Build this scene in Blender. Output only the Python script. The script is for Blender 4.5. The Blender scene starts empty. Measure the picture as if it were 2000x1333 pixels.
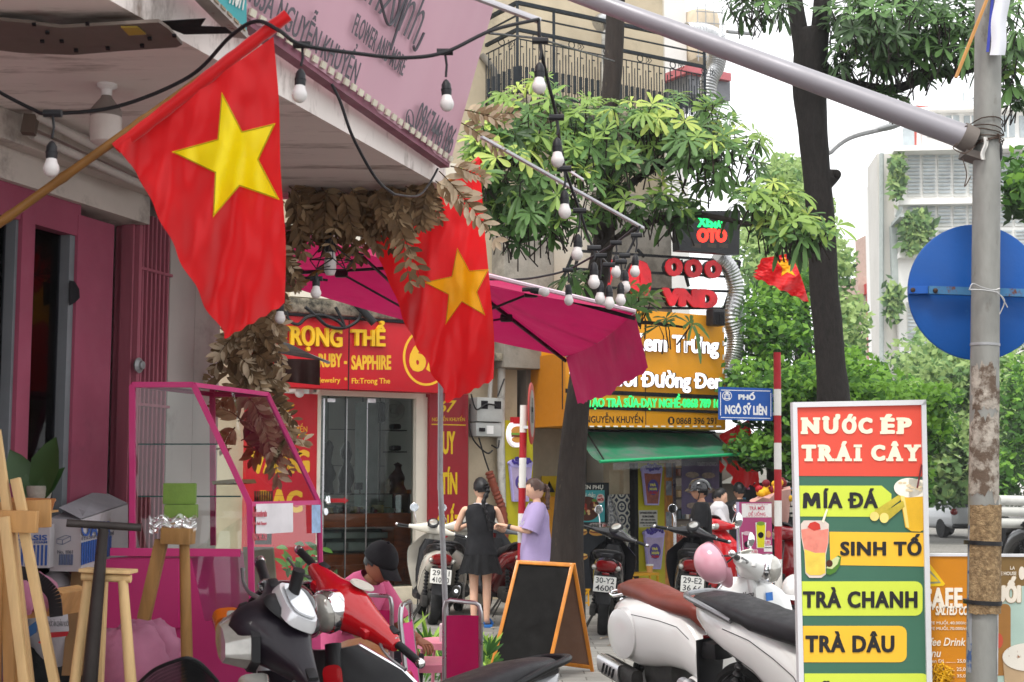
import bpy, bmesh, math, random
from mathutils import Vector as V, Matrix, Euler, noise
R = math.radians
random.seed(7)
SC = bpy.context.scene
COL = SC.collection
# ---------------------------------------------------------------- camera, sky, sun, exposure
F = 2777.8
HZ = 950.0
EYE = 1.55
PITCH = math.atan((HZ - 666.5) / F)
cd = bpy.data.cameras.new('camera'); cam = bpy.data.objects.new('camera', cd); COL.objects.link(cam)
cam.location = (0, 0, EYE); cam.rotation_euler = (R(90) + PITCH, 0, 0)
cd.lens = 50; cd.sensor_width = 36; cd.clip_end = 2000; cd.clip_start = .1
cd.dof.use_dof = True; cd.dof.focus_distance = 8.5; cd.dof.aperture_fstop = 8.5
SC.camera = cam
wd = bpy.data.worlds.new('World'); SC.world = wd; wd.use_nodes = True
nt = wd.node_tree; nt.nodes.clear()
sky = nt.nodes.new('ShaderNodeTexSky'); sky.sky_type = 'NISHITA'; sky.sun_disc = False
SUN_EL, SUN_AZ = 62, 205
sky.sun_elevation = R(SUN_EL); sky.sun_rotation = R(SUN_AZ); sky.air_density = 1.0; sky.dust_density = 1.5; sky.ozone_density = 1.0
hs = nt.nodes.new('ShaderNodeHueSaturation'); hs.inputs['Saturation'].default_value = .12
bg = nt.nodes.new('ShaderNodeBackground'); bg.inputs['Strength'].default_value = .14
wo = nt.nodes.new('ShaderNodeOutputWorld')
nt.links.new(sky.outputs[0], hs.inputs['Color']); oc = nt.nodes.new('ShaderNodeMix'); oc.data_type = 'RGBA'; oc.inputs[0].default_value = .8; oc.inputs[7].default_value = (9.6, 9.7, 9.9, 1)  # overcast: an even white cloud deck
nt.links.new(hs.outputs[0], oc.inputs[6]); nt.links.new(oc.outputs[2], bg.inputs[0]); nt.links.new(bg.outputs[0], wo.inputs[0])
sd = bpy.data.lights.new('sun', 'SUN'); sd.energy = 2.0; sd.angle = R(16); sd.color = (1, .96, .9)
so = bpy.data.objects.new('sun', sd); COL.objects.link(so)
_a, _e = R(SUN_AZ), R(SUN_EL)
_sd = V((math.sin(_a) * math.cos(_e), math.cos(_a) * math.cos(_e), math.sin(_e)))
so.location = (0, 0, 30); so.rotation_euler = _sd.to_track_quat('Z', 'Y').to_euler()
SC.view_settings.view_transform = 'Standard'; SC.view_settings.look = 'None'; SC.view_settings.gamma = 1
SC.view_settings.exposure = .62
SC.cycles.max_bounces = 6; SC.cycles.transparent_max_bounces = 12; SC.cycles.use_denoising = True
# ---------------------------------------------------------------- helpers
cp, sp = math.cos(PITCH), math.sin(PITCH)
def ray(px, py):
    u = (px - 1000) / F; v = (666.5 - py) / F
    return V((u, cp - v * sp, sp + v * cp))
def pt(px, py, Y):
    d = ray(px, py); return V((0, 0, EYE)) + d * (Y / d.y)
def gnd(px, py, z=0):
    d = ray(px, py); return V((0, 0, EYE)) + d * ((z - EYE) / d.z)
def atz(px, py, z): return gnd(px, py, z)
W = {}
def wm(o): return W.get(o.name, Matrix.Identity(4)) if o else Matrix.Identity(4)
def tag(o, label=None, cat=None, group=None, kind=None):
    if label: o['label'] = label
    if cat: o['category'] = cat
    if group: o['group'] = group
    if kind: o['kind'] = kind
    return o
def thing(name, label, cat, loc=(0, 0, 0), rot=(0, 0, 0), group=None, mat=None):
    o = bpy.data.objects.new(name, None); COL.objects.link(o); o.empty_display_size = .1
    m = mat if mat else Matrix.LocRotScale(V(loc), Euler(rot), None)
    o.matrix_world = m; W[o.name] = m.copy()
    return tag(o, label, cat, group)
def lab(o, label):
    o['label'] = label; return o
def srgb(h):
    if not isinstance(h, str): return tuple(h)[:3]
    c = [int(h[i:i + 2], 16) / 255 for i in (0, 2, 4)]
    return tuple(x / 12.92 if x <= .04045 else ((x + .055) / 1.055) ** 2.4 for x in c)
MATS = {}
def mat(name, col, rough=.55, metal=0, var=.12, vs=6, bump=0, bs=40, col2=None, c2=.5, c2w=.12, c2s=4, alpha=1, emit=0, coat=0, trans=0, spec=.28, transl=0, sheen=0, stretch=None, scr=0):
    if name in MATS: return MATS[name]
    m = bpy.data.materials.new(name); m.use_nodes = True; n = m.node_tree.nodes; l = m.node_tree.links
    b = n['Principled BSDF']; c = srgb(col)
    b.inputs['Roughness'].default_value = rough; b.inputs['Metallic'].default_value = metal
    b.inputs['Specular IOR Level'].default_value = spec
    b.inputs['Coat Weight'].default_value = coat; b.inputs['Coat Roughness'].default_value = .06
    b.inputs['Alpha'].default_value = alpha; b.inputs['Transmission Weight'].default_value = trans
    b.inputs['Sheen Weight'].default_value = sheen
    tc = n.new('ShaderNodeTexCoord'); src = tc.outputs['Object']
    if stretch:
        mp = n.new('ShaderNodeMapping'); mp.inputs['Scale'].default_value = stretch; l.new(src, mp.inputs[0]); src = mp.outputs[0]
    def mix(a, bb, fac):
        x = n.new('ShaderNodeMix'); x.data_type = 'RGBA'
        for s, k in ((a, 6), (bb, 7), (fac, 0)):
            if hasattr(s, 'links'): l.new(s, x.inputs[k])
            else: x.inputs[k].default_value = s
        return x.outputs[2]
    def nz(scale, det=4, ro=.6):
        t = n.new('ShaderNodeTexNoise'); t.inputs['Scale'].default_value = scale; t.inputs['Detail'].default_value = det; t.inputs['Roughness'].default_value = ro
        l.new(src, t.inputs['Vector']); return t.outputs[0]
    def ramp(s, lo, hi):
        r = n.new('ShaderNodeMapRange'); r.inputs[1].default_value = lo; r.inputs[2].default_value = hi; l.new(s, r.inputs[0]); return r.outputs[0]
    out = (*c, 1)
    if var:
        k1 = tuple(min(1, x * (1 - var)) for x in c); k2 = tuple(min(1, x * (1 + var)) for x in c)
        out = mix((*k1, 1), (*k2, 1), ramp(nz(vs), .3, .7))
    if col2:
        out = mix(out, (*srgb(col2), 1), ramp(nz(c2s, 6, .7), c2 - c2w / 2, c2 + c2w / 2))
    if hasattr(out, 'links'): l.new(out, b.inputs['Base Color'])
    else: b.inputs['Base Color'].default_value = out
    if scr or var:
        l.new(ramp2(n, l, nz(vs * 2.3, 5), rough * .8, min(1, rough * 1.25)), b.inputs['Roughness'])
    if bump:
        bp = n.new('ShaderNodeBump'); bp.inputs['Strength'].default_value = min(1, bump); bp.inputs['Distance'].default_value = .01
        l.new(nz(bs, 6, .65), bp.inputs['Height']); l.new(bp.outputs[0], b.inputs['Normal'])
    if emit:
        b.inputs['Emission Strength'].default_value = emit
        b.inputs['Emission Color'].default_value = (*c, 1)
    if transl:
        t = n.new('ShaderNodeBsdfTranslucent'); x = n.new('ShaderNodeMixShader'); x.inputs[0].default_value = transl
        if hasattr(out, 'links'): l.new(out, t.inputs[0])
        else: t.inputs[0].default_value = out
        l.new(b.outputs[0], x.inputs[1]); l.new(t.outputs[0], x.inputs[2]); l.new(x.outputs[0], n['Material Output'].inputs[0])
    MATS[name] = m; return m
def ramp2(n, l, s, a, b):
    r = n.new('ShaderNodeMapRange'); r.inputs[1].default_value = .3; r.inputs[2].default_value = .7
    r.inputs[3].default_value = a; r.inputs[4].default_value = b; l.new(s, r.inputs[0]); return r.outputs[0]
def glassmat(name, tint=(.9, .95, .93), fac=.12, rough=.02, refl=1.0):
    """thin pane: mostly clear, with a glossy reflection"""
    m = bpy.data.materials.new(name); m.use_nodes = True; n = m.node_tree.nodes; l = m.node_tree.links
    t = n.new('ShaderNodeBsdfTransparent'); t.inputs[0].default_value = (*tint, 1)
    g = n.new('ShaderNodeBsdfGlossy'); g.inputs['Roughness'].default_value = rough; g.inputs[0].default_value = (refl, refl, refl, 1)
    fr = n.new('ShaderNodeFresnel'); fr.inputs[0].default_value = 1.5
    ad = n.new('ShaderNodeMath'); ad.operation = 'ADD'; ad.inputs[1].default_value = fac; l.new(fr.outputs[0], ad.inputs[0])
    x = n.new('ShaderNodeMixShader'); l.new(ad.outputs[0], x.inputs[0]); l.new(t.outputs[0], x.inputs[1]); l.new(g.outputs[0], x.inputs[2])
    l.new(x.outputs[0], n['Material Output'].inputs[0]); MATS[name] = m; return m
class MB:
    def __init__(s): s.v = []; s.f = []; s.m = []
    def add(s, vs, fs, m=0):
        o = len(s.v); s.v += [V(x) for x in vs]
        for f in fs: s.f.append([i + o for i in f]); s.m.append(m)
        return s
    def box(s, c, d, M=None, bev=0, m=0, seg=2):
        bm = bmesh.new(); bmesh.ops.create_cube(bm, size=1)
        for v in bm.verts: v.co = V((v.co.x * d[0], v.co.y * d[1], v.co.z * d[2]))
        if bev: bmesh.ops.bevel(bm, geom=bm.edges[:], offset=min(bev, min(d) * .45), segments=seg, affect='EDGES', profile=.6)
        bm.verts.index_update(); M = M or Matrix.Identity(4); c = V(c)
        vs = [(M.to_3x3() @ v.co) + c for v in bm.verts]; fs = [[v.index for v in f.verts] for f in bm.faces]; bm.free()
        return s.add(vs, fs, m)
    def bar(s, a, b, w, h=None, up=(0, 0, 1), m=0, bev=0):
        a, b = V(a), V(b); x = (b - a); L = x.length; x.normalize(); u = V(up)
        if abs(x.dot(u)) > .97: u = V((1, 0, 0))
        y = u.cross(x).normalized(); z = x.cross(y)
        return s.box((a + b) / 2, (L, w, h or w), Matrix((x, y, z)).transposed().to_4x4(), bev, m)
    def tube(s, P, r, n=8, cap=True, m=0, closed=False):
        P = [V(p) for p in P]; k = len(P); rs = r if isinstance(r, (list, tuple)) else [r] * k
        nrm = None; vs = []; fs = []
        for i, p in enumerate(P):
            if closed: t = P[(i + 1) % k] - P[i - 1]
            else: t = P[min(i + 1, k - 1)] - P[max(i - 1, 0)]
            t.normalize()
            if nrm is None:
                nrm = t.orthogonal().normalized()
            else:
                nrm = (nrm - t * nrm.dot(t)); nrm = nrm.normalized() if nrm.length > 1e-6 else t.orthogonal().normalized()
            bn = t.cross(nrm)
            for j in range(n):
                a = 2 * math.pi * j / n; vs.append(p + (nrm * math.cos(a) + bn * math.sin(a)) * rs[i])
        for i in range(k if closed else k - 1):
            for j in range(n):
                a, b = i * n, ((i + 1) % k) * n; fs.append([a + j, a + (j + 1) % n, b + (j + 1) % n, b + j])
        if cap and not closed: fs += [list(range(n))[::-1], [(k - 1) * n + j for j in range(n)]]
        return s.add(vs, fs, m)
    def lathe(s, prof, M=None, n=20, m=0, a0=0, a1=2 * math.pi):
        M = M or Matrix.Identity(4); vs = []; fs = []; full = abs(a1 - a0 - 2 * math.pi) < 1e-4; nn = n if full else n + 1
        for r, z in prof:
            for j in range(nn):
                a = a0 + (a1 - a0) * j / n; vs.append(M @ V((r * math.cos(a), r * math.sin(a), z)))
        for i in range(len(prof) - 1):
            for j in range(n):
                k = (j + 1) % nn; fs.append([i * nn + j, i * nn + k, (i + 1) * nn + k, (i + 1) * nn + j])
        if full:
            if prof[0][0] > 1e-5: fs.append(list(range(nn))[::-1])
            if prof[-1][0] > 1e-5: fs.append([(len(prof) - 1) * nn + j for j in range(nn)])
        return s.add(vs, fs, m)
    def loft(s, secs, cap=True, m=0, closed=True):
        n = len(secs[0]); vs = [p for q in secs for p in q]; fs = []
        for i in range(len(secs) - 1):
            for j in range(n if closed else n - 1):
                k = (j + 1) % n; fs.append([i * n + j, i * n + k, (i + 1) * n + k, (i + 1) * n + j])
        if cap and closed: fs += [list(range(n))[::-1], [(len(secs) - 1) * n + j for j in range(n)]]
        return s.add(vs, fs, m)
    def sph(s, c, r, n=14, M=None, m=0):
        r = r if isinstance(r, (tuple, list)) else (r, r, r); M = M or Matrix.Identity(4); k = n // 2 + 1
        prof = [(math.sin(math.pi * i / k), -math.cos(math.pi * i / k)) for i in range(k + 1)]
        T = Matrix.Translation(V(c)) @ M.to_3x3().to_4x4() @ Matrix.Diagonal((r[0], r[1], r[2], 1))
        return s.lathe(prof, T, n, m)
    def prism(s, P, z0, z1, M=None, m=0):
        M = M or Matrix.Identity(4); n = len(P)
        vs = [M @ V((x, y, z0)) for x, y in P] + [M @ V((x, y, z1)) for x, y in P]
        fs = [list(range(n))[::-1], list(range(n, 2 * n))] + [[j, (j + 1) % n, n + (j + 1) % n, n + j] for j in range(n)]
        return s.add(vs, fs, m)
    def grid(s, f, nu, nv, m=0):
        vs = [f(i / nu, j / nv) for i in range(nu + 1) for j in range(nv + 1)]; k = nv + 1
        return s.add(vs, [[i * k + j, (i + 1) * k + j, (i + 1) * k + j + 1, i * k + j + 1] for i in range(nu) for j in range(nv)], m)
    def xf(s, M):
        s.v = [M @ v for v in s.v]; return s
    def build(s, name, mats, parent=None, smooth=40, space='W', fix=True):
        me = bpy.data.meshes.new(name); inv = wm(parent).inverted() if (parent and space == 'W') else None
        vs = [inv @ v for v in s.v] if inv else s.v
        me.from_pydata([tuple(v) for v in vs], [], s.f)
        for q in (mats if isinstance(mats, (list, tuple)) else [mats]): me.materials.append(q)
        if max(s.m, default=0): me.polygons.foreach_set('material_index', s.m)
        if fix and len(s.f) < 60000:
            bm = bmesh.new(); bm.from_mesh(me); bmesh.ops.recalc_face_normals(bm, faces=bm.faces[:]); bm.to_mesh(me); bm.free()
        if smooth:
            me.polygons.foreach_set('use_smooth', [True] * len(me.polygons))
            if smooth < 180: me.set_sharp_from_angle(angle=R(smooth))
        me.update()
        o = bpy.data.objects.new(name, me); COL.objects.link(o)
        if parent: o.parent = parent; W[o.name] = wm(parent).copy()
        return o
    def each(s, name, mats, parent=None, smooth=40):
        """every separate piece becomes a mesh of its own"""
        p = list(range(len(s.v)))
        def fd(i):
            while p[i] != i: p[i] = p[p[i]]; i = p[i]
            return i
        for f in s.f:
            for i in f[1:]: p[fd(i)] = fd(f[0])
        g = {}
        for k, f in enumerate(s.f): g.setdefault(fd(f[0]), []).append(k)
        for ks in g.values():
            b = MB(); ids = {}
            for k in ks:
                for i in s.f[k]:
                    if i not in ids: ids[i] = len(b.v); b.v.append(s.v[i])
                b.f.append([ids[i] for i in s.f[k]]); b.m.append(s.m[k])
            b.build(name, mats, parent, smooth)
    def solo(s, name, mats, label, cat, group=None, kind=None, smooth=40, fix=True):
        lo = [min(v[i] for v in s.v) for i in range(3)]; hi = [max(v[i] for v in s.v) for i in range(3)]
        b = V(((lo[0] + hi[0]) / 2, (lo[1] + hi[1]) / 2, lo[2])); s.v = [v - b for v in s.v]
        o = s.build(name, mats, None, smooth, fix=fix); o.location = b; W[o.name] = Matrix.Translation(b)
        return tag(o, label, cat, group, kind)
def bez(P, n=8):
    """smooth curve through the points (Catmull-Rom)"""
    P = [V(p) for p in P]; out = []
    for i in range(len(P) - 1):
        a, b, c, d = P[max(i - 1, 0)], P[i], P[i + 1], P[min(i + 2, len(P) - 1)]
        for k in range(n):
            t = k / n; out.append(.5 * ((2 * b) + (c - a) * t + (2 * a - 5 * b + 4 * c - d) * t * t + (3 * b - a - 3 * c + d) * t ** 3))
    return out + [P[-1]]
def sup(c, a, b, n=20, e=2.5, X=(0, 1, 0), Y=(0, 0, 1)):
    """superellipse section"""
    c, X, Y = V(c), V(X), V(Y); o = []
    for j in range(n):
        t = 2 * math.pi * j / n; ct, st = math.cos(t), math.sin(t)
        o.append(c + X * (a * math.copysign(abs(ct) ** (2 / e), ct)) + Y * (b * math.copysign(abs(st) ** (2 / e), st)))
    return o
def axis(o, f, up=(0, 0, 1)):
    """frame with local z along f"""
    f = V(f).normalized(); u = V(up)
    if abs(f.dot(u)) > .98: u = V((0, 1, 0))
    x = u.cross(f).normalized(); y = f.cross(x)
    M = Matrix((x, y, f)).transposed().to_4x4(); M.translation = V(o); return M
def basis(o, f, l):
    """frame: local x = f, local y ~ l"""
    f = V(f).normalized(); l = V(l); l = (l - f * l.dot(f)).normalized(); u = f.cross(l)
    M = Matrix((f, l, u)).transposed().to_4x4(); M.translation = V(o); return M
_cv = bpy.data.curves.new('type', 'FONT'); _co = bpy.data.objects.new('type', _cv)
def _m():
    for m in [m for m in bpy.data.meshes if m.name.startswith('type')]: bpy.data.meshes.remove(m)
    return bpy.data.meshes.new_from_object(_co)
def glyphs(t, off=0, ext=0, shear=0, sx=1, spc=1):
    _cv.body = t; _cv.offset = off; _cv.extrude = ext; _cv.shear = shear; _cv.space_character = spc; _cv.resolution_u = 3
    bars = []
    if 'Đ' in t:
        raw = t; t = t.replace('Đ', 'D'); n = lambda q: (setattr(_cv, 'body', q), [v.co for v in _m().vertices])[1]; dv = [V(c) for c in n('D')]; dw = max(c.x for c in dv) - min(c.x for c in dv); hy = max(c.y for c in dv)
        for i, ch in enumerate(raw):
            if ch == 'Đ': bars.append(max(c.x for c in [V(c) for c in n(t[:i + 1])]) - dw)
        _cv.body = t
    me = _m(); vs = [v.co.copy() for v in me.vertices]; fs = [list(p.vertices) for p in me.polygons]
    for x in bars:
        y = hy * .52; o = len(vs); h = .045
        vs += [V((x + dx, y + dy, dz)) for dz in (-ext * 1.05, ext * 1.05) for dx, dy in ((-.09, -h), (.26, -h), (.26, h), (-.09, h))]
        fs += [[o + 3, o + 2, o + 1, o], [o + 4, o + 5, o + 6, o + 7]] + [[o + k, o + (k + 1) % 4, o + 4 + (k + 1) % 4, o + 4 + k] for k in range(4)]
    return vs, fs
class Fr:
    """upright plane: o origin, x to the right, y up, z out of the face"""
    def __init__(s, o, x, y=(0, 0, 1)):
        s.o = V(o); s.x = V(x).normalized(); s.y = V(y).normalized(); s.z = s.x.cross(s.y).normalized(); s.y = s.z.cross(s.x)
    def M(s, d=0):
        m = Matrix((s.x, s.y, s.z)).transposed().to_4x4(); m.translation = s.o + s.z * d; return m
    def loc(s, px, py, d=0):
        r = ray(px, py); e = V((0, 0, EYE)); o = s.o + s.z * d
        t = (o - e).dot(s.z) / r.dot(s.z); q = e + r * t - o
        return q.dot(s.x), q.dot(s.y)
    def p(s, x, y, d=0): return s.o + s.x * x + s.y * y + s.z * d
    def w(s, px, py, d=0): return s.p(*s.loc(px, py, d), d)
    def lr(s, x0, y0, x1, y1, d):
        xm, ym = (x0 + x1) / 2, (y0 + y1) / 2
        return s.loc(x0, ym, d)[0], s.loc(xm, y1, d)[1], s.loc(x1, ym, d)[0], s.loc(xm, y0, d)[1]
    def rect(s, mb, x0, y0, x1, y1, d0, d1, m=0, bev=0):
        a, b, c, e = s.lr(x0, y0, x1, y1, d1)
        return mb.box(s.p((a + c) / 2, (b + e) / 2, (d0 + d1) / 2), (abs(c - a), abs(e - b), abs(d1 - d0)), s.M(), bev, m)
    def poly(s, mb, P, d0, d1, m=0):
        return mb.prism([s.loc(px, py, d1) for px, py in P], d0, d1, s.M(), m)
    def ell(s, mb, cx, cy, rx, ry, d0, d1, m=0, n=28):
        return s.poly(mb, [(cx + rx * math.cos(2 * math.pi * k / n), cy + ry * math.sin(2 * math.pi * k / n)) for k in range(n)], d0, d1, m)
    def ring(s, mb, cx, cy, rx, ry, t, d0, d1, m=0, n=40):
        c = [s.loc(cx + rx * math.cos(2 * math.pi * k / n), cy + ry * math.sin(2 * math.pi * k / n), d1) for k in range(n)]
        i = [s.loc(cx + (rx - t) * math.cos(2 * math.pi * k / n), cy + (ry - t) * math.sin(2 * math.pi * k / n), d1) for k in range(n)]
        for k in range(n):
            j = (k + 1) % n; mb.prism([c[k], c[j], i[j], i[k]], d0, d1, s.M(), m)
        return mb
    def rrect(s, mb, x0, y0, x1, y1, r, d0, d1, m=0):
        P = []
        for cx, cy, a in ((x1 - r, y1 - r, 0), (x0 + r, y1 - r, 90), (x0 + r, y0 + r, 180), (x1 - r, y0 + r, 270)):
            P += [(cx + r * math.cos(R(a + k * 22.5)), cy + r * math.sin(R(a + k * 22.5))) for k in range(5)]
        return s.poly(mb, P, d0, d1, m)
    def line(s, mb, t, p0, p1, h, d, ext=.001, off=0, shear=0, m=0, spc=1):
        """words on a baseline p0-p1 (pixels on this plane), capitals h metres high"""
        vs, fs = glyphs(t, off, 1, shear, spc=spc); a, b = s.loc(*p0, d), s.loc(*p1, d)
        lx, hx = min(v.x for v in vs), max(v.x for v in vs); k = h / .73
        dx, dy = b[0] - a[0], b[1] - a[1]
        return mb.add([s.p(a[0] + dx * (v.x - lx) / (hx - lx), a[1] + dy * (v.x - lx) / (hx - lx) + v.y * k, d + ext * v.z) for v in vs], fs, m)
    def text(s, mb, t, x0, y0, x1, y1, d, ext=.001, off=0, shear=0, m=0, spc=1):
        """words fitted into a box; slanted boxes take y0,y1 as pairs (left, right)"""
        if off > .02:   # heavy weight: the same strokes struck several times
            k = off * 1.1; b0 = off; off = .012
            strikes = ((0, 0), (k, 0), (-k, 0), (0, k * .6), (0, -k * .6), (k * .7, k * .45), (-k * .7, k * .45), (k * .7, -k * .45), (-k * .7, -k * .45))
        else: strikes = ((0, 0),)
        v0, f0 = glyphs(t, off, 1, shear, spc=spc)
        if not v0: return mb
        vs, fs = [], []
        for i, (ax, ay) in enumerate(strikes):
            o = len(vs); vs += [V((v.x + ax, v.y + ay, v.z + (i * .0002 / ext if v.z > 0 else 0))) for v in v0]; fs += [[j + o for j in f] for f in f0]
        lx, hx = min(v.x for v in vs), max(v.x for v in vs); ly, hy = min(v.y for v in vs), max(v.y for v in vs)
        ya = y0 if isinstance(y0, tuple) else (y0, y0); yb = y1 if isinstance(y1, tuple) else (y1, y1)
        tl, tr = s.loc(x0, ya[0], d), s.loc(x1, ya[1], d); bl, br = s.loc(x0, yb[0], d), s.loc(x1, yb[1], d)
        o = []
        for v in vs:
            u = (v.x - lx) / (hx - lx or 1); w = (v.y - ly) / (hy - ly or 1)
            x = (bl[0] * (1 - u) + br[0] * u) * (1 - w) + (tl[0] * (1 - u) + tr[0] * u) * w
            y = (bl[1] * (1 - u) + br[1] * u) * (1 - w) + (tl[1] * (1 - u) + tr[1] * u) * w
            o.append(s.p(x, y, d + ext * v.z))
        return mb.add(o, fs, m)
# ---------------------------------------------------------------- materials shared by the setting
CREAM = mat('cream_plaster', 'b9ab92', .9, var=.12, vs=2, bump=.3, bs=25, col2='8d8371', c2=.66, c2w=.2, c2s=1.3)
PALE = mat('pale_plaster', 'd8d0c0', .9, var=.06, vs=2, bump=.2, bs=30, col2='a39b8c', c2=.7, c2w=.15, c2s=1.2)
GRIMY = mat('grimy_whitewash', 'b5b3ac', .9, var=.15, vs=5, bump=.4, bs=30, col2='6d6a64', c2=.6, c2w=.2, c2s=3)
CONC = mat('concrete', '8f897f', .92, var=.15, vs=4, bump=.5, bs=30, col2='5d584f', c2=.58, c2w=.25, c2s=2.2)
MOSS = mat('mossy_concrete', '8a8170', .95, var=.2, vs=6, bump=.6, bs=25, col2='2f2d27', c2=.5, c2w=.2, c2s=5)
BLACKM = mat('black_metal', '1c1d20', .5, .4, var=.2)
DARK = mat('dark_void', '17161a', .9, var=.2)
STEEL = mat('steel', 'b9b9ba', .3, 1, var=.08)
CHROME = mat('chrome', 'e0e0e2', .08, 1, var=0)
GALV = mat('galvanised_steel', '9a9b9c', .5, .5, var=.15, vs=12, col2='7a6a5c', c2=.68, c2w=.1, c2s=6, bump=.15)
BLACKP = mat('black_plastic', '1d1d1f', .45, var=.15, bump=.1, bs=200)
RUBBER = mat('rubber', '1a1a1a', .8, var=.2, bump=.3, bs=120)
WHITEP = mat('white_plastic', 'dcdcda', .4, var=.04)
WHITEPAINT = mat('white_paint', 'd9d7d3', .45, var=.05, vs=3)
REDPAINT = mat('red_paint', 'b01420', .45, var=.1)
GLASS = glassmat('glass_clear', (.86, .9, .89), -.02, .02, .45)
GLASSCASE = glassmat('glass_case', (.84, .92, .89), .01, .02, .8)
GLASSDK = glassmat('glass_shop_window', (.45, .43, .46), -.02, .03, .5)
WOOD = mat('varnished_wood', '9c4a1c', .35, var=.3, vs=3, stretch=(1, 1, 8), coat=.3)
# ---------------------------------------------------------------- ground
g = MB(); g.grid(lambda u, v: V((-108 + 216 * u, -10 + 168 * v, 0)), 12, 12)
tag(g.build('road', mat('asphalt', '565452', .85, var=.18, vs=.8, bump=.5, bs=80, col2='55524f', c2=.6, c2w=.3, c2s=.6), smooth=0, fix=False), kind='structure')
def pavemat(name, c, bw, bh, mortar='5c5852'):
    m = mat(name, c, .85, var=.1); n = m.node_tree.nodes; l = m.node_tree.links
    b = n.new('ShaderNodeTexBrick'); b.offset = .5; b.inputs['Scale'].default_value = 1; b.inputs['Brick Width'].default_value = bw; b.inputs['Row Height'].default_value = bh
    b.inputs['Mortar Size'].default_value = .006; b.inputs['Color1'].default_value = (*srgb(c), 1); b.inputs['Color2'].default_value = (*[x * .72 for x in srgb(c)], 1); b.inputs['Mortar'].default_value = (*srgb(mortar), 1)
    tc = n.new('ShaderNodeTexCoord'); l.new(tc.outputs['Object'], b.inputs[0])
    mx = n.new('ShaderNodeMix'); mx.data_type = 'RGBA'; mx.blend_type = 'MULTIPLY'; mx.inputs[0].default_value = .35
    t = n.new('ShaderNodeTexNoise'); t.inputs['Scale'].default_value = 3; t.inputs['Detail'].default_value = 6
    l.new(tc.outputs['Object'], t.inputs[0]); l.new(b.outputs[0], mx.inputs[6]); l.new(t.outputs[0], mx.inputs[7]); l.new(mx.outputs[2], n['Principled BSDF'].inputs[0]); return m
PAVE = pavemat('pavement_tiles', '918e88', .4, .2)
g = MB(); g.prism([(-14, -6), (1.2, -6), (2.3, 7.8), (2.6, 12.0), (4.6, 13.9), (12, 18.5), (34, 32.2), (34, 60), (-14, 60)], .004, .0045)
tag(g.build('pavement', PAVE, smooth=0), kind='structure')
g = MB()
K = [(1.2, -6), (2.3, 7.8), (2.6, 12.0), (4.6, 13.9), (12, 18.5), (34, 32.2)]
for a, b in zip(K, K[1:]): g.bar((*a, .01), (*b, .01), .16, .03, bev=.008)
tag(g.build('kerb', CONC), kind='structure')
# ---------------------------------------------------------------- the corner building across the pavement
FF = Fr((-2, 18.7, 0), (.848, .53, 0))
cb = thing('corner_building', 'cream corner building above the red jewellery front and orange tea stall, with wrought iron balcony', 'building', (FF.w(900, 1180)))
w = MB()
FF.rect(w, 300, -260, 1296, 608, -.35, 0)
FF.rect(w, 915, 600, 1010, 1176, -.35, -.01)
FF.rect(w, 300, 600, 545, 1176, -.35, -.01)
w.build('wall', CREAM, cb)
w = MB()
FF.rect(w, 985, 440, 1082, 720, 0, .34, bev=.01)
FF.rect(w, 1170, 380, 1312, 640, .0, .22, bev=.01)
w.build('column', CONC, cb)
w = MB(); FF.rect(w, 1082, 300, 1172, 640, .002, .06); w.build('recessed_wall', PALE, cb)
w = MB(); FF.rect(w, 540, 593, 935, 622, 0, .5, bev=.03); FF.rect(w, 930, 690, 1040, 706, .0, .30, bev=.02); w.build('ledge', MOSS, cb)
w = MB(); FF.rect(w, 570, 300, 920, 592, .002, .05); w.build('lit_wall_patch', PALE, cb)  # paler sheet over the wall: light on its upper part put into colour
# side wall turning away at the corner
w = MB(); c0 = FF.loc(1296, 300, 0)[0]
w.box(FF.p(c0 + .1, 5.3, -4), (.2, 11, 7.6), FF.M()); w.build('side_wall', PALE, cb)
# balcony
bal = MB(); y0 = FF.loc(1150, 205, .9)[1]; xa, xb = FF.loc(1012, 150, .9)[0], FF.loc(1378, 160, .9)[0]
bal.box(FF.p((xa + xb) / 2, y0 - .12, .45), (xb - xa, .18, .95), FF.M(), .02); bal.build('balcony_slab', MOSS, cb)
rl = MB(); yt = FF.loc(1150, 34, .9)[1]; h = yt - y0
def rp(x, y, d=.88): return FF.p(x, y0 + y, d)
def railrun(P, n):
    a, b = P
    for f, t in ((1.0, .05), (.86, .02), (.70, .045), (.60, .015), (.02, .03)):
        rl.bar(a + V((0, 0, h * f)), b + V((0, 0, h * f)), t)
    for k in range(n + 1):
        c = a.lerp(b, k / n); q = k % 4
        if q == 0: rl.bar(c, c + V((0, 0, h * .52)), .014)
        elif q in (1, 3):
            rl.bar(c, c + V((0, 0, h * .6)), .014); rl.bar(c + V((0, 0, h * .1)), c + V((0, 0, h * .3)), .045)
        else:
            rl.bar(c, c + V((0, 0, h * .45)), .014)
        if q == 1:
            d = a.lerp(b, (k + 1) / n) - c; rl.bar(c + V((0, 0, h * .52)), c + d * .9 + V((0, 0, h * .52)), .014)
            rl.bar(c + V((0, 0, h * .18)), c + d + V((0, 0, h * .18)), .012)
        if k % 12 == 6:
            cc = c + V((0, 0, h * .65)); rl.tube([cc + FF.x * (.05 * math.cos(j * .63)) + V((0, 0, .05 * math.sin(j * .63))) for j in range(10)], .008, 5, closed=True)
            for e in (0, .05): rl.tube([cc + FF.x * (.06 + e + .05) , cc + V((0, 0, .05)) + FF.x * (.11 + e), cc + FF.x * (.16 + e), cc - V((0, 0, .05)) + FF.x * (.11 + e)], .007, 4, closed=True)
railrun((rp(xa, 0, .05), rp(xa, 0)), 12); railrun((rp(xa, 0), rp(xb, 0)), 66)
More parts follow.
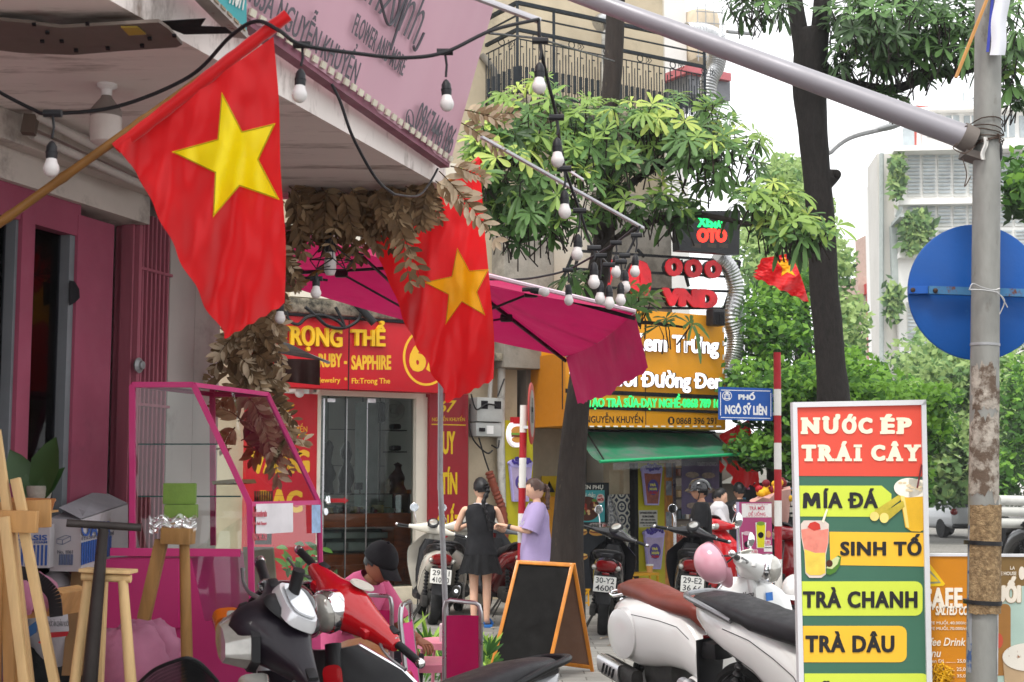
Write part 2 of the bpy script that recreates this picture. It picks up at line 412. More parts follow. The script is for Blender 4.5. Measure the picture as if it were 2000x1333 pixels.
for x in (xa, xa + .6, xb): rl.bar(rp(x, 0), rp(x, h), .04)
rl.build('balcony_railing', mat('iron_railing', '20262b', .6, .3, var=.3), cb)
# pipes on the wall
p = MB()
p.tube([FF.w(965, 195, .06), FF.w(966, 140, .06), FF.w(950, 118, .06), FF.w(940, 108, .02)], .05, 10); p.build('drain_stub', CONC, cb)
p = MB()
p.tube([FF.w(1178, -60, .1), FF.w(1180, 440, .1)], .03, 8); p.tube([FF.w(935, 270, .06), FF.w(1000, 530, .06), FF.w(1005, 560, .06)], .02, 6)
p.tube([FF.w(980, 690, .12), FF.w(978, 860, .12), FF.w(984, 1120, .12)], .055, 10); p.tube([FF.w(960, 712, .12), FF.w(955, 800, .12)], .03, 8)
p.tube([FF.w(1000, 430, .05), FF.w(1062, 470, .4)], .02, 6)
p.build('pipework', GRIMY, cb)
# ---------------------------------------------------------------- the building behind the corner, seen over the balcony end
bb = thing('white_rear_building', 'white block behind the corner with an arched meshed duct box, above the silver ducts', 'building', FF.w(1330, 1100, -4))
w = MB(); FF.rect(w, 1240, -300, 1345, 1100, -4.6, -4.0); w.build('wall', WHITEPAINT, bb)
w = MB(); FF.rect(w, 1362, 14, 1412, 120, -4.3, -3.7, bev=.2); w.build('duct_box', mat('beige_sheet', 'cdbfa8', .6), bb)
w = MB()
for k in range(4): w.tube([FF.w(1362 + k * 16, 10 - 3 * k, -3.65), FF.w(1364 + k * 16, 120, -3.65)], .012, 4)
for k in range(5): w.tube([FF.w(1360, 22 + k * 22, -3.65), FF.w(1416, 26 + k * 22, -3.65)], .012, 4)
w.build('mesh_guard', GALV, bb)
w = MB(); FF.rect(w, 1345, 148, 1426, 190, -3.0, -2.2); w.build('sheet_roof', mat('corrugated', '75767a', .6, .3), bb)
w = MB(); FF.rect(w, 1343, 135, 1428, 150, -3.05, -2.1); w.build('roof_trim', mat('pink_trim', 'b4666b', .6), bb)
w = MB(); w.tube([FF.w(1420, 62, -3.6), FF.w(1475, 67, -3.6)], .04, 8); w.build('pipe', GALV, bb)
# ---------------------------------------------------------------- jewellery shop at street level
js = thing('jewellery_shop', 'jewellery shop with glass door between red lettered pillars, below the red signboard', 'shop', FF.w(730, 1180))
RED = mat('red_vinyl', 'b5121f', .4, var=.05, vs=2); REDDK = mat('dark_red_vinyl', '8d1220', .4, var=.06)
GOLD = mat('gold_vinyl', 'e0ae2a', .45, var=.05); YEL = mat('yellow_vinyl', 'd8b414', .5, var=.05)
w = MB(); FF.rect(w, 480, 768, 619, 1176, -.02, .1); w.build('red_pillar', RED, js)
w = MB(); FF.rect(w, 838, 770, 914, 1190, -.02, .14); w.build('red_pillar', REDDK, js)
w = MB(); FF.rect(w, 619, 766, 625, 1182, -.05, .12); FF.rect(w, 812, 776, 836, 1182, -.05, .08); FF.rect(w, 625, 764, 832, 776, -.05, .06); w.build('door_surround', PALE, js)
w = MB(); FF.rect(w, 612, 1148, 930, 1186, -.3, .16, bev=.01); w.build('step', mat('cream_stone', 'c9bfa9', .6), js)
w = MB()
for a, b in ((626, 675), (676, 716), (717, 812)): FF.rect(w, a, 778, b, 1147, -.012, -.004)
w.each('door_glass', GLASS, js)
w = MB()
for x, t in ((631, 3), (676, 1), (716, 1)): FF.rect(w, x - t / 2, 778, x + t / 2, 1147, -.02, .004)
FF.rect(w, 640, 779, 655, 786, -.02, .012); FF.rect(w, 718, 779, 734, 787, -.02, .012); FF.rect(w, 720, 1140, 740, 1147, -.02, .012)
w.build('door_fittings', STEEL, js)
w = MB(); w.tube([FF.w(641, 983, .05), FF.w(641, 973, .05), FF.w(641, 983, .01)], .03, 8); FF.ell(w, 640, 978, 4, 4, 0, .05); FF.ell(w, 637, 1000, 4, 7, 0, .04); w.build('door_knob', CHROME, js)
w = MB(); FF.poly(w, [(646, 974), (672, 974), (672, 971), (681, 978), (672, 985), (672, 982), (646, 982)], .002, .004); w.build('arrow_sticker', REDPAINT, js)
# room behind the glass
w = MB(); FF.rect(w, 560, 700, 880, 1170, -3.3, -3.2)
xl, xr = FF.loc(600, 900, -.3)[0], FF.loc(840, 900, -.3)[0]
for x in (xl, xr + .8): w.box(FF.p(x, 1.6, -1.75), (.06, 3.6, 3.1), FF.M())
w.box(FF.p((xl + xr) / 2 + .3, 3.0, -1.75), (xr - xl + 2, .06, 3.2), FF.M()); w.build('inner_wall', mat('inner_wall', 'd5d7d2', .6, var=.08, vs=1), js)
w = MB()
for k in range(6): FF.rect(w, 640 + k * 34, 760, 641.2 + k * 34, 980, -3.2, -3.17)
for k in range(3): FF.rect(w, 600, 840 + 70 * k, 850, 841 + 70 * k, -3.2, -3.17)
w.build('wall_joints', mat('joint_grey', '6d7070', .7), js)
w = MB(); FF.rect(w, 628, 782, 640, 1000, -2.6, -2.2); FF.rect(w, 716, 785, 738, 1010, -2.4, -2.0); w.build('inner_column', mat('grey_column', '8f9a97', .5), js)
# lettering on the pillars
def lettering(parent, items, fr, m, name='lettering'):
    b = MB()
    for it in items: fr.text(b, *it[0], **(it[1] if len(it) > 1 else {}))
    return b.build(name, m, parent, smooth=0)
lettering(js, [(('67', 545, 790, 576, 806, .101), dict(off=.02, shear=.3)), (('NGUYỄN KHUYẾN', 505, 827, 600, 844, .101), dict(off=.004)), (('VÀNG', 488, 868, 605, 926, .101), dict(off=.05)), (('BẠC', 506, 956, 591, 1013, .101), dict(off=.05))], FF, GOLD)
b = MB(); FF.rect(b, 520, 848, 606, 850.5, .1, .103); FF.rect(b, 843, 829, 910, 831, .14, .143)
FF.text(b, '67', 857, 782, 892, 806, .141, off=.02, shear=.3); FF.text(b, 'NGUYỄN KHUYẾN', 844, 812, 908, 823, .141)
for t, a, c, x0, x1 in (('UY', 843, 888, 864, 889), ('TÍN', 912, 966, 861, 893), ('CHẤT', 984, 1045, 853, 899), ('TỐT', 1060, 1120, 858, 896)): FF.text(b, t, x0, a, x1, c, .141, off=.03)
b.build('lettering', YEL, js, smooth=0)
# ceiling-hung camera, small lamp
b = MB(); b.sph(FF.w(585, 768, .3), (.06, .06, .06), 12); FF.rect(b, 578, 760, 592, 765, .1, .35); b.solo('security_camera', WHITEP, 'small white dome camera under the red signboard, above the left pillar', 'camera')
# ---------------------------------------------------------------- big red signboard
sg = thing('shop_signboard', 'long red signboard with raised gold letters above the jewellery door', 'sign', FF.w(700, 760, .5))
b = MB(); q0, q1 = FF.loc(500, 690, .72)[0], FF.loc(914, 690, .72)[0]
ya, yb = FF.loc(700, 762, .72)[1], FF.loc(700, 626, .72)[1]
b.box(FF.p((q0 + q1) / 2, (ya + yb) / 2, .6), (q1 - q0, yb - ya, .24), FF.M(), .01); b.build('board', RED, sg)
b = MB(); FF.rect(b, 680.5, 626, 682.5, 763, .71, .724); FF.rect(b, 540, 622, 914, 627, .6, .74); b.build('seam', DARK, sg)
b = MB(); FF.text(b, 'TRỌNG', 541, (634, 640), 666, (684, 690), .723, ext=.05, off=.03); FF.text(b, 'THỂ', 684, (626, 628), 750, (676, 678), .723, ext=.05, off=.03)
b.build('raised_letters', [mat('gold_letter', 'e3b21c', .35, var=.05)], sg, smooth=0)
lettering(sg, [(('RUBY -', 622, 691, 678, 718, .722), dict(off=.035)), (('SAPPHIRE', 686, 694, 764, 723, .722), dict(off=.035)), (('Jewelry  *', 622, 737, 678, 751, .722), dict(off=.012)), (('Fb:Trong The', 687, 739, 762, 753, .722), dict(off=.012)), (('67', 799, 668, 864, 727, .722), dict(off=.045))], FF, GOLD)
b = MB(); FF.ring(b, 833, 698, 46, 56, 4.5, .72, .724, n=48); b.build('ring', GOLD, sg, smooth=0)
# loose black cables over the signboard
b = MB()
for P in ([(558, 585), (562, 622), (582, 634), (600, 620), (630, 616), (660, 628), (672, 642)], [(596, 600), (620, 620), (640, 637), (672, 641), (700, 625), (704, 600), (690, 590)], [(655, 600), (668, 625), (674, 642)]):
    b.tube(bez([FF.w(x, y, .8) for x, y in P], 6), .022, 6)
b.tube([FF.w(682, 578, .8), FF.w(731, 632, .9)], .05, 10)
b.solo('loose_cables', BLACKP, 'tangle of thick black cables drooping over the top of the red signboard', 'cable')
# electricity meter on the grimy wall
mb_ = thing('electric_meter', 'grey electricity meter box with two dark windows on the grimy wall', 'meter box', FF.w(957, 855, .1))
b = MB(); FF.rect(b, 932, 777, 982, 824, 0, .22, bev=.015); FF.rect(b, 930, 826, 980, 853, 0, .2, bev=.015); b.build('case', mat('meter_grey', 'a9aba8', .5, var=.08), mb_)
b = MB(); FF.rect(b, 940, 783, 953, 799, .22, .225); FF.rect(b, 966, 784, 979, 799, .22, .225); FF.rect(b, 938, 836, 948, 843, .2, .23); b.each('window', DARK, mb_)
b = MB(); FF.rect(b, 951, 832, 964, 848, .2, .21); b.build('switch_cover', WHITEP, mb_)
b = MB()
for P in ([(918, 790), (917, 830), (925, 860), (950, 885), (962, 880)], [(920, 770), (930, 800), (950, 790), (972, 793)], [(935, 855), (945, 890), (955, 920)], [(975, 860), (972, 875), (960, 870)], [(985, 740), (972, 775)]):
    b.tube(bez([FF.w(x, y, .24) for x, y in P], 5), .012, 5)
b.solo('meter_wires', BLACKP, 'loose black wires hanging around the grey electricity meter box', 'wire')
b = MB(); P = bez([FF.w(x, y, .15) for x, y in ((955, 922), (968, 960), (982, 1000), (986, 1060))], 10); b.tube(P, [.05 + .012 * (i % 2) for i in range(len(P))], 10)
b.solo('corrugated_pipe', mat('rust_conduit', '7d4030', .7, var=.2), 'rust brown corrugated conduit sloping down the grimy wall below the meter', 'pipe')

# counters and goods inside the jewellery shop
ct = thing('display_counter', 'wooden jewellery counter with a glass top case, behind the glass door', 'counter', FF.w(715, 1150, -1.1))
FI = Fr(FF.p(0, 0, -1.0), FF.x)
b = MB(); FI.rect(b, 610, 1003, 838, 1030, -.6, 0, bev=.02); FI.rect(b, 610, 1082, 838, 1094, -.6, -.02); FI.rect(b, 770, 1030, 784, 1150, -.6, 0); FI.rect(b, 605, 1030, 622, 1150, -.6, 0); FI.rect(b, 610, 1094, 838, 1150, -.6, -.04); FI.rect(b, 784, 1030, 838, 1150, -.6, -.03); b.build('cabinet', WOOD, ct)
b = MB(); FI.rect(b, 742, 1104, 762, 1134, -.04, -.015, bev=.01); FI.rect(b, 650, 1104, 720, 1134, -.04, -.015, bev=.01); FI.rect(b, 790, 1104, 812, 1134, -.03, -.01, bev=.01); b.each('raised_panel', WOOD, ct)
b = MB(); FI.rect(b, 622, 1034, 770, 1080, -.5, -.4); b.build('lit_back', mat('counter_back', '5d6b68', .4, var=.3, vs=3), ct)
b = MB()
for k in range(3): FI.rect(b, 630 + k * 45, 1040, 668 + k * 45, 1052, -.35, -.2, bev=.02); FI.rect(b, 636 + k * 45, 1060, 672 + k * 45, 1076, -.35, -.2, bev=.02)
b.build('boxes', mat('pale_box', '8e9b97', .6), ct)
b = MB(); FI.rect(b, 612, 966, 800, 968, -.5, .0); FI.rect(b, 612, 968, 800, 1002, -.004, .0); b.build('glass_case', GLASSCASE, ct)
b = MB(); FI.rect(b, 798, 966, 801, 1003, -.5, .005); FI.rect(b, 612, 964.5, 801, 966.5, -.5, .005); b.build('case_edge', DARK, ct)
b = MB(); rr = random.Random(8)
for k in range(26): FI.rect(b, 620 + k * 6.6, 1000 - rr.uniform(3, 14), 625 + k * 6.6, 1002, -.4, -.25 + rr.uniform(0, .2), m=rr.randrange(4), bev=.006)
b.build('trinkets', [mat('trinket_red', '8c2028', .4), mat('trinket_gold', 'a58136', .4), mat('trinket_white', 'b9b5a9', .5), mat('trinket_dark', '2e2a2b', .5)], ct)
def figure(label, cx, y0, y1, w_, m, seed):
    r2 = random.Random(seed); b = MB(); prof = []; a = FI.loc(cx, y1, -.25)[1]; t = FI.loc(cx, y0, -.25)[1]; h = t - a
    for k in range(15):
        u = k / 14; prof.append((max(.0, w_ * (1 - .55 * u) * (1 + .22 * math.sin(u * 13 + seed)) * (1 if u < .98 else 0)), h * u))
    b.lathe(prof, Matrix.Translation(FI.w(cx, y1, -.25)), 14)
    for v in b.v: v += V((noise.noise(v * 9) * .04, 0, noise.noise(v * 7 + V((3, 1, 2))) * .03))
    b.solo('carved_figure', m, label, 'figurine', 'carved figures on the jewellery counter')
figure('dark brown carved seated figure on the right of the jewellery counter', 776, 904, 964, .13, mat('carved_brown', '3a1d1a', .5, var=.3), 1)
figure('small pale carved figure beside the dark brown seated one', 757, 934, 964, .04, mat('carved_pale', 'b5ad9f', .5), 2)
figure('tall black stone figure left of the door glass', 640, 858, 962, .10, mat('carved_black', '232527', .4, var=.3), 3)
figure('tall black stone figure in the middle of the door glass', 676, 858, 962, .11, mat('carved_black2', '262829', .4, var=.3), 4)
b = MB(); FI.rect(b, 697, 943, 709, 957, -.3, -.2, bev=.01); b.tube([FI.w(703, 957, -.25), FI.w(703, 966, -.25)], .012, 6); b.solo('desk_lamp', BLACKP, 'small black desk light standing on the jewellery counter', 'lamp')
b = MB(); b.tube([FI.w(770, 963, -.2), FI.w(802, 961, -.2)], .035, 10); b.solo('wooden_roll', WOOD, 'brown wooden roll lying at the right end of the counter top', 'roll')
wf = thing('wall_fan', 'dark wall fan with round cage high inside the jewellery shop', 'fan', FF.w(752, 830, -2.5))
FK = Fr(FF.p(0, 0, -2.4), FF.x)
b = MB()
for k in (4, 9, 14): FK.ring(b, 769, 803, k * 1.5, k * 1.5, .8, 0, .01, n=26)
b.build('cage', STEEL, wf); b = MB(); FK.rect(b, 742, 784, 755, 826, -.1, .1, bev=.05); b.build('body', BLACKP, wf); b = MB(); FK.ell(b, 783, 800, 7, 10, 0, .12); b.build('cap', WHITEP, wf)
b = MB()
for y, x0 in ((840, 763), (882, 763)): FK.rect(b, x0, y, 795, y + 2, 0, .25); FK.rect(b, x0 + 6, y - 12, 785, y - 1, .02, .2, bev=.04)
b.solo('wall_shelf', mat('glass_shelf_dark', '3c3f42', .4), 'dark little wall shelves with ornaments inside the jewellery shop', 'shelf')
# ---------------------------------------------------------------- milk tea stall
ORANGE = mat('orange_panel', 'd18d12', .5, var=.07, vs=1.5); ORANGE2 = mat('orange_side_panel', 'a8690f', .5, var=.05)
OLIVE = mat('yellow_panel', 'b5ab1d', .5, var=.06)
ts = thing('tea_stall', 'milk tea stall with yellow panels and tiled pillar under the orange signboard', 'shop', FF.w(1240, 1160, .3))
w = MB(); FF.rect(w, 1000, 840, 1440, 1170, -2.2, -2.1); x0 = FF.loc(1050, 900, 0)[0]; x1 = FF.loc(1440, 900, 0)[0]
w.box(FF.p(x0 - .2, 1.6, -1), (.1, 3.3, 2.2), FF.M()); w.box(FF.p((x0 + x1) / 2, 3.05, -1), (x1 - x0, .1, 2.0), FF.M()); w.build('inner_wall', mat('stall_inside', '6b6259', .8, var=.1), ts)
w = MB(); FF.rect(w, 1040, 838, 1128, 950, -.6, -.5); FF.rect(w, 1190, 900, 1240, 966, -.35, -.2); FF.rect(w, 1218, 905, 1240, 965, -.22, -.1); w.build('cream_wall', mat('stall_cream', 'b9aa93', .8, var=.1), ts)
w = MB(); FF.rect(w, 985, 822, 1041, 1176, .02, .12); FF.rect(w, 1247, 905, 1298, 1150, -.12, 0); w.each('yellow_panel', OLIVE, ts)
def tilemat():
    m = mat('patterned_tile', 'c9c6bd', .35, var=0); n = m.node_tree.nodes; l = m.node_tree.links
    tc = n.new('ShaderNodeTexCoord'); mp = n.new('ShaderNodeMapping'); mp.inputs['Scale'].default_value = (5.2, 5.2, 5.2); l.new(tc.outputs['UV'], mp.inputs[0])
    fr = n.new('ShaderNodeVectorMath'); fr.operation = 'FRACTION'; l.new(mp.outputs[0], fr.inputs[0])
    sb = n.new('ShaderNodeVectorMath'); sb.operation = 'SUBTRACT'; sb.inputs[1].default_value = (.5, .5, 0); l.new(fr.outputs[0], sb.inputs[0])
    sx = n.new('ShaderNodeSeparateXYZ'); l.new(sb.outputs[0], sx.inputs[0])
    def mt(op, a, b=None):
        x = n.new('ShaderNodeMath'); x.operation = op
        for k, q in enumerate((a, b)):
            if q is None: continue
            if hasattr(q, 'links'): l.new(q, x.inputs[k])
            else: x.inputs[k].default_value = q
        return x.outputs[0]
    ax, ay = mt('ABSOLUTE', sx.outputs[0]), mt('ABSOLUTE', sx.outputs[1])
    r = mt('SQRT', mt('ADD', mt('MULTIPLY', ax, ax), mt('MULTIPLY', ay, ay)))
    d1 = mt('LESS_THAN', mt('ABSOLUTE', mt('SUBTRACT', r, .36)), .075)
    cr = mt('MULTIPLY', mt('LESS_THAN', mt('MINIMUM', ax, ay), .05), mt('LESS_THAN', mt('MAXIMUM', ax, ay), .2))
    dot = mt('LESS_THAN', mt('ADD', mt('SUBTRACT', .5, ax), mt('SUBTRACT', .5, ay)), .2)
    k = mt('MAXIMUM', mt('MAXIMUM', d1, cr), dot)
    mx = n.new('ShaderNodeMix'); mx.data_type = 'RGBA'; l.new(k, mx.inputs[0]); mx.inputs[6].default_value = (*srgb('c4c1b6'), 1); mx.inputs[7].default_value = (*srgb('2a3145'), 1)
    l.new(mx.outputs[2], n['Principled BSDF'].inputs[0]); return m
w = MB(); FF.rect(w, 1190, 966, 1240, 1160, -.34, -.1)
tp = w.build('tiled_pillar', tilemat(), ts)
uv = tp.data.uv_layers.new(name='UVMap'); iv = FF.M().inverted() @ wm(ts)
for lp in tp.data.loops:
    c = iv @ tp.data.vertices[lp.vertex_index].co; uv.data[lp.index].uv = (c.x, c.y)
w = MB(); FF.rect(w, 1240, 905, 1247, 1160, -.2, .02); FF.rect(w, 1407, 860, 1411, 1100, -.3, -.2); w.each('black_edge', DARK, ts)
w = MB(); FF.rect(w, 1315, 905, 1321, 1150, -.12, .0); w.build('metal_post', STEEL, ts)
w = MB(); FF.rect(w, 1298, 905, 1315, 1150, -.12, -.004); w.build('photo_strip', mat('toast_photo', 'b97a35', .5, var=.35, vs=9, stretch=(3, 3, 1)), ts)
w = MB()
for y in (905, 940, 1000): FF.rect(w, 1301, y, 1312, y + 28, -.01, .002)
w.each('photo_card', mat('card_photo', '8a8f98', .5, var=.4, vs=14), ts)
w = MB()
for k in range(4): FF.rect(w, 1322, 930 + 42 * k, 1410, 934 + 42 * k, -1.4, -.9)
w.each('shelf', mat('shelf_brown', '4b4038', .7), ts)
w = MB(); rr = random.Random(3)
for k in range(4):
    for j in range(11): FF.rect(w, 1324 + j * 8, 932 + 42 * k - rr.uniform(12, 28), 1330 + j * 8, 930 + 42 * k, -1.3, -1.0, m=rr.randrange(4), bev=.01)
w.build('shelf_goods', [mat('goods_a', 'b59a72', .6), mat('goods_b', '74463a', .6), mat('goods_c', 'd8d2c6', .6), mat('goods_d', '58626a', .6)], ts)
w = MB(); FF.rect(w, 1322, 1030, 1405, 1076, -.5, -.4); w.build('red_counter', mat('brick_red', '9a3a26', .6), ts)
lettering(ts, [(('010.8.VUV', 1324, 1040, 1380, 1050, -.398),)], FF, mat('pale_letter', 'c98f80', .6))
w = MB(); FF.rect(w, 1066, 970, 1105, 1160, -.5, -.2); w.build('orange_counter', mat('orange_counter', 'c98a22', .5), ts)
w = MB(); FF.poly(w, [(1058, 930), (1088, 930), (1088, 990), (1058, 990)], -.45, -.44); w.build('warning_notice', YEL, ts)
w = MB(); FF.poly(w, [(1073, 940), (1084, 962), (1062, 962)], -.44, -.436); w.build('warning_sign', DARK, ts)
# notice with four lines
w = MB(); FF.rect(w, 1248, 997, 1284, 1030, 0, .006); w.build('notice_card', mat('notice_grey', 'b5b2ab', .6), ts)
lettering(ts, [(('QUÝ KHÁCH TỰ BẢO QUẢN', 1250, 999, 1282, 1005, .007), dict(off=.03)), (('TÀI SẢN CÁ NHÂN,', 1254, 1006, 1278, 1012, .007), dict(off=.03)), (('MẤT TRỘM CỬA HÀNG', 1252, 1013, 1280, 1018, .007), dict(off=.03)), (('KHÔNG CHỊU TRÁCH NHIỆM', 1250, 1019, 1282, 1024, .007), dict(off=.03)), (('Xin cảm ơn!', 1256, 1025, 1272, 1028, .007),)], FF, DARK)
# dark snack poster
po = thing('menu_poster', 'dark upright menu poster with a red stew photo, beside the tiled pillar', 'poster', FF.w(1160, 1150, .1))
w = MB(); FF.rect(w, 1112, 943, 1190, 1150, .04, .1); w.build('panel', mat('poster_black', '191d24', .45), po)
w = MB(); FF.rect(w, 1130, 958, 1181, 1020, .1, .103); w.build('teal_panel', mat('poster_teal', '3f9aa0', .5), po)
w = MB(); FF.ell(w, 1146, 994, 26, 24, .103, .106); w.build('stew_bowl', mat('bowl_dark', '4a2418', .5), po)
w = MB(); rr = random.Random(5)
for k in range(26): FF.ell(w, 1146 + rr.uniform(-18, 18), 991 + rr.uniform(-14, 14), rr.uniform(2, 6), rr.uniform(2, 5), .106, .107 + .0003 * k, m=rr.randrange(5), n=9)
w.build('stew_pieces', [mat('stew_red', '8f2418', .5), mat('stew_orange', 'b9632c', .5), mat('stew_green', '5a7a2c', .5), mat('stew_cream', 'c9a878', .5), mat('stew_dark', '55180f', .5)], po)
w = MB(); FF.ell(w, 1173, 974, 7.5, 9, .104, .108); FF.rect(w, 1153, 1022, 1190, 1023, .1, .102); FF.rect(w, 1176, 1024, 1187, 1031, .1, .103); FF.rect(w, 1176, 1074, 1187, 1081, .1, .103); FF.rect(w, 1126, 1074, 1138, 1081, .1, .103); w.build('badge', mat('badge_pale', 'd8c3bd', .5), po)
w = MB()
for x, y in ((1166, 1040), (1132, 1040), (1133, 1088), (1166, 1088)): FF.ell(w, x, y, 15, 7, .1, .104, m=0); FF.ell(w, x, y - 1, 14, 3, .104, .106, m=1); FF.ell(w, x, y - 4, 14, 3, .104, .107, m=2)
w.build('bread_photos', [mat('bread', 'b8863c', .5), mat('filling', '6e2f1d', .5), mat('bread_top', 'd2ae62', .5)], po)
lettering(po, [(('BÁNH MÌ YÊN PHỤ', 1086, 946, 1178, 958, .102), dict(off=.02)), (('bánh mì chảo', 1122, 962, 1163, 972, .104), dict(off=.01)), (('GỢI CẢ NHÀ', 1150, 1024, 1170, 1027, .102),)], FF, mat('poster_white', 'd9d6cd', .5))
lettering(po, [(('BÁT', 1169, 967, 1176, 971, .109), dict(off=.03)), (('MỚI', 1167, 972, 1179, 979, .109), dict(off=.04)), (('25K', 1178, 1025, 1186, 1030, .104), dict(off=.03)), (('35K', 1178, 1075, 1186, 1080, .104), dict(off=.03))], FF, REDPAINT)
# cut-out cups on the yellow panels
LILAC = mat('lilac_rim', 'a99fd6', .4); PEARL = mat('pearl_purple', '3d2f86', .35, var=.3, vs=60); TEAC = mat('tea_brown', '8a4a3e', .4, var=.35, vs=14); LAV = mat('milk_lavender', 'a596b5', .4, var=.15, vs=10); BADGE = mat('badge_purple', '4a3a86', .5)
def cup(cx, top, bot, wt, wb, body, label, fr=FF, d=.05, t='TRÀ XOÀI'):
    c = thing('cup_sign', label, 'sign', fr.w(cx, bot, d))
    b = MB(); fr.poly(b, [(cx - wt, top + 14), (cx + wt, top + 14), (cx + wb, bot), (cx - wb, bot)], d, d + .05); b.build('cup_outline', LILAC, c)
    b = MB(); k = .86; fr.poly(b, [(cx - wt * k, top + 20), (cx + wt * k, top + 20), (cx + wb * k, bot - 3), (cx - wb * k, bot - 3)], d + .05, d + .055); b.build('drink', body, c)
    b = MB(); fr.ell(b, cx, top + 12, wt + 1, 9, d, d + .06); b.build('rim', LILAC, c)
    b = MB(); r2 = random.Random(int(cx))
    for j in range(46):
        a = r2.uniform(0, 6.28); q = math.sqrt(r2.random()); b.sph(fr.w(cx + math.cos(a) * q * (wt - 3), top + 8 + math.sin(a) * q * 7, d + .065), .02, 6)
    b.build('pearls', PEARL, c)
    b = MB(); fr.ell(b, cx + 1, (top + bot) / 2 + 6, wt * .55, 15, d + .055, d + .06); b.build('badge', BADGE, c)
    a, z = t.split(' '); m = (top + bot) / 2
    lettering(c, [((a, cx - 6, m - 2, cx + 6, m + 4, d + .061), dict(off=.05)), ((z, cx - 7, m + 6, cx + 8, m + 12, d + .061), dict(off=.05))], fr, mat('badge_yellow', 'd6cf5a', .5))
    lettering(c, [(('25.000', cx - 7, m + 14, cx + 8, m + 19, d + .061), dict(off=.05))], fr, REDPAINT)
cup(1275, 905, 987, 19, 12, TEAC, 'brown bubble tea cup cut-out on the yellow panel, above the notice card')
cup(1279, 1030, 1112, 19, 12, LAV, 'lavender bubble tea cup cut-out on the yellow panel, below the notice card')
cup(1018, 893, 980, 22, 15, LAV, 'pale bubble tea cup cut-out on the yellow panel behind the no entry pole', d=.14)
# burger light sign
bs_ = thing('burger_sign', 'lit round burger picture sign at the top of the left yellow panel', 'sign', FF.w(1009, 875, .3))
b = MB(); FF.ell(b, 1011, 848, 17, 26, .2, .28); b.build('disc', mat('lit_white', 'efe6ee', .5, emit=.35, var=0), bs_)
b = MB(); FF.ell(b, 1012, 842, 13, 9, .28, .29, m=0); FF.rect(b, 999, 846, 1024, 850, .28, .292, m=1); FF.rect(b, 1000, 850, 1024, 854, .28, .294, m=2); FF.ell(b, 1012, 859, 12, 6, .28, .289, m=0)
b.build('burger', [mat('bun', 'c58a3e', .5), mat('salad', '6f9a3c', .5), mat('patty', '6a3220', .5)], bs_)
b = MB(); FF.rect(b, 1003, 815, 1022, 828, .2, .29); b.build('red_tag', REDPAINT, bs_)
# purple menu banner behind the glass
ub = thing('menu_banner', 'faded purple hanging menu banner with sandwich photos behind the helmeted man', 'banner', FF.w(1368, 1000, .2))
b = MB(); b.grid(lambda u, v: FF.w(1331 + 74 * u, 893 + 112 * v, .25 + .02 * math.sin(9 * u)), 12, 3); b.build('cloth', mat('banner_purple', '5f5372', .6, var=.12), ub, smooth=180)
b = MB()
for x, y in ((1340, 928), (1372, 929), (1340, 958), (1372, 958), (1342, 988), (1374, 988)): FF.ell(b, x + 12, y, 13, 6, .28, .285); 
b.each('photo', mat('sandwich_photo', '8c7a6f', .6, var=.4, vs=20), ub)
lettering(ub, [(('TOASTS SANDWICH', 1362, 903, 1401, 911, .285), dict(off=.01))], FF, mat('banner_pale', '9b93a6', .6))
# ---------------------------------------------------------------- orange signboard with lit letters
FS = Fr(FF.p(0, 0, .9), FF.x)
os_ = thing('tea_signboard', 'big orange box signboard with glowing white letters over the green awning', 'sign', FS.w(1260, 838))
b = MB(); FS.rect(b, 1101, 606, 1416, 836, -.9, 0, bev=.01); b.build('board', ORANGE, os_)
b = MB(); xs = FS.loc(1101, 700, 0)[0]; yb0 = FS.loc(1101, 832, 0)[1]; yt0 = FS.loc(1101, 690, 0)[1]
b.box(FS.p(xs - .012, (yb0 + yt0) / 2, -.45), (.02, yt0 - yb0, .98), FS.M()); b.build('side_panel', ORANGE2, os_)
b = MB(); FS.rect(b, 1260, 607, 1261, 835, 0, .004); FS.rect(b, 1100, 766, 1416, 774, 0, .012); FS.rect(b, 1100, 797, 1416, 803, 0, .012); FS.rect(b, 1098, 700, 1102, 800, 0, .01); b.build('rail', DARK, os_)
LIT = mat('lit_letter', 'f4f0f6', .5, emit=.55, var=0); GRN = mat('lit_green', '35d070', .5, emit=.7, var=0)
for t, x0, x1, y0, y1 in (('Cà Phê Kem Trứng', 1112, 1404, (640, 656), (692, 702)), ('Sữa Tươi Đường Đen', 1112, 1411, (718, 727), (762, 770))):
    b = MB(); FS.text(b, t, x0, y0, x1, y1, .01, ext=.03, off=.028); b.build('letter_side', mat('letter_side', '2b2622', .6), os_, smooth=0)
    b = MB(); FS.text(b, t, x0, y0, x1, y1, .045, ext=.004, off=.024); b.build('lit_letters', LIT, os_, smooth=0)
b = MB(); FS.text(b, 'ĐÀO TẠO TRÀ SỮA-DẠY NGHỀ-0868 789 168', 1106, (768, 770), 1413, (800, 802), .02, ext=.01, off=.02); b.build('green_letters', GRN, os_, smooth=0)
lettering(os_, [(('69 NGUYỄN KHUYẾN', 1126, (805, 806), 1256, (826, 827), .002), dict(off=.012)), (('0868 396 291', 1321, 816, 1399, 829, .002), dict(off=.012))], FS, DARK)
b = MB(); FS.ell(b, 1311, 822, 6.5, 8, 0, .003); b.build('phone_icon', DARK, os_); b = MB(); FS.rect(b, 1309, 817, 1313.5, 827, .003, .005); b.build('phone_screen', ORANGE, os_)
b = MB()
for k in range(20): FS.rect(b, 1106 + k * 15.5, 832, 1114 + k * 15.5, 834.5, 0, .012)
for k in range(8): FS.rect(b, 1412, 612 + k * 27, 1414, 622 + k * 27, 0, .012)
b.build('led_strip', WHITEP, os_)
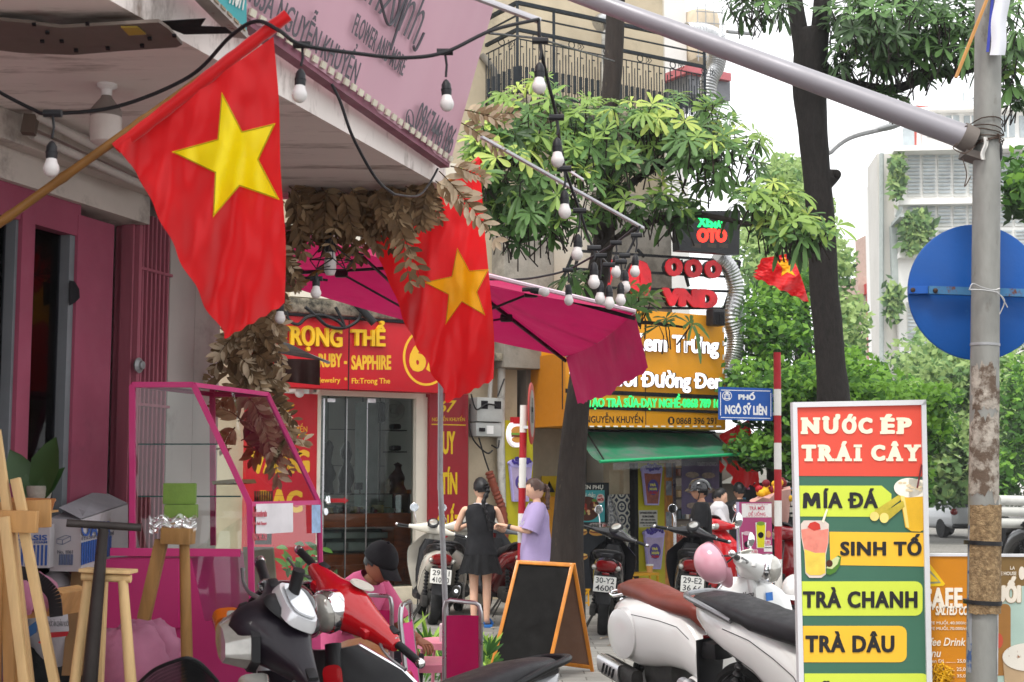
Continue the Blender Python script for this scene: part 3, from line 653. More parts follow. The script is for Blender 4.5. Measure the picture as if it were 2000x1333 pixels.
# ---------------------------------------------------------------- green awning
aw = thing('green_awning', 'faded green sloping awning with bright green front bar under the orange signboard', 'awning', FF.w(1300, 860, .4))
A0, A1 = FF.w(1130, 842, .35), FF.w(1396, 846, .35); B0, B1 = FS.w(1172, 902, .75), FS.w(1480, 886, .75)
def awf(u, v):
    a = A0.lerp(A1, u); b = B0.lerp(B1, u); return a.lerp(b, v) + V((0, 0, -.10 * math.sin(math.pi * v) + .012 * math.sin(u * 23) * math.sin(3.1 * v)))
b = MB(); b.grid(awf, 40, 14); ob = b.build('canvas', mat('green_canvas', '2f7f5b', .75, var=.1, vs=2, col2='60756a', c2=.52, c2w=.2, c2s=2.5, transl=.3), aw, smooth=180)
b = MB(); b.tube([B0, B1], .022, 8); b.build('front_bar', mat('green_bar', '1f9a63', .4), aw)
b = MB(); b.tube([A0, A1], .03, 8); b.tube([A0.lerp(A1, .05), B0.lerp(B1, .03)], .012, 6); b.tube([A0.lerp(A1, .98), B0.lerp(B1, .85)], .012, 6); b.build('arm', BLACKM, aw)
b = MB(); b.grid(lambda u, v: B0.lerp(B1, .08 + u * .8) + V((0, .06, -.02 - .10 * v)), 20, 2); b.build('clear_valance', glassmat('clear_vinyl', (.7, .7, .72), .02, .3), aw)
# ---------------------------------------------------------------- red channel letters on a black frame, above the orange sign
ch = thing('price_sign', 'red block numerals on a black metal rack standing on the orange signboard', 'sign', FS.w(1300, 606, -.3))
b = MB()
def fp(x, y, d=-.2): return FS.w(x, y, d)
for a, c in (((1120, 490), (1445, 511)), ((1110, 525), (1442, 542)), ((1105, 560), (1436, 570)), ((1260, 602), (1430, 603)), ((1445, 511), (1427, 603)), ((1122, 490), (1085, 580)), ((1128, 505), (1105, 600)), ((1445, 511), (1415, 600)), ((1330, 508), (1345, 560)), ((1245, 488), (1258, 502))): b.bar(fp(*a), fp(*c), .035)
b.build('rack', BLACKM, ch)
CRED = mat('channel_red', 'bd1320', .3, var=.35, vs=3, emit=.12); CSIDE = mat('channel_side', '151a1e', .5)  # slight glow added to brighten the red faces, not a lamp
for t, x0, x1, y0, y1 in (('7', 1162, 1205, (508, 508), (585, 585)), ('0', 1226, 1272, (508, 510), (584, 586)), ('O', 1299, 1333, (504, 504), (540, 541)), ('O', 1337, 1371, (506, 507), (543, 544)), ('O', 1376, 1409, (508, 509), (544, 545)), ('VND', 1292, 1401, (562, 567), (597, 604))):
    b = MB(); FS.text(b, t, x0 - 3, y0, x1 - 3, y1, -.17, ext=.05, off=.085); b.build('letter_side', CSIDE, ch, smooth=0)
    b = MB(); FS.text(b, t, x0, y0, x1, y1, -.11, ext=.012, off=.085); b.build('red_letters', CRED, ch, smooth=0)
# floodlight under the rack
fl = thing('floodlight', 'black ribbed floodlight clamped below the red price letters', 'lamp', FS.w(1406, 636, .1))
b = MB(); FS.rect(b, 1393, 604, 1417, 636, .05, .22, bev=.02); b.build('case', BLACKP, fl)
b = MB()
for k in range(6): FS.rect(b, 1396 + k * 3.4, 610, 1397.6 + k * 3.4, 634, .22, .235)
b.build('fins', DARK, fl)
# LED board
FL = Fr(FF.p(0, 0, 1.15), FF.x)
ld = thing('led_board', 'black LED board with green and red dot letters half hidden by leaves', 'sign', FL.w(1380, 495))
b = MB(); FL.poly(b, [(1322, 412), (1446, 412), (1444, 498), (1324, 490)], -.12, 0); b.build('case', mat('led_black', '101114', .4), ld)
b = MB(); FL.text(b, 'OTO', 1361, (446, 448), 1420, (474, 474), .004, off=.07); b.build('red_dots', mat('led_red', 'ff3020', .5, emit=1.2, var=0), ld, smooth=0)
b = MB(); FL.text(b, 'XE', 1362, 424, 1390, 444, .004, off=.05); FL.text(b, 'MÁY', 1388, 430, 1418, 446, .004, off=.05); b.build('green_dots', mat('led_green', '18e070', .5, emit=1.0, var=0), ld, smooth=0)
b = MB(); FL.ring(b, 1383, 455, 52, 38, 1, 0, .003, n=30); b.build('border', mat('led_line', '2c2c2e', .6), ld)
b = MB()
for x in (1352, 1382, 1405): FL.rect(b, x, 476, x + 17, 484, 0, .003)
b.build('dim_dots', mat('led_dim', '3a322c', .6), ld)
# silver ducts
def duct(name, P, r, label, d):
    Q = bez([FF.w(x, y, d) for x, y in P], 14); b = MB()
    b.tube(Q, [r * (1 + .10 * (i % 2)) for i in range(len(Q))], 16)
    return b.solo(name, mat('foil_duct', 'b9babb', .3, .85, var=.15, vs=15, bump=.3, bs=60), label, 'duct', 'silver flexible ducts', smooth=30)
duct('flexible_duct', [(1340, 62), (1375, 64), (1398, 75), (1402, 100), (1398, 130), (1384, 160), (1382, 200), (1390, 245), (1392, 275), (1396, 330)], .13, 'silver flexible duct running down beside the balcony end', .6)
duct('flexible_duct', [(1400, 500), (1425, 525), (1437, 570), (1428, 620), (1436, 660), (1432, 700), (1418, 735), (1416, 760)], .12, 'silver flexible duct curling round the right edge of the orange signboard', .75)
duct('flexible_duct', [(1168, 48), (1182, 40), (1200, 38)], .11, 'short silver flexible duct poking through the balcony railing', .7)

pbg = thing('bread_bag', 'clear plastic bag of bread rolls hanging before the patterned tile pillar', 'bag', FF.w(1205, 1058, .1))
b = MB(); r2 = random.Random(9)
for k in range(14): b.sph(FF.w(1203 + r2.gauss(0, 6), 1042 + r2.gauss(0, 7), .1 + r2.uniform(0, .1)), (.05, .04, .035), 8)
b.build('rolls', mat('bread_roll', 'b87a3a', .6, var=.2), pbg)
b = MB(); b.loft([sup(FF.w(1190 + 13 * min(1, k * 1.1), 968 + 90 * k, .14), .02 + .16 * k ** .8, .02 + .10 * k, 18, 2, FF.x, FF.z) for k in (0, .15, .4, .7, .9, 1)]); b.build('film', MATS.get('clear_vinyl'), pbg)
ars = thing('arrow_sign', 'white edge-lit arrow shaped sign beside the orange signboard duct', 'sign', FF.w(1447, 700, .6)); FA = Fr(FF.p(0, 0, .6), FF.x)
b = MB(); FA.poly(b, [(1447, 588), (1459, 620), (1455, 624), (1452, 700), (1438, 712), (1440, 640), (1434, 632)], 0, .05); b.build('panel', mat('arrow_grey', 'a9b5ae', .4), ars)
b = MB(); b.tube([FA.w(x, y, .05) for x, y in ((1447, 588), (1459, 620), (1455, 624), (1452, 700), (1438, 712), (1440, 640), (1434, 632))], .014, 6, closed=True); b.build('lit_edge', LIT, ars)
# ---------------------------------------------------------------- the pink flower shop on the left
SD = V((.309, .951, 0))
FB = Fr((-1.416, 6.9, 0), SD)
PINK = mat('pink_wall', '8c4257', .75, var=.12, vs=3, bump=.15, bs=60, col2='6f3347', c2=.7, c2w=.2, c2s=2)
PINKMET = mat('pink_grille', '9a5563', .6, var=.15, vs=4, stretch=(6, 6, .4))
CEIL = mat('stained_ceiling', 'e2d9d3', .9, var=.06, vs=2, bump=.15, bs=30, col2='8b7d74', c2=.6, c2w=.16, c2s=2.2, stretch=(.6, 2.4, 1))
BEAMM = mat('old_white_beam', 'bdb3ab', .9, var=.1, vs=3, col2='574d47', c2=.62, c2w=.2, c2s=2.5)
PILL = mat('pillar_white', 'b0a7a2', .8, var=.06, vs=3, col2='8e857f', c2=.65, c2w=.2, c2s=3)
fs = thing('flower_shop', 'pink flower shop with stained white canopy, folding grille and dark window', 'shop', FB.w(300, 1330))
zc = 2.93
def L(px, py, d=0): return FB.loc(px, py, d)
def sx(px): return L(px, 700)[0]
def sbox(mb, x0, x1, y0, y1, d0, d1, m=0, bev=0): return mb.box(FB.p((x0 + x1) / 2, (y0 + y1) / 2, (d0 + d1) / 2), (abs(x1 - x0), abs(y1 - y0), abs(d1 - d0)), FB.M(), bev, m)
s0 = -5.6
yb = L(100, 388)[1]; yt = L(100, 300)[1]
w = MB(); sbox(w, s0, -.02, zc, zc + .16, -.6, 1.17); w.build('canopy_slab', CEIL, fs)
w = MB(); sbox(w, s0, sx(262), yb, zc, -.3, .06); sbox(w, s0, sx(325), yb + .12, zc, .06, .14, bev=.01); w.build('beam', BEAMM, fs)
w = MB(); sbox(w, sx(329), sx(379), 0, zc, -.4, .0, bev=.006); sbox(w, sx(380), 0, 0, zc, -.4, .0, bev=.03); w.build('pillar', PILL, fs)
w = MB(); sbox(w, s0, sx(-60), 0, yb, -.1, .03); sbox(w, sx(18), sx(44), 0, yb - .07, -.06, .04, bev=.005); sbox(w, s0, sx(137), yb - .13, yb, -.05, .03)
w.build('window_frame', PINK, fs)
w = MB(); sbox(w, sx(131), sx(203), 0, yb - .04, -.35, .035, bev=.006); w.build('pink_panel', PINK, fs)
w = MB(); sbox(w, sx(-58), sx(19), .3, yb - .13, -.03, -.024); sbox(w, sx(43), sx(126), .3, yb - .13, -.03, -.024); w.each('glass', GLASSDK, fs)
w = MB(); sbox(w, sx(121), sx(132), 0, yb - .13, -.05, .02); sbox(w, sx(13), sx(18), 0, yb - .13, -.05, .02); w.each('grey_jamb', mat('jamb', '6d7175', .5), fs)
w = MB(); sbox(w, s0, sx(140), 0, zc, -1.6, -1.5); sbox(w, sx(138), sx(142), 0, zc, -1.5, -.1); w.build('inner_wall', mat('dim_room', '8b8690', .8, var=.1, vs=1.5), fs)
w = MB(); sbox(w, sx(44), sx(70), .2, 1.75, -.6, -.3); sbox(w, sx(70), sx(128), 0, 1.9, -.9, -.7); w.build('inner_cupboard', mat('dim_cupboard', '27232b', .7), fs)
w = MB(); sbox(w, sx(44), sx(95), 1.86, 1.91, -.5, -.2); sbox(w, sx(92), sx(96), 1.7, 1.86, -.5, -.2); w.build('inner_shelf', mat('shelf_metal', '8d8f94', .5), fs)
w = MB(); sbox(w, sx(203), sx(330), 0, zc, -.5, -.45); sbox(w, sx(226), sx(252), 0, 2.1, -.2, -.15); w.build('doorway_void', DARK, fs)
w = MB()
n = 15
for k in range(n):
    a = sx(266) + (sx(328) - sx(266)) * k / n
    sbox(w, a, a + .012, .15, yb + .06, -.12 + .03 * (k % 2), -.02 + .03 * (k % 2))
for y in (1.0, 1.9, 2.5): sbox(w, sx(264), sx(328), y, y + .012, -.1, .016)
sbox(w, sx(254), sx(257), .15, yb, -.06, .0); sbox(w, sx(259), sx(265), .15, yb, -.1, .02)
w.build('folding_grille', PINKMET, fs)
w = MB(); w.lathe([(0, 0), (.03, 0), (.035, .01), (.02, .02), (.018, .03), (0, .032)], axis(FB.w(268, 714, .02), FB.z), 12); w.build('padlock_plate', GALV, fs)
# hole in the pink panel
w = MB(); FB.poly(w, [(136, 548), (146, 550), (155, 565), (156, 582), (146, 592), (136, 597)], .036, .038); w.build('panel_hole', DARK, fs)
# pavement step / floor of the shop
w = MB(); sbox(w, s0, .1, .0, .12, -.6, .3, bev=.01); w.build('threshold', CONC, fs)
# ceiling patch plates and hole
cp1 = thing('ceiling_plate', 'grey sheet metal plates screwed under the canopy with a yellow sticker', 'ceiling panel', pt(150, 70, 4.2))
def cz(px, py, z=zc): return atz(px, py, z)
def flatpoly(mb, P, z0, z1, m=0): mb.prism([cz(x, y, z0).xy[:] for x, y in P], z0, z1, m=m)
SHEET = mat('brown_sheet', '6f645c', .6, .2, var=.08, vs=3)
w = MB(); flatpoly(w, [(-60, 35), (70, 47), (142, 108), (40, 104), (-60, 92)], zc - .03, zc - .02); w.each('plate', SHEET, cp1)
w = MB(); flatpoly(w, [(62, 48), (120, 55), (310, 44), (330, 58), (356, 88), (345, 93), (240, 100), (143, 108)], zc - .045, zc - .035); w.each('plate', SHEET, cp1)
w = MB(); flatpoly(w, [(236, 54), (268, 54), (285, 68), (252, 70)], zc - .05, zc - .046); w.build('sticker', mat('sticker_yellow', 'a98f3a', .6), cp1)
w = MB()
for x, y in ((66, 50), (92, 66), (82, 83), (148, 101), (170, 49), (120, 83), (210, 97), (292, 78), (340, 72), (277, 92)): flatpoly(w, [(x - 4, y - 2), (x + 4, y - 2), (x + 5, y + 2), (x - 3, y + 2)], zc - .053, zc - .047)
w.build('screw_holes', DARK, cp1)
w = MB(); flatpoly(w, [(304, 43), (402, 37), (392, 52), (440, 54), (455, 66), (360, 68), (335, 58)], zc - .004, zc - .002); w.build('ceiling_hole', DARK, fs)
# fluorescent tubes on the beam
tl = thing('tube_light', 'two pale fluorescent tubes along the white beam under the canopy', 'lamp', FB.w(150, 290, .2))
w = MB(); w.tube([FB.w(68, 225, .24), FB.w(300, 348, .24)], .017, 10); w.tube([FB.w(62, 264, .2), FB.w(300, 372, .2)], .017, 10); w.each('tube', mat('tube_glass', 'b9b2ac', .3), tl)
w = MB(); w.bar(FB.w(52, 232, .16), FB.w(300, 352, .16), .06, .07); w.build('batten', BEAMM, tl)
w = MB(); w.bar(FB.w(62, 226, .22), FB.w(55, 262, .22), .03, .05); w.build('end_holder', mat('holder_brown', '5f5148', .6), tl)
# big LED bulb under the ceiling
lb = thing('ceiling_bulb', 'large unlit white bulb hanging under the stained canopy', 'lamp', atz(209, 165, zc))
c = atz(209, 165, zc); k = c.y / F
w = MB(); w.lathe([(0, 0), (.035, 0), (.035, -.01), (.018, -.02), (.018, -26 * k)], Matrix.Translation(c), 16); w.build('holder', WHITEP, lb)
w = MB(); w.lathe([(.018, -24 * k), (.02, -28 * k), (30 * k, -52 * k), (31 * k, -68 * k)], Matrix.Translation(c), 20); w.build('neck', mat('bulb_grey', '7d746e', .5), lb)
w = MB(); w.lathe([(31 * k, -67.5 * k), (31 * k, -100 * k), (29 * k, -118 * k), (15 * k, -126 * k), (0, -127 * k)], Matrix.Translation(c), 20); w.build('globe', mat('bulb_white', 'c9c1ba', .35), lb)
# ---------------------------------------------------------------- pink banner along the canopy edge
FC = Fr(FB.p(0, 0, 1.2 - .303 * 2.95), SD, (FB.z * .29 + V((0, 0, .957)))[:])
bn = thing('shop_banner', 'long dusty pink banner with grey lettering leaning out from the canopy edge', 'sign', FC.w(700, 190))
(ax, ay), (bx, by) = FC.loc(490, 46), FC.loc(869, 319)
w = MB(); nU = 60
def banf(u, v):
    x = ax - 2.2 + (bx - ax + 2.2) * u; yb_ = by + (ay - by) * (bx - x) / (bx - ax)
    return FC.p(x, yb_ + 1.9 * v, .02 + .008 * math.sin(u * 40 + v * 5) * (1 - v) ** 3)
w.grid(banf, nU, 8); w.build('banner_cloth', mat('banner_pink', 'c79daa', .6, var=.05, vs=2, stretch=(1, 1, .3)), bn, smooth=180)
w = MB(); w.bar(FC.p(ax - 2.2, ay + (ay - by) / (bx - ax) * 2.2 - .01, -.0), FC.p(bx, by - .0, -.0), .045, .045); w.bar(FC.p(bx - .012, by, -.012), FC.p(bx - .012, by + 1.9, -.012), .03); w.build('frame', mat('banner_frame', '7d4a59', .6), bn)
w = MB()
for k in range(30):
    u = k / 29; x = bx - .03 - u * (bx - ax + .1); y = by + (ay - by) * (bx - x) / (bx - ax) + .02
    w.box(FC.p(x, y, .035), (.038, .024, .008), FC.M())
w.each('led_module', mat('led_cream', 'cfc8b4', .5), bn)
GREYT = mat('banner_grey', '57545a', .6)
w = MB(); FC.line(w, '163A NGUYỄN KHUYỂN', (486, 3), (694, 165), .088, .036, off=.006)
w.build('lettering', GREYT, bn, smooth=0)
w = MB(); FC.line(w, 'FLOWER AND MORE', (687, 64), (786, 149), .08, .036, off=.008, spc=1.1); w.build('lettering', GREYT, bn, smooth=0)
w = MB(); FC.line(w, '0967446186', (808, 251), (879, 302), .125, .036, off=.005); w.build('lettering', GREYT, bn, smooth=0)
w = MB(); FC.ring(w, 801, 236, 8, 22, 2, .034, .036); FC.poly(w, [(797, 228), (799, 225), (801, 240), (806, 246), (805, 250), (799, 246)], .034, .036); w.build('phone_icon', GREYT, bn, smooth=0)
w = MB(); FC.line(w, 'unXinh', (700, -8), (812, 92), .24, .036, off=-.008, shear=.35)
for P in ([(742, -6), (758, 48), (775, 30), (782, -5)], [(763, 98), (778, 52), (795, 0)], [(808, 90), (812, 98), (828, 65)]): w.tube(bez([FC.w(x, y, .037) for x, y in P], 8), .006, 5)
w.build('lettering', GREYT, bn, smooth=0)
# teal sign panel nearer along the canopy edge
tq = thing('teal_sign', 'corner of a turquoise sign with rusty white edge under the canopy', 'sign', pt(460, 40, 4.3))
q = [pt(400, -40, 4.25), pt(484, 72, 4.32), pt(481, -60, 4.4), pt(380, -60, 4.3)]
w = MB(); P = [(400, -40), (485, 75), (480, -60), (390, -60)]
FT = Fr(FB.p(0, 0, 1.33 - .204 * 2.95), SD, (FB.z * .2 + V((0, 0, .98)))[:])
FT.poly(w, [(396, -12), (482, 62), (481, -60), (396, -60)], -.03, 0); w.build('panel', mat('teal', '3d9ba0', .5, var=.1), tq)
w = MB(); FT.poly(w, [(388, -22), (485, 77), (484, 62), (392, -32)], -.05, .01); w.build('edge', mat('rusty_white', 'a9a29b', .7, var=.1, col2='6e3d2c', c2=.62, c2w=.1, c2s=12), tq)
w = MB(); FT.line(w, 'HOA', (448, 4), (475, 18), .14, .004, off=.02); w.build('lettering', WHITEPAINT, tq, smooth=0)
w = MB()
for k in range(5): FT.poly(w, [(420 + k * 13, 2 + k * 13), (428 + k * 13, 10 + k * 13), (428 + k * 13, 4 + k * 13), (420 + k * 13, -4 + k * 13)], 0.0, .014)
w.build('clips', mat('clip_tan', '8f8069', .6), tq)
# ---------------------------------------------------------------- bamboo flag poles and flags
FLAGR = mat('flag_satin', 'dc0a14', .40, var=.04, transl=.35, sheen=.4); STARY = mat('flag_star', 'f8e206', .45, var=.06, vs=10, transl=.2); STARY2 = mat('flag_star_amber', 'f6b008', .45, var=.06, vs=10, transl=.2)
BAMBOO = mat('bamboo', '7d5527', .5, var=.25, vs=6)
def poly_at(P, t):
    t = t * (len(P) - 1); i = min(int(t), len(P) - 2); a, b = V((*P[i], 0)), V((*P[i + 1], 0)); q = a.lerp(b, t - i); return q.x, q.y
def flag(label, Lp, Rp, Y, star, smat, seed, amp=.05, nf=2.4, group='red flags with a yellow star'):
    Lp = [p[:2] for p in bez([(x, y, 0) for x, y in Lp], 6)]; Rp = [p[:2] for p in bez([(x, y, 0) for x, y in Rp], 6)]
    th = thing('flag', label, 'flag', pt(*Lp[len(Lp) // 2], Y), group=group)
    x0 = min(p[0] for p in Lp); x1 = max(p[0] for p in Rp); y0 = min(p[1] for p in Rp); y1 = max(p[1] for p in Lp)
    def dep(px, py):
        u = (px - x0) / (x1 - x0); v = (py - y0) / (y1 - y0)
        g = u - .38 * (1 - v)
        return Y + amp * (.25 + v) * (math.sin(6.283 * nf * g + seed) + .5 * math.sin(6.283 * (nf * 1.9) * g + 2 * v + seed * 2) + .22 * math.sin(6.283 * (nf * 3.1) * g - 5 * v)) + amp * .35 * noise.noise(V((u * 5, v * 4, seed))) + amp * .26 * noise.noise(V((u * 14, v * 11, seed))) 
    b = MB()
    def f(u, v):
        l, r = poly_at(Lp, v), poly_at(Rp, v); x = l[0] * (1 - u) + r[0] * u; y = l[1] * (1 - u) + r[1] * u
        sc = 5 * math.sin(v * 34 + seed) * (1 - u) ** 6 * v; y += 2 * math.sin(u * 30) * (v > .98)
        return pt(x + sc, y, dep(x, y))
    b.grid(f, 70, 90); b.build('flag_cloth', FLAGR, th, smooth=180, fix=False)
    b = MB(); c = (sum(p[0] for p in star) / len(star), sum(p[1] for p in star) / len(star)); n = 14
    for i in range(len(star)):
        A, B = star[i], star[(i + 1) % len(star)]; ids = {}; vs = []
        for a in range(n + 1):
            for e in range(n + 1 - a):
                u, v = a / n, e / n; x = c[0] + (A[0] - c[0]) * u + (B[0] - c[0]) * v; y = c[1] + (A[1] - c[1]) * u + (B[1] - c[1]) * v
                ids[a, e] = len(vs); vs.append(pt(x, y, dep(x, y) - .006))
        fcs = []
        for a in range(n):
            for e in range(n - a):
                fcs.append([ids[a, e], ids[a + 1, e], ids[a, e + 1]])
                if a + e < n - 1: fcs.append([ids[a + 1, e], ids[a + 1, e + 1], ids[a, e + 1]])
        b.add(vs, fcs)
    b.build('star', smat, th, smooth=180, fix=False)
    b = MB(); P = []
    for i in range(len(star)):
        A, B = star[i], star[(i + 1) % len(star)]
        for k in range(8):
            t = k / 8; x = A[0] + (B[0] - A[0]) * t; y = A[1] + (B[1] - A[1]) * t; x += (c[0] - x) * .035; y += (c[1] - y) * .035; P.append(pt(x, y, dep(x, y) - .0075))
    b.tube(P, .0012, 4, closed=True); b.build('stitching', mat('stitch_olive', '8a7a10', .7), th)
    return th
flag('large red flag with a lemon yellow star hanging from the near bamboo pole', [(228, 288), (270, 345), (318, 440), (380, 560), (441, 662)], [(534, 72), (545, 200), (548, 330), (558, 470), (556, 594)], 4.0,
     [(433, 180), (473, 257), (538, 241), (505, 312), (546, 391), (468, 364), (416, 425), (420, 338), (335, 297), (425, 272)], STARY, 1.2, .042, 1.7)
flag('red flag with an amber star hanging in front of the magenta parasol', [(730, 484), (762, 555), (800, 650), (838, 715), (876, 787)], [(937, 313), (945, 430), (957, 560), (965, 660), (964, 742)], 6.75,
     [(893, 484), (917, 529), (955, 526), (932, 571), (948, 617), (902, 590), (870, 635), (876, 576), (828, 552), (882, 540)], STARY2, 2.6, .045, 1.5)
def pole(label, P, r, knots, wrap):
    th = thing('flag_pole', label, 'pole', P[0], group='bamboo flag poles')
    b = MB(); a, c = P; n = 40
    b.tube([a.lerp(c, i / n) for i in range(n + 1)], [r * (1.18 if any(abs(i / n - k) < .014 for k in knots) else 1) for i in range(n + 1)], 12); b.build('bamboo', BAMBOO, th)
    b = MB(); q0, q1 = wrap; b.tube([q0.lerp(q1, i / 24) for i in range(25)], [r * 1.45 * (1 + .06 * math.sin(i * 2.1)) for i in range(25)], 12); b.build('flag_sleeve', FLAGR, th)
pole('bamboo pole of the near red flag, sloping up from the left', (pt(-60, 478, 3.98), pt(545, 46, 4.0)), 0.0128, (.13, .31, .55), (pt(226, 290, 3.99), pt(562, 30, 4.0)))
pole('thin bamboo pole of the red flag in front of the magenta parasol', (pt(578, 562, 6.7), pt(930, 318, 6.78)), .013, (.1, .3), (pt(728, 480, 6.76), pt(938, 312, 6.79)))
# ---------------------------------------------------------------- string lights
CABLE = mat('cable_black', '1e1d20', .5); BULB = mat('bulb_opal', 'cfcac8', .35, var=.03); SOCK = mat('socket_black', '202023', .5)
SOCKV, BULBV = {}, {}
def light_string(label, path, bulbs, r=.006):
    th = thing('light_string', label, 'string lights', path[0], group='festoon light strings')
    b = MB(); b.tube(bez(path, 10), r, 7); b.build('cable', CABLE, th)
    for (px, py, rp, tx, ty) in bulbs:
        Y = F * .0215 / rp; c = pt(px, py, Y); top = pt(tx, ty, Y + .02); d = (top - c).normalized(); M = axis(c, d) @ Matrix.Scale(.72, 4)
        so_ = MB(); so_.lathe([(.02, .036), (.022, .045), (.022, .062), (.0235, .063), (.0235, .068), (.021, .069), (.02, .09), (.012, .105), (.005, .112)], M, 14)
        so_.tube([c + d * .09, c.lerp(top, .75) + V((.004, 0, 0)), top], .004, 6); so_.tube([top - V((.025, 0, 0)), top + V((.025, 0, 0))], .011, 7)
        o = so_.build('bulb_socket', SOCK, th)
        g_ = MB(); g_.lathe([(0, -.031), (.012, -.0295), (.022, -.022), (.029, -.009), (.0305, .001), (.028, .014), (.023, .024), (.0205, .037)], M, 16); g_.build('globe', BULB, o)
def pp(L): return [pt(x, y, Y) for x, y, Y in L]
light_string('festoon cable looping under the canopy and in front of the pink banner', pp([(-30, 165, 4.2), (60, 212, 4.3), (100, 222, 4.3), (230, 208, 4.3), (370, 150, 4.25), (450, 72, 4.1), (500, 42, 4.0), (545, 60, 3.95), (590, 88, 3.98), (700, 105, 4.1), (790, 113, 4.2), (870, 102, 4.26), (960, 60, 4.35), (1052, 38, 4.5)]),
             [(100, 330, 15.5, 103, 222), (585, 186, 15, 590, 88), (873, 204, 14, 869, 102)])
light_string('festoon cable dropping from the white bar tip down to the bulb cluster', pp([(1052, 38, 4.5), (1056, 90, 4.5), (1068, 150, 4.6), (1086, 225, 4.75), (1101, 320, 5.5), (1132, 412, 5.7), (1153, 473, 6.0), (1175, 503, 6.4), (1192, 518, 6.7), (1208, 514, 6.8), (1228, 490, 6.9), (1240, 465, 6.9), (1250, 442, 6.9)]),
             [(1053, 170, 14, 1055, 80), (1089, 314, 13, 1087, 230), (1103, 415, 12.5, 1102, 330), (1127, 498, 11.3, 1132, 412), (1160, 553, 11.5, 1160, 485), (1172, 585, 10.3, 1173, 500), (1190, 594, 10.3, 1189, 518), (1212, 588, 10, 1213, 512), (1203, 533, 9.8, 1203, 475), (1222, 562, 9.4, 1220, 500), (1240, 532, 9.7, 1243, 460)])
light_string('festoon cable hanging from the white rod across the top of the magenta parasol', pp([(940, 546, 7.6), (1015, 546, 7.6), (1060, 540, 7.6), (1107, 528, 7.6), (1160, 500, 7.4), (1203, 474, 7.2), (1240, 445, 7.0)]),
             [(1111, 588, 9, 1109, 528), (1064, 571, 9, 1030, 566)])
light_string('short festoon cable hanging below the garland behind the near flag', pp([(520, 545, 6.6), (560, 540, 6.6), (640, 548, 6.6)]), [(617, 573, 10.4, 618, 545), (547, 622, 10.4, 547, 544)])
b = MB(); b.tube(bez(pp([(648, 165, 5.1), (665, 200, 5.1), (690, 270, 5.15), (735, 350, 5.3), (770, 380, 5.5)]), 8), .006, 7); b.tube(bez(pp([(770, 380, 5.5), (815, 383, 5.9), (838, 360, 6.2), (855, 330, 6.3)]), 8), .005, 7)
b.solo('power_cable', CABLE, 'thin power cable hanging from the edge of the pink banner across the ceiling', 'cable')
WROD = mat('white_rod', 'bdbcc0', .4, .2)
for P, w_, l_ in (((890, -20, 4.5, 1056, 42, 4.52), .026, 'white metal bar at the top holding the corner of the festoon cable'), ((940, 268, 6.3, 1256, 446, 6.95), .02, 'long white metal rod slanting down in front of the street tree'), ((1106, 330, 8.4, 1140, 352, 8.4), .02, 'short stub of white rod among the leaves behind the long rod')):
    b = MB(); b.bar(pt(*P[:3]), pt(*P[3:]), w_, w_ * .65, bev=.003); b.solo('metal_rod', WROD, l_, 'rod', 'white metal rods')
b = MB(); b.tube(pp([(955, 65, 8), (1050, 75, 9), (1200, 120, 14)]), .008, 5); b.solo('overhead_wire', CABLE, 'thin dark wire crossing in front of the balcony', 'wire')
# geometric wire lamp under the canopy end
gl = thing('geometric_lamp', 'black wire frame geometric pendant lamp with a white bulb, behind the dried leaves', 'lamp', pt(645, 525, 6.6))
b = MB(); C = [pt(x, y, Y) for x, y, Y in ((605, 508, 6.5), (640, 500, 6.75), (690, 510, 6.6), (675, 527, 6.4), (618, 526, 6.4), (650, 505, 6.3))]; T = [pt(x, y, 6.5) for x, y in ((638, 470), (650, 470))]
for i in range(6):
    b.tube([C[i], C[(i + 1) % 6]], .003, 4); b.tube([C[i], T[i % 2]], .003, 4); b.tube([C[i], C[(i + 2) % 6]], .0025, 4)
b.tube([pt(645, 470, 6.5), pt(645, 370, 6.5)], .004, 5); b.build('wire_frame', BLACKM, gl)
b = MB(); b.lathe([(.018, .06), (.026, .07), (.026, .12), (.01, .13)], Matrix.Translation(pt(645, 520, 6.5)), 12); b.build('socket', SOCK, gl)
b = MB(); b.lathe([(0, -.045), (.02, -.042), (.028, -.02), (.028, .03), (.02, .065)], Matrix.Translation(pt(645, 520, 6.5)), 14); b.build('globe', BULB, gl)
# ---------------------------------------------------------------- dried leaf garland
DRY = [mat('dry_leaf_a', '735b40', .75, var=.3, vs=9, transl=.15), mat('dry_leaf_b', '957e60', .75, var=.25, vs=9, transl=.15), mat('dry_leaf_c', '57432e', .8, var=.3, vs=9), mat('dry_leaf_d', 'c6b498', .75, var=.2, vs=9, transl=.15)]
def leaf(b, p, d, n, L, wd, m, curl=.15):
    d = V(d).normalized(); s = d.cross(V(n)).normalized(); n = s.cross(d)
    vs = []; T = ((0, .06), (.3, .8), (.62, 1), (.85, .55), (1, .03))
    for t, k in T:
        c = p + d * (L * t) - n * (curl * L * t * t); q = s * (wd * k)
        vs += [c - q + n * (wd * .35 * k), c, c + q + n * (wd * .35 * k)]
    fs = []
    for i in range(len(T) - 1):
        a = i * 3; fs += [[a, a + 1, a + 4, a + 3], [a + 1, a + 2, a + 5, a + 4]]
    b.add(vs, fs, m)
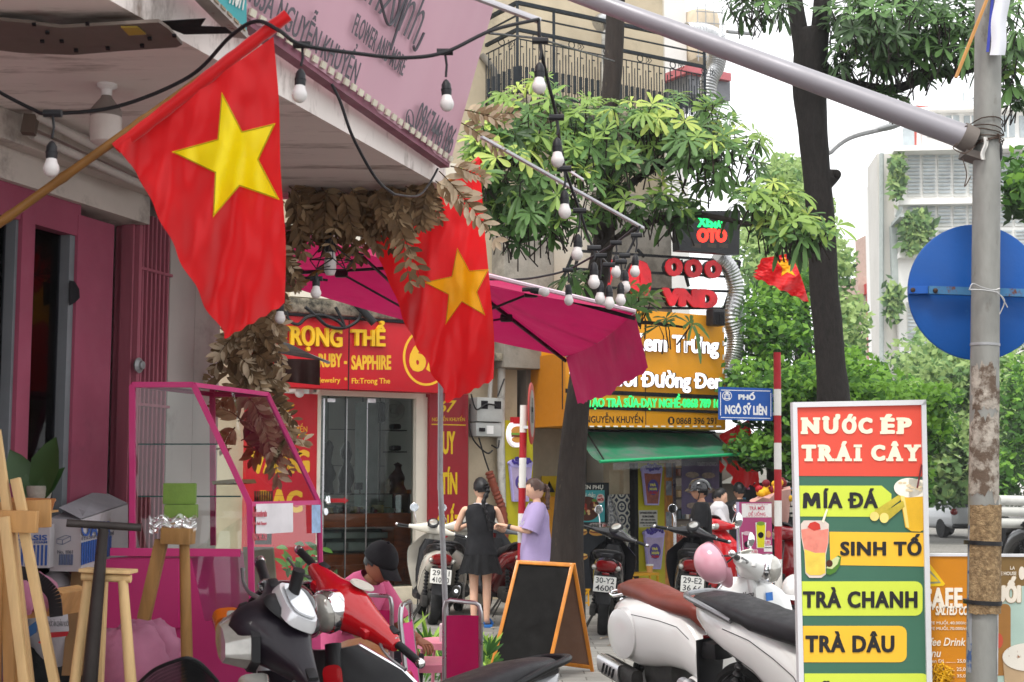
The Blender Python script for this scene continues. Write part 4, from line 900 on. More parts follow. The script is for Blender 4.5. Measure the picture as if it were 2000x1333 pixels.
def frond(th, base, d, L, ll, ms, rng, droop=.5, npair=9):
    b = MB(); d = V(d).normalized(); P = []
    for i in range(npair + 1):
        t = i / npair; P.append(base + d * (L * t) + V((0, 0, -droop * L * t * t)))
    b.tube(P, [.004 * (1 - .7 * i / npair) for i in range(npair + 1)], 4, m=2)
    sn = d.cross(V((0, -1, .25))).normalized()
    for i in range(1, npair + 1):
        ax_ = (P[i] - P[i - 1]).normalized()
        for sg_ in (-1, 1):
            q = (ax_ * rng.uniform(.65, .95) + sn * sg_ * rng.uniform(.6, 1) + V((rng.uniform(-.2, .2), rng.uniform(-.4, .2), rng.uniform(-.2, .15)))).normalized()
            l = ll * rng.uniform(.8, 1.15) * (1 - .35 * i / npair)
            leaf(b, P[i], q, (rng.uniform(-.4, .4), -1, rng.uniform(.0, .6)), l, l * .19, rng.choice(ms), rng.uniform(-.1, .35))
    leaf(b, P[-1], P[-1] - P[-2], (0, -1, .3), ll * .6, ll * .13, ms[0])
    return b.build('frond', DRY, th, smooth=180, fix=False)
rg = random.Random(11)
ga = thing('dried_garland', 'garland of dried brown fronds along the canopy end, above the magenta parasol', 'garland', pt(700, 480, 6.5))
for i in range(70):
    u = rg.random(); x = 560 + 275 * u; y = 366 + rg.uniform(-6, 30) * (1 - .6 * u); dx = rg.uniform(-.35, .9)
    if x > 760: y = 366 + rg.uniform(-6, 8)
    L_ = rg.uniform(.12, .24) * (1 if x < 720 else .7)
    frond(ga, pt(x, y, 6.5 + rg.uniform(-.12, .25)), (dx, rg.uniform(-.3, .3), rg.uniform(-1, -.25)), L_, rg.uniform(.06, .10), rg.choice(((0, 2, 0, 1), (0, 1, 1, 2), (2, 0, 0))), rg, .35)
for x, y, dx, dz, L_, ms in ((858, 335, .75, -.75, .36, (3, 1, 3)), (845, 350, .9, -.62, .27, (1, 3, 0)), (880, 325, .9, -.2, .16, (3, 1)), (770, 385, .22, -.95, .34, (0, 1)), (748, 380, .5, -.9, .36, (0, 1, 2)), (905, 215, .8, -.15, .2, (3, 1)), (900, 240, .9, -.5, .2, (1, 3)), (930, 230, .95, .25, .18, (3, 1)), (840, 345, -.2, -.9, .2, (0, 2))):
    frond(ga, pt(x, y, 6.4), (dx, -.15, dz), L_, .10 if L_ > .2 else .07, ms, rg, .2, 10)
gb = thing('dried_garland', 'thick bunch of dried brown leaves climbing the white pillar beside the near flag', 'garland', pt(490, 800, 6.5))
for i in range(98):
    v = rg.random(); y = 400 + 470 * v; x = (505 if y < 640 else 455) + rg.uniform(-40, 38); side = 1 if rg.random() < .72 else -1
    if y > 640: x += (y - 640) * .22
    frond(gb, pt(x, y, 6.6 + rg.uniform(-.2, .15)), (side * rg.uniform(.2, 1), rg.uniform(-.5, .1), rg.uniform(-1, .35)), rg.uniform(.07, .16), rg.uniform(.06, .10), rg.choice(((0, 2, 1), (1, 3, 0), (2, 0, 0), (1, 1, 3), (3, 1, 1))), rg, .45, 10)
# ---------------------------------------------------------------- magenta parasol
MAG = mat('magenta_canvas', 'a8124f', .75, var=.08, vs=2, bump=.1, bs=120, transl=.3, col2='8a0f40', c2=.66, c2w=.2, c2s=2)
pa = thing('market_parasol', 'big square magenta parasol with black ribs and a drooping torn valance', 'parasol', gnd(886, 1330) )
NL, NR, FR_, FL_ = pt(470, 425, 6.5), pt(1240, 612, 7.8), pt(1105, 697, 9.9), pt(470, 530, 8.9)
HUB = pt(862, 508, 8.3)
b = MB()
cs = [NL, NR, FR_, FL_]
for i in range(4):
    a, c = cs[i], cs[(i + 1) % 4]
    def f(u, v, a=a, c=c):
        e = a.lerp(c, v); p_ = HUB.lerp(e, u); return p_ + V((0, 0, -.10 * math.sin(math.pi * u) * (1 - (2 * v - 1) ** 2) * .5 - .04 * u * math.sin(math.pi * v)))
    b.grid(f, 14, 16)
b.build('canopy', MAG, pa, smooth=60, fix=False)
def val(a, c, h0, h1, mats, name, ph=0, tilt=V((0, 0, 0))):
    b = MB()
    def f(u, v):
        p_ = a.lerp(c, u) + V((0, 0, -.04 * math.sin(math.pi * u))); h = h0 + (h1 - h0) * u
        return p_ + (V((0, 0, -h)) + tilt * h) * v + V((.02, .03, 0)) * (v * math.sin(u * 15 + ph)) + V((0, 0, .006 * math.sin(u * 60))) * (v > .95)
    b.grid(f, 40, 8); return b.build(name, mats, pa, smooth=180, fix=False)
val(FR_, NR, .33, .30, MAG, 'valance', .5, V((.22, 0, 0)))
BT = mat('white_hem', 'c9b3bd', .7)
b = MB(); b.tube([NL + V((0, 0, .01)), NR + V((0, 0, .01))], .012, 6); b.tube([NR, FR_], .006, 5); b.build('hem', BT, pa)
b = MB(); H = HUB + V((0, 0, -.06))
for c in cs + [NL.lerp(NR, .5), NR.lerp(FR_, .5), FR_.lerp(FL_, .5), FL_.lerp(NL, .5)]:
    b.bar(HUB.lerp(c, .03) + V((0, 0, -.03)), c + V((0, 0, -.03)), .013, .022); 
b.build('ribs', BLACKM, pa)
b = MB()
for c in cs:
    m_ = HUB.lerp(c, .48) + V((0, 0, -.05)); b.box(m_, (.08, .04, .05), bev=.012); b.bar(m_, H + V((0, 0, -.35)), .012)
b.each('strut', BLACKP, pa)
b = MB(); base = V((HUB.x + .07, HUB.y, 0)); b.tube([base + V((0, 0, .1)), HUB + V((0, 0, -1.3))], .0165, 12); b.tube([HUB + V((.0, 0, -1.35)), HUB], .016, 12); b.build('pole', GALV, pa)
b = MB(); b.lathe([(0, 0), (.28, 0), (.28, .05), (.06, .07), (.03, .2), (0, .2)], Matrix.Translation(base), 24); b.build('base', CONC, pa)
# black awning corner behind the dried leaves
ba = thing('dark_awning', 'corner of a small black and brown awning beside the dried leaves, over the red signboard', 'awning', pt(580, 750, 9))
P = [pt(x, y, Y) for x, y, Y in ((545, 664, 9.0), (642, 708, 8.6), (540, 700, 8.2), (620, 700, 8.6))]
b = MB(); b.add([pt(545, 662, 9.4), pt(643, 709, 8.9), pt(624, 704, 8.4), pt(540, 690, 8.4)], [[0, 1, 2, 3]]); b.build('top', mat('awning_black', '1b1a1c', .7), ba, fix=False)
b = MB(); b.grid(lambda u, v: pt(535 + 90 * u, 700 + 3 * u + v * (44 + 6 * u), 8.4 + .02 * math.sin(u * 20) * v), 16, 4); b.build('flap', mat('awning_brown', '3a2a26', .8, var=.15), ba, smooth=180, fix=False)
b = MB(); b.bar(pt(540, 668, 9.2), pt(643, 709, 8.9), .015); b.build('frame_bar', GALV, ba)
# ---------------------------------------------------------------- trees
BARK = mat('bark', '2d2622', .95, var=.3, vs=5, bump=1, bs=30, col2='6e614a', c2=.68, c2w=.12, c2s=7, stretch=(3, 3, .7))
BARKD = mat('bark_dark', '1f1b19', .95, var=.35, vs=9, bump=1, bs=30, stretch=(3, 3, .8))
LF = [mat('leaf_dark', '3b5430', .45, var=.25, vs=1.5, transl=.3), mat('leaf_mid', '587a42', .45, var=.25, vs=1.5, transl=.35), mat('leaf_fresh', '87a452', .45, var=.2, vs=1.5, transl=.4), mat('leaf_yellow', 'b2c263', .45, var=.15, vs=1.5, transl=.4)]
def whorl(b, c, ax_, L, n, m, rng, droop=.5):
    ax_ = V(ax_).normalized(); s = ax_.orthogonal().normalized(); t = ax_.cross(s); a0 = rng.uniform(0, 6.28)
    for k in range(n):
        a = a0 + 6.283 * k / n + rng.uniform(-.25, .25); el = rng.uniform(-.15, .55)
        d = (s * math.cos(a) + t * math.sin(a)) * math.cos(el) + ax_ * math.sin(el); l = L * rng.uniform(.72, 1.12)
        n_ = ax_; sd_ = d.cross(n_).normalized(); n2 = sd_.cross(d); w_ = l * rng.uniform(.125, .165); vs = []
        dr = droop * rng.uniform(.4, 1.3)
        for q, kk in ((.04, .12), (.34, .52), (.68, .98), (.9, .86), (1, .3)):
            p = c + d * (l * q) - V((0, 0, 1)) * (dr * l * q * q) ; e = sd_ * (w_ * kk)
            vs += [p - e + n2 * (w_ * .3 * kk), p, p + e + n2 * (w_ * .3 * kk)]
        fs_ = []
        for i in range(4):
            o = i * 3; fs_ += [[o, o + 1, o + 4, o + 3], [o + 1, o + 2, o + 5, o + 4]]
        b.add(vs, fs_, m)
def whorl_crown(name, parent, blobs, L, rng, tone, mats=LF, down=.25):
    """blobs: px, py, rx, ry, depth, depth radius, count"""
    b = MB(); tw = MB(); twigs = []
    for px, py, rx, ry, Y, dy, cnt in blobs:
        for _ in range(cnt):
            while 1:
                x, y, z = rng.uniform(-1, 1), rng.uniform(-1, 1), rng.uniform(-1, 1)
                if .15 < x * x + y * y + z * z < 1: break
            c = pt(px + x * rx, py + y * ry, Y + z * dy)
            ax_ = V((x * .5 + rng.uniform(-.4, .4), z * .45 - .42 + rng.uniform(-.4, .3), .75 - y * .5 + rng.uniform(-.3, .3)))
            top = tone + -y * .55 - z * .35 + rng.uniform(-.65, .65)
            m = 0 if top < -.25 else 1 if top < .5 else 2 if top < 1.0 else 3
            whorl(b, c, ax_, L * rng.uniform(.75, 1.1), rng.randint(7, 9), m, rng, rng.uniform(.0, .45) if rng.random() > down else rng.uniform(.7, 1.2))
            a_ = ax_.normalized(); tw.tube([c, c - a_ * L * .5 + V((0, 0, -.02)), c - a_ * L * 1.1 + V((rng.uniform(-.08, .08), 0, -.1))], [.005, .007, .009], 4, cap=False)
    o = b.build(name, mats, parent, smooth=180, fix=False); tw.build('twigs', BARK, parent, fix=False); return o
def trunk(parent, P, name='trunk', m=BARK, n=18, rough=.08, k=8):
    Q = bez([(*pt(x, y, Y), ) for x, y, Y, r in P], k); rs = []
    for i in range(len(Q)):
        t = i / k; j = min(int(t), len(P) - 2); rs.append(P[j][3] + (P[j + 1][3] - P[j][3]) * (t - j))
    b = MB(); b.tube(Q, rs, n)
    for i, v in enumerate(b.v):
        q = Q[min(i // n, len(Q) - 1)]; d = v - q
        if d.length > 1e-4: b.v[i] = q + d * (1 + rough * noise.noise(V((v.x * 7, v.y * 7, v.z * 2.2))) + rough * .8 * math.sin(3 * math.atan2(d.y, d.x) + v.z))
    return b.build(name, m, parent, smooth=180, fix=False)
rt = random.Random(21)
t1 = thing('street_tree', 'slim leaning street tree with whorled bright green leaves in front of the tea stall', 'tree', gnd(1106, 1262))
trunk(t1, [(1104, 1262, 14.2, .21), (1106, 1090, 14.2, .165), (1112, 960, 14.2, .15), (1126, 800, 14.2, .125), (1152, 620, 14.2, .115), (1182, 450, 14.2, .105), (1190, 250, 14.2, .10), (1200, 80, 14.2, .095), (1206, -120, 14.2, .09)])
for i, P in enumerate(([(1178, 470, 14.2, .06), (1120, 400, 13.7, .045), (1040, 330, 13.2, .03), (980, 300, 13, .015)], [(1185, 400, 14.2, .05), (1260, 340, 13.8, .04), (1360, 300, 13.4, .025), (1420, 330, 13.2, .012)], [(1160, 560, 14.2, .05), (1200, 470, 13.6, .04), (1330, 420, 13.2, .03), (1480, 440, 12.9, .02), (1600, 450, 12.7, .01)], [(1150, 640, 14.2, .03), (1250, 630, 13.8, .02), (1340, 640, 13.6, .01)], [(1190, 330, 14.2, .04), (1150, 250, 13.8, .03), (1080, 200, 13.6, .015)], [(1188, 350, 14.2, .035), (1300, 240, 13.8, .025), (1330, 190, 13.6, .012)])):
    trunk(t1, P, 'limb', rough=.05, n=10, k=6)
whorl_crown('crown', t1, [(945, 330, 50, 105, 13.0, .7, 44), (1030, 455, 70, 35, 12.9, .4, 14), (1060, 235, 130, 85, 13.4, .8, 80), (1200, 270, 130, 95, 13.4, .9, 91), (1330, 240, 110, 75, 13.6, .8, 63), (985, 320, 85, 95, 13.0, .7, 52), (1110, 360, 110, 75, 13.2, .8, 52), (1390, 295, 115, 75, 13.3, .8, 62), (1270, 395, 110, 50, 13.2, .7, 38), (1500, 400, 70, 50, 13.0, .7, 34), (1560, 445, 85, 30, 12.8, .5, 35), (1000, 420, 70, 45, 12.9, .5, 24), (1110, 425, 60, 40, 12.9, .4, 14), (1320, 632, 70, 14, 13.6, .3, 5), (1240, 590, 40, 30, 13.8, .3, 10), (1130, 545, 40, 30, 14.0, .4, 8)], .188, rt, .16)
t2 = thing('street_tree', 'tall dark trunked tree with a side limb and backlit leaves against the white sky', 'tree', gnd(1625, 1230))
trunk(t2, [(1640, 1230, 16, .24), (1632, 900, 16, .21), (1622, 720, 16, .165), (1610, 560, 16, .16), (1602, 400, 16, .155), (1590, 260, 16, .165), (1582, 150, 16, .2), (1585, 60, 16, .17)], m=BARKD, n=24)
for P in ([(1578, 170, 16, .13), (1565, 80, 16, .10), (1552, 0, 16, .09), (1540, -100, 16, .08)], [(1590, 170, 16, .14), (1600, 80, 16, .11), (1606, 0, 16, .10), (1610, -120, 16, .09)], [(1598, 130, 16, .12), (1640, 160, 15.9, .075), (1700, 172, 15.8, .06), (1750, 174, 15.7, .055), (1820, 148, 15.6, .05), (1900, 134, 15.5, .045), (2010, 82, 15.4, .05)], [(1612, 352, 16, .13), (1632, 342, 15.95, .07), (1636, 340, 15.9, .03)]):
    trunk(t2, P, 'limb', BARKD, n=16, k=6, rough=.05)
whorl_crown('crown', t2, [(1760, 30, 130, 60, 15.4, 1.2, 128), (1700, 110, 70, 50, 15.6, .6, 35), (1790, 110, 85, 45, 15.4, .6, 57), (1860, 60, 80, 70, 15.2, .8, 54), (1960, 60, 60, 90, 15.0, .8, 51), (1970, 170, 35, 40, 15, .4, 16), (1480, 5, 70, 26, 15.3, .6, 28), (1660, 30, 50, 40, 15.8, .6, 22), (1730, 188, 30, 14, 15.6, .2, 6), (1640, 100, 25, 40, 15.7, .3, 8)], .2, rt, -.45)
# leaf-clump trees farther back
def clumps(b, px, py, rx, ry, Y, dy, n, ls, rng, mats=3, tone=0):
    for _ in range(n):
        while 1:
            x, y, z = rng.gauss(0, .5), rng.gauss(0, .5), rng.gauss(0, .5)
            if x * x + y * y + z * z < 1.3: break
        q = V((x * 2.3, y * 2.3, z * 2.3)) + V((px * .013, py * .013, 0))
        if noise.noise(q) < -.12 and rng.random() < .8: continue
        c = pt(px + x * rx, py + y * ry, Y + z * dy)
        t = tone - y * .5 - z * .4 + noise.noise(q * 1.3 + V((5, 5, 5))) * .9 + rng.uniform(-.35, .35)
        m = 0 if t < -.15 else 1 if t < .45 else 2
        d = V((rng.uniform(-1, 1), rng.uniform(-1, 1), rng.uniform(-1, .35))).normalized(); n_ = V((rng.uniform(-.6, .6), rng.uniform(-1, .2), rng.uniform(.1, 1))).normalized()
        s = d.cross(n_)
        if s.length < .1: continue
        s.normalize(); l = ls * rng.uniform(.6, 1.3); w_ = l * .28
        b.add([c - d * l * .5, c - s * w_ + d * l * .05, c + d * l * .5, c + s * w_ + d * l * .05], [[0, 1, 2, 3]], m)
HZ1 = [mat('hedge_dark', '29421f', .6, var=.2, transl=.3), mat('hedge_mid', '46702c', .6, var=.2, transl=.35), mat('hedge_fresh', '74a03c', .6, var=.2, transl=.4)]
HZ2 = [mat('far_dark', '47613f', .7, var=.15, transl=.3), mat('far_mid', '6f8f58', .7, var=.15, transl=.35), mat('far_fresh', '9db573', .7, var=.15, transl=.4)]  # far greens paled: distance haze put into the leaf colours
def tree(label, blobs, trk, Y, ls, mats, seed, tone=0, group='leafy trees along the side street', name='leafy_tree'):
    r2 = random.Random(seed); th = thing(name, label, 'tree', gnd(trk[0][0], 950 + F * EYE / Y) if trk else pt(blobs[0][0], blobs[0][1], Y), group=group)
    b = MB()
    for q in blobs: clumps(b, *q, ls, r2, tone=tone)
    b.build('crown', mats, th, smooth=0, fix=False)
    if trk: trunk(th, trk, m=BARKD, n=10, k=5)
    return th
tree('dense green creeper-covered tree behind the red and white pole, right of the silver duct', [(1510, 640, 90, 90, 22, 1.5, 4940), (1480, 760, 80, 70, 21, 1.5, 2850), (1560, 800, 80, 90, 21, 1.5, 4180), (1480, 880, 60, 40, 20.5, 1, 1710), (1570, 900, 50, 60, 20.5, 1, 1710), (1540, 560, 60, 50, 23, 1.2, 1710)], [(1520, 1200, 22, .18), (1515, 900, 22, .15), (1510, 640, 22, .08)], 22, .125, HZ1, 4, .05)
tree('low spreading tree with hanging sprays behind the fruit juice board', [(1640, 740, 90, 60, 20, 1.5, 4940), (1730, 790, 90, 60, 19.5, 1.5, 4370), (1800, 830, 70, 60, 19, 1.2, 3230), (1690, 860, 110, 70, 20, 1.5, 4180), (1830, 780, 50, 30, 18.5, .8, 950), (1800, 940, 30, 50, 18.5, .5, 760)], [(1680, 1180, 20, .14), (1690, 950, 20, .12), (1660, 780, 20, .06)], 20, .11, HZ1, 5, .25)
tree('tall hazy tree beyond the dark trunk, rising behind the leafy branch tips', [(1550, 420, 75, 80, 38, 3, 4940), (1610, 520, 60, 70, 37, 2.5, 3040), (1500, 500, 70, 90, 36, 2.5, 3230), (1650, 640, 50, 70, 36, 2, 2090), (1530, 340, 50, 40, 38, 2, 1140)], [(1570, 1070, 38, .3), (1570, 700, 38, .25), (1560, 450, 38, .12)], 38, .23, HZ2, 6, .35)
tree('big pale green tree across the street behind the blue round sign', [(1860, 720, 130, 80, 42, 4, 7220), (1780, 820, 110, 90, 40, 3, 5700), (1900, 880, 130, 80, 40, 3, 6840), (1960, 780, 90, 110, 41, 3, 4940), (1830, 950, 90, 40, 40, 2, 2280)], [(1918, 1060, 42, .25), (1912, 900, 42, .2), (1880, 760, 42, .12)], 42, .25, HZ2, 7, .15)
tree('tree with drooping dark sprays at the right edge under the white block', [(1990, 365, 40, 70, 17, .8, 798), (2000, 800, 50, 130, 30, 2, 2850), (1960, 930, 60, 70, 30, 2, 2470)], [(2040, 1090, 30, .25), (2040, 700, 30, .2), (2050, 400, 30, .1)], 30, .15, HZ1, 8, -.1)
# ---------------------------------------------------------------- lamp post, blue sign, crossing tube
LPOST = mat('weathered_steel_pole', '84847f', .6, .3, var=.12, vs=6, bump=.2, bs=30, col2='5e574e', c2=.64, c2w=.12, c2s=4, stretch=(2, 2, .8))
YP = 6.0
lp = thing('lamp_post', 'weathered grey steel post with torn paper and wire, holding the blue round sign', 'post', gnd(1914, 950 + F * EYE / YP))
a, c = pt(1914, 1660, YP), pt(1931, -60, YP)
b = MB(); n = 40; ck = lambda t: a.lerp(c, t)
b.tube([ck(i / n) for i in range(n + 1)], [.0645 - .0095 * i / n for i in range(n + 1)], 28); b.build('pole', LPOST, lp)
def on(py): return ck((1660 - py) / 1720)
def rad(py): return .0645 - .0095 * (1660 - py) / 1720
b = MB(); b.tube([on(703), on(698)], rad(700) + .0025, 28); b.build('weld_band', GALV, lp)
ps = mat('paper_scraps', '9d958a', .9, var=.25, vs=30, col2='5b4c40', c2=.5, c2w=.12, c2s=14, bump=.5, bs=60)
def wrap(mb, py0, py1, a0, a1, dr, ragged=0, n=26, seed=1):
    r2 = random.Random(seed); ph = r2.uniform(0, 9)
    def f(u, v):
        an = R(a0 + (a1 - a0) * u); e = ragged * (noise.noise(V((u * 7, v * 2, ph))) + .6 * noise.noise(V((u * 19, v * 3, ph)))); py = py0 + (py1 - py0) * v + e * (1 if v > .5 else -1) * abs(v - .5) * 2
        q = on(py); r = rad(py) + dr + .0015 * noise.noise(V((u * 12, v * 12, ph))); return q + V((math.cos(an) * r, math.sin(an) * r, 0))
    mb.grid(f, n, n)
b = MB(); wrap(b, 850, 992, 180, 360, .0012, 22, seed=2); wrap(b, 742, 800, 190, 300, .001, 18, seed=3); wrap(b, 785, 830, 200, 345, .0008, 12, seed=9); b.build('torn_paper', ps, lp, smooth=180)
b = MB(); wrap(b, 1012, 1218, 205, 350, .012, 3, seed=4); b.build('coir_wrap', mat('coir', '7a6347', .95, var=.4, vs=60, bump=1, bs=120, col2='a58c68', c2=.55, c2w=.2, c2s=50), lp, smooth=180)
b = MB()
for y in (1085, 1198): b.tube([on(y - 4), on(y + 4)], rad(y) + .016, 28)
b.build('black_tape', BLACKP, lp)
b = MB(); wrap(b, 1050, 1330, 180, 212, .0012, 2, seed=5); b.build('blue_stencil', mat('stencil', '8a8d92', .6, col2='3a5482', c2=.55, c2w=.06, c2s=22), lp, smooth=180)
b = MB(); wrap(b, 1050, 1333, 322, 356, .0012, 2, seed=6); b.build('white_label', mat('label_white', 'b8b7b5', .6, col2='3c3c40', c2=.66, c2w=.05, c2s=18), lp, smooth=180)
WIRE = mat('rusty_wire', '4a3c34', .7, .4, var=.3); ZW = mat('zinc_wire', 'a9a9a8', .5, .6)
b = MB(); r2 = random.Random(4)
for k in range(7):
    y = 262 + k * 7 + r2.uniform(-5, 5); q = [on(y + 8 * math.sin(t * 6.28 / 14 + k)) + V((math.cos(6.283 * t / 14), math.sin(6.283 * t / 14), 0)) * (rad(y) + .006 + r2.uniform(0, .012)) for t in range(14)]
    b.tube(q, .0028, 5, closed=True)
for P in ([(1890, 250), (1880, 258), (1888, 246), (1900, 262)], [(1880, 310), (1888, 340), (1884, 365), (1896, 345)], [(1870, 280), (1862, 290), (1885, 300), (1905, 285)], [(1945, 268), (1950, 262), (1953, 280)]): b.tube(bez([pt(x, y, YP - .07) for x, y in P], 5), .0025, 5)
b.build('wire_tie', WIRE, lp)
b = MB(); b.grid(lambda u, v: pt(1919 + 9 * u + 3 * math.sin(v * 6) - 2 * v, 268 + 44 * v, YP - .075 - .01 * math.sin(6 * u)), 6, 14); b.build('rag', mat('rag', 'c9c7c2', .9, var=.1), lp, smooth=180)
b = MB(); b.sph(pt(1950, 295, YP - .02), (.018, .02, .055), 10); b.build('black_bag', BLACKP, lp)
# stick and rolled banner at the top of the post
b = MB(); b.bar(pt(1867, 152, YP - .12), pt(1935, -20, YP - .08), .014, .01); b.solo('bamboo_stick', mat('stick', 'b07f45', .6, var=.15), 'flat tan stick slanting against the top of the lamp post', 'stick')
b = MB(); b.grid(lambda u, v: pt(1932 + 30 * u + 12 * (1 - v) + 2 * math.sin(v * 9), -30 + 138 * v, YP - .09 - .025 * math.sin(3.14 * u)), 8, 20); o = b.solo('rolled_banner', mat('banner_white', 'cfd0d6', .7, var=.05), 'white rolled cloth banner with a blue edge tied to the top of the lamp post', 'banner', smooth=180)
b = MB(); b.grid(lambda u, v: pt(1932 - 6 * u + 12 * (1 - v), -30 + 132 * v, YP - .09 + .01 * u), 2, 8); e = b.build('blue_edge', mat('banner_blue', '39439a', .7), o, smooth=180)
# blue round sign seen from behind
rs = thing('round_sign', 'blue back of a big round road sign strapped behind the lamp post', 'sign', pt(1907, 571, YP + .14))
b = MB(); sc_ = pt(1907, 571, YP + .16); b.lathe([(0, .004), (.292, .004), (.299, 0), (.299, -.01), (0, -.012)], axis(sc_, (0, -1, .0)), 64); b.build('disc', mat('sign_blue', '064a92', .5, var=.08, vs=4, bump=.1, bs=50, col2='2a66a8', c2=.72, c2w=.08, c2s=9), rs, smooth=30)
BRK = mat('bracket_blue', '3f6f96', .6, .2, var=.15, col2='5e3423', c2=.58, c2w=.1, c2s=18)
b = MB(); b.box(pt(1775 + 20, 567, YP + .135), (.09, .03, .034)); b.build('bracket', mat('sign_blue2', '1a55a5', .5), rs)
b = MB(); b.bar(pt(1813, 567, YP + .115), pt(2060, 575, YP + .115), .025, .034); b.build('bracket', BRK, rs)
b = MB()
for x, y in ((1783, 567), (1827, 568)): b.lathe([(0, .012), (.009, .008), (.011, 0)], axis(pt(x, y, YP + .10), (0, -1, 0)), 10)
b.build('bolt', mat('rust_bolt', '3a2a22', .7), rs)
b = MB(); b.tube(bez([pt(x, y, YP - .075) for x, y in ((1893, 567), (1900, 555), (1918, 562), (1940, 567), (1953, 564))], 6), .003, 5); b.tube(bez([pt(x, y, YP - .08) for x, y in ((1895, 566), (1920, 567), (1945, 571), (1950, 575))], 6), .003, 5); b.tube(bez([pt(x, y, YP - .06) for x, y in ((1948, 572), (1962, 588), (1952, 615))], 6), .0025, 5); b.tube(bez([pt(x, y, YP - .06) for x, y in ((1944, 566), (1956, 580), (1968, 601))], 6), .0025, 5); b.build('zinc_wire', ZW, rs)
# big grey tube across the street scene
tb = thing('crossing_pole', 'thick light grey tube slanting across the top of the picture, tied to the lamp post', 'pole', pt(1880, 275, YP - .06))
b = MB(); b.tube([pt(1040, -42, 6.6), pt(1884, 268, YP - .03)], [.0385, .053], 24); b.build('tube', mat('grey_tube', '8f8d92', .45, .2, var=.05, vs=3), tb)
b = MB(); b.tube([pt(1876, 264, YP - .03), pt(1900, 276, YP - .025)], .058, 16); b.bar(pt(1880, 300, YP), pt(1915, 312, YP), .1, .03); b.build('clamp', mat('brown_clamp', '6d6660', .7, .2), tb)
# ---------------------------------------------------------------- fruit juice board
BY = 6.3
fj = Fr(pt(1560, 1333, BY), (1, .06, 0), (-.0, .0, 1))
jb = thing('juice_board', 'tall white framed fruit juice menu board with green, yellow and red panels', 'menu board', gnd(1690, 1560))
def J(P, d0, d1, m, name, mb=None):
    b = mb or MB(); fj.poly(b, P, d0, d1); return b.build(name, m, jb)
WF = mat('alu_white', 'd4d4d6', .4, .1, var=.03)
Q = [(1548, 786), (1809, 781), (1830, 1560), (1566, 1560)]
b = MB(); fj.poly(b, [(1548, 786), (1809, 781), (1809.5, 791), (1557, 796)], -.03, .012); fj.poly(b, [(1548, 786), (1557, 796), (1576, 1560), (1566, 1560)], -.03, .012); fj.poly(b, [(1800, 791), (1809, 781), (1826, 1560), (1815, 1560)], -.03, .012); b.build('frame', WF, jb)
J([(1556, 794), (1802, 790), (1818, 1560), (1574, 1560)], -.02, 0, mat('board_green', '3f6a56', .45, var=.04, vs=2, col2='9fc4bd', c2=.79, c2w=.02, c2s=120), 'panel')
J([(1556, 794.5), (1801, 790), (1803.5, 931), (1560, 930)], 0, .002, mat('board_red', 'd9503f', .45, var=.03), 'red_header')
LIME, AMB = mat('board_lime', 'c9d84a', .45, var=.03), mat('board_amber', 'edb935', .45, var=.03)
J([(1561, 949), (1722, 949), (1741, 965), (1741, 1000), (1722, 1010), (1562, 1009)], 0, .002, LIME, 'lime_band')
J([(1620, 1039), (1804, 1041), (1806, 1107), (1622, 1104)], 0, .002, AMB, 'amber_band')
def jr(xl0, xl1, y0, x1, y1, m, name, r=14):
    c = [(x1 - r + r * math.cos(R(q)), (y1 - r if q < 90 else y0 + r) + r * math.sin(R(q))) for q in (90, 68, 45, 22, 0)]
    c = [(xl0, y0)] + [(x1 - r + r * math.sin(R(q)), y0 + r - r * math.cos(R(q))) for q in (0, 22, 45, 68, 90)] + [(x1 - r + r * math.cos(R(q)), y1 - r + r * math.sin(R(q))) for q in (0, 22, 45, 68, 90)] + [(xl1, y1)]
    b = MB(); fj.poly(b, c, 0, .002); b.build(name, m, jb)
jr(1566, 1567.5, 1136, 1802, 1203, LIME, 'lime_band'); jr(1568, 1569.5, 1223, 1771, 1294, AMB, 'amber_band'); jr(1571, 1573, 1316, 1815, 1385, LIME, 'lime_band')
CRM = mat('board_cream', 'ece5cb', .5, var=.02); CHA = mat('board_charcoal', '252427', .5, var=.02)
SER = {'N': 'bl tl tr', 'Ư': 'tl tr', 'É': 'bl tl', 'P': 'bl tl', 'T': 'bc', 'R': 'bl br tl', 'Á': 'bl br', 'Â': 'bl br', 'I': 'bc tc', 'Y': 'bc tl tr'}
b = MB()
for row, (yt_, yc, yb_) in (((('N', 1566, 1600), ('Ư', 1608, 1641), ('Ớ', 1644, 1673), ('C', 1676, 1704), ('É', 1721, 1748), ('P', 1753, 1781)), (809, 816, 848)), ((('T', 1565, 1594), ('R', 1599, 1628), ('Á', 1633, 1662), ('I', 1671, 1680), ('C', 1701, 1729), ('Â', 1733, 1762), ('Y', 1768, 1797)), (862, 869, 901))):
    for ch_, x0, x1 in row:
        fj.text(b, ch_, x0, yt_ if ch_ in 'ƯỚÉÁÂ' else yc, x1, yb_, .003, off=.062 if ch_ != 'I' else .0)
        w_ = x1 - x0
        for q in SER.get(ch_, '').split():
            c0, c1 = {'l': (-2, min(12, w_ * .42)), 'r': (w_ - min(12, w_ * .42), w_ + 2), 'c': (w_ / 2 - 8, w_ / 2 + 8)}[q[1]]
            y = (yc + 2.4) if q[0] == 't' else yb_ - 2.4
            if q[0] == 't' and ch_ == 'Ư' and q[1] == 'r': c1 -= 6
            fj.rect(b, x0 + c0, y - 2.6, x0 + c1, y + 2.6, .003, .0062)
b.build('header_lettering', CRM, jb, smooth=0)
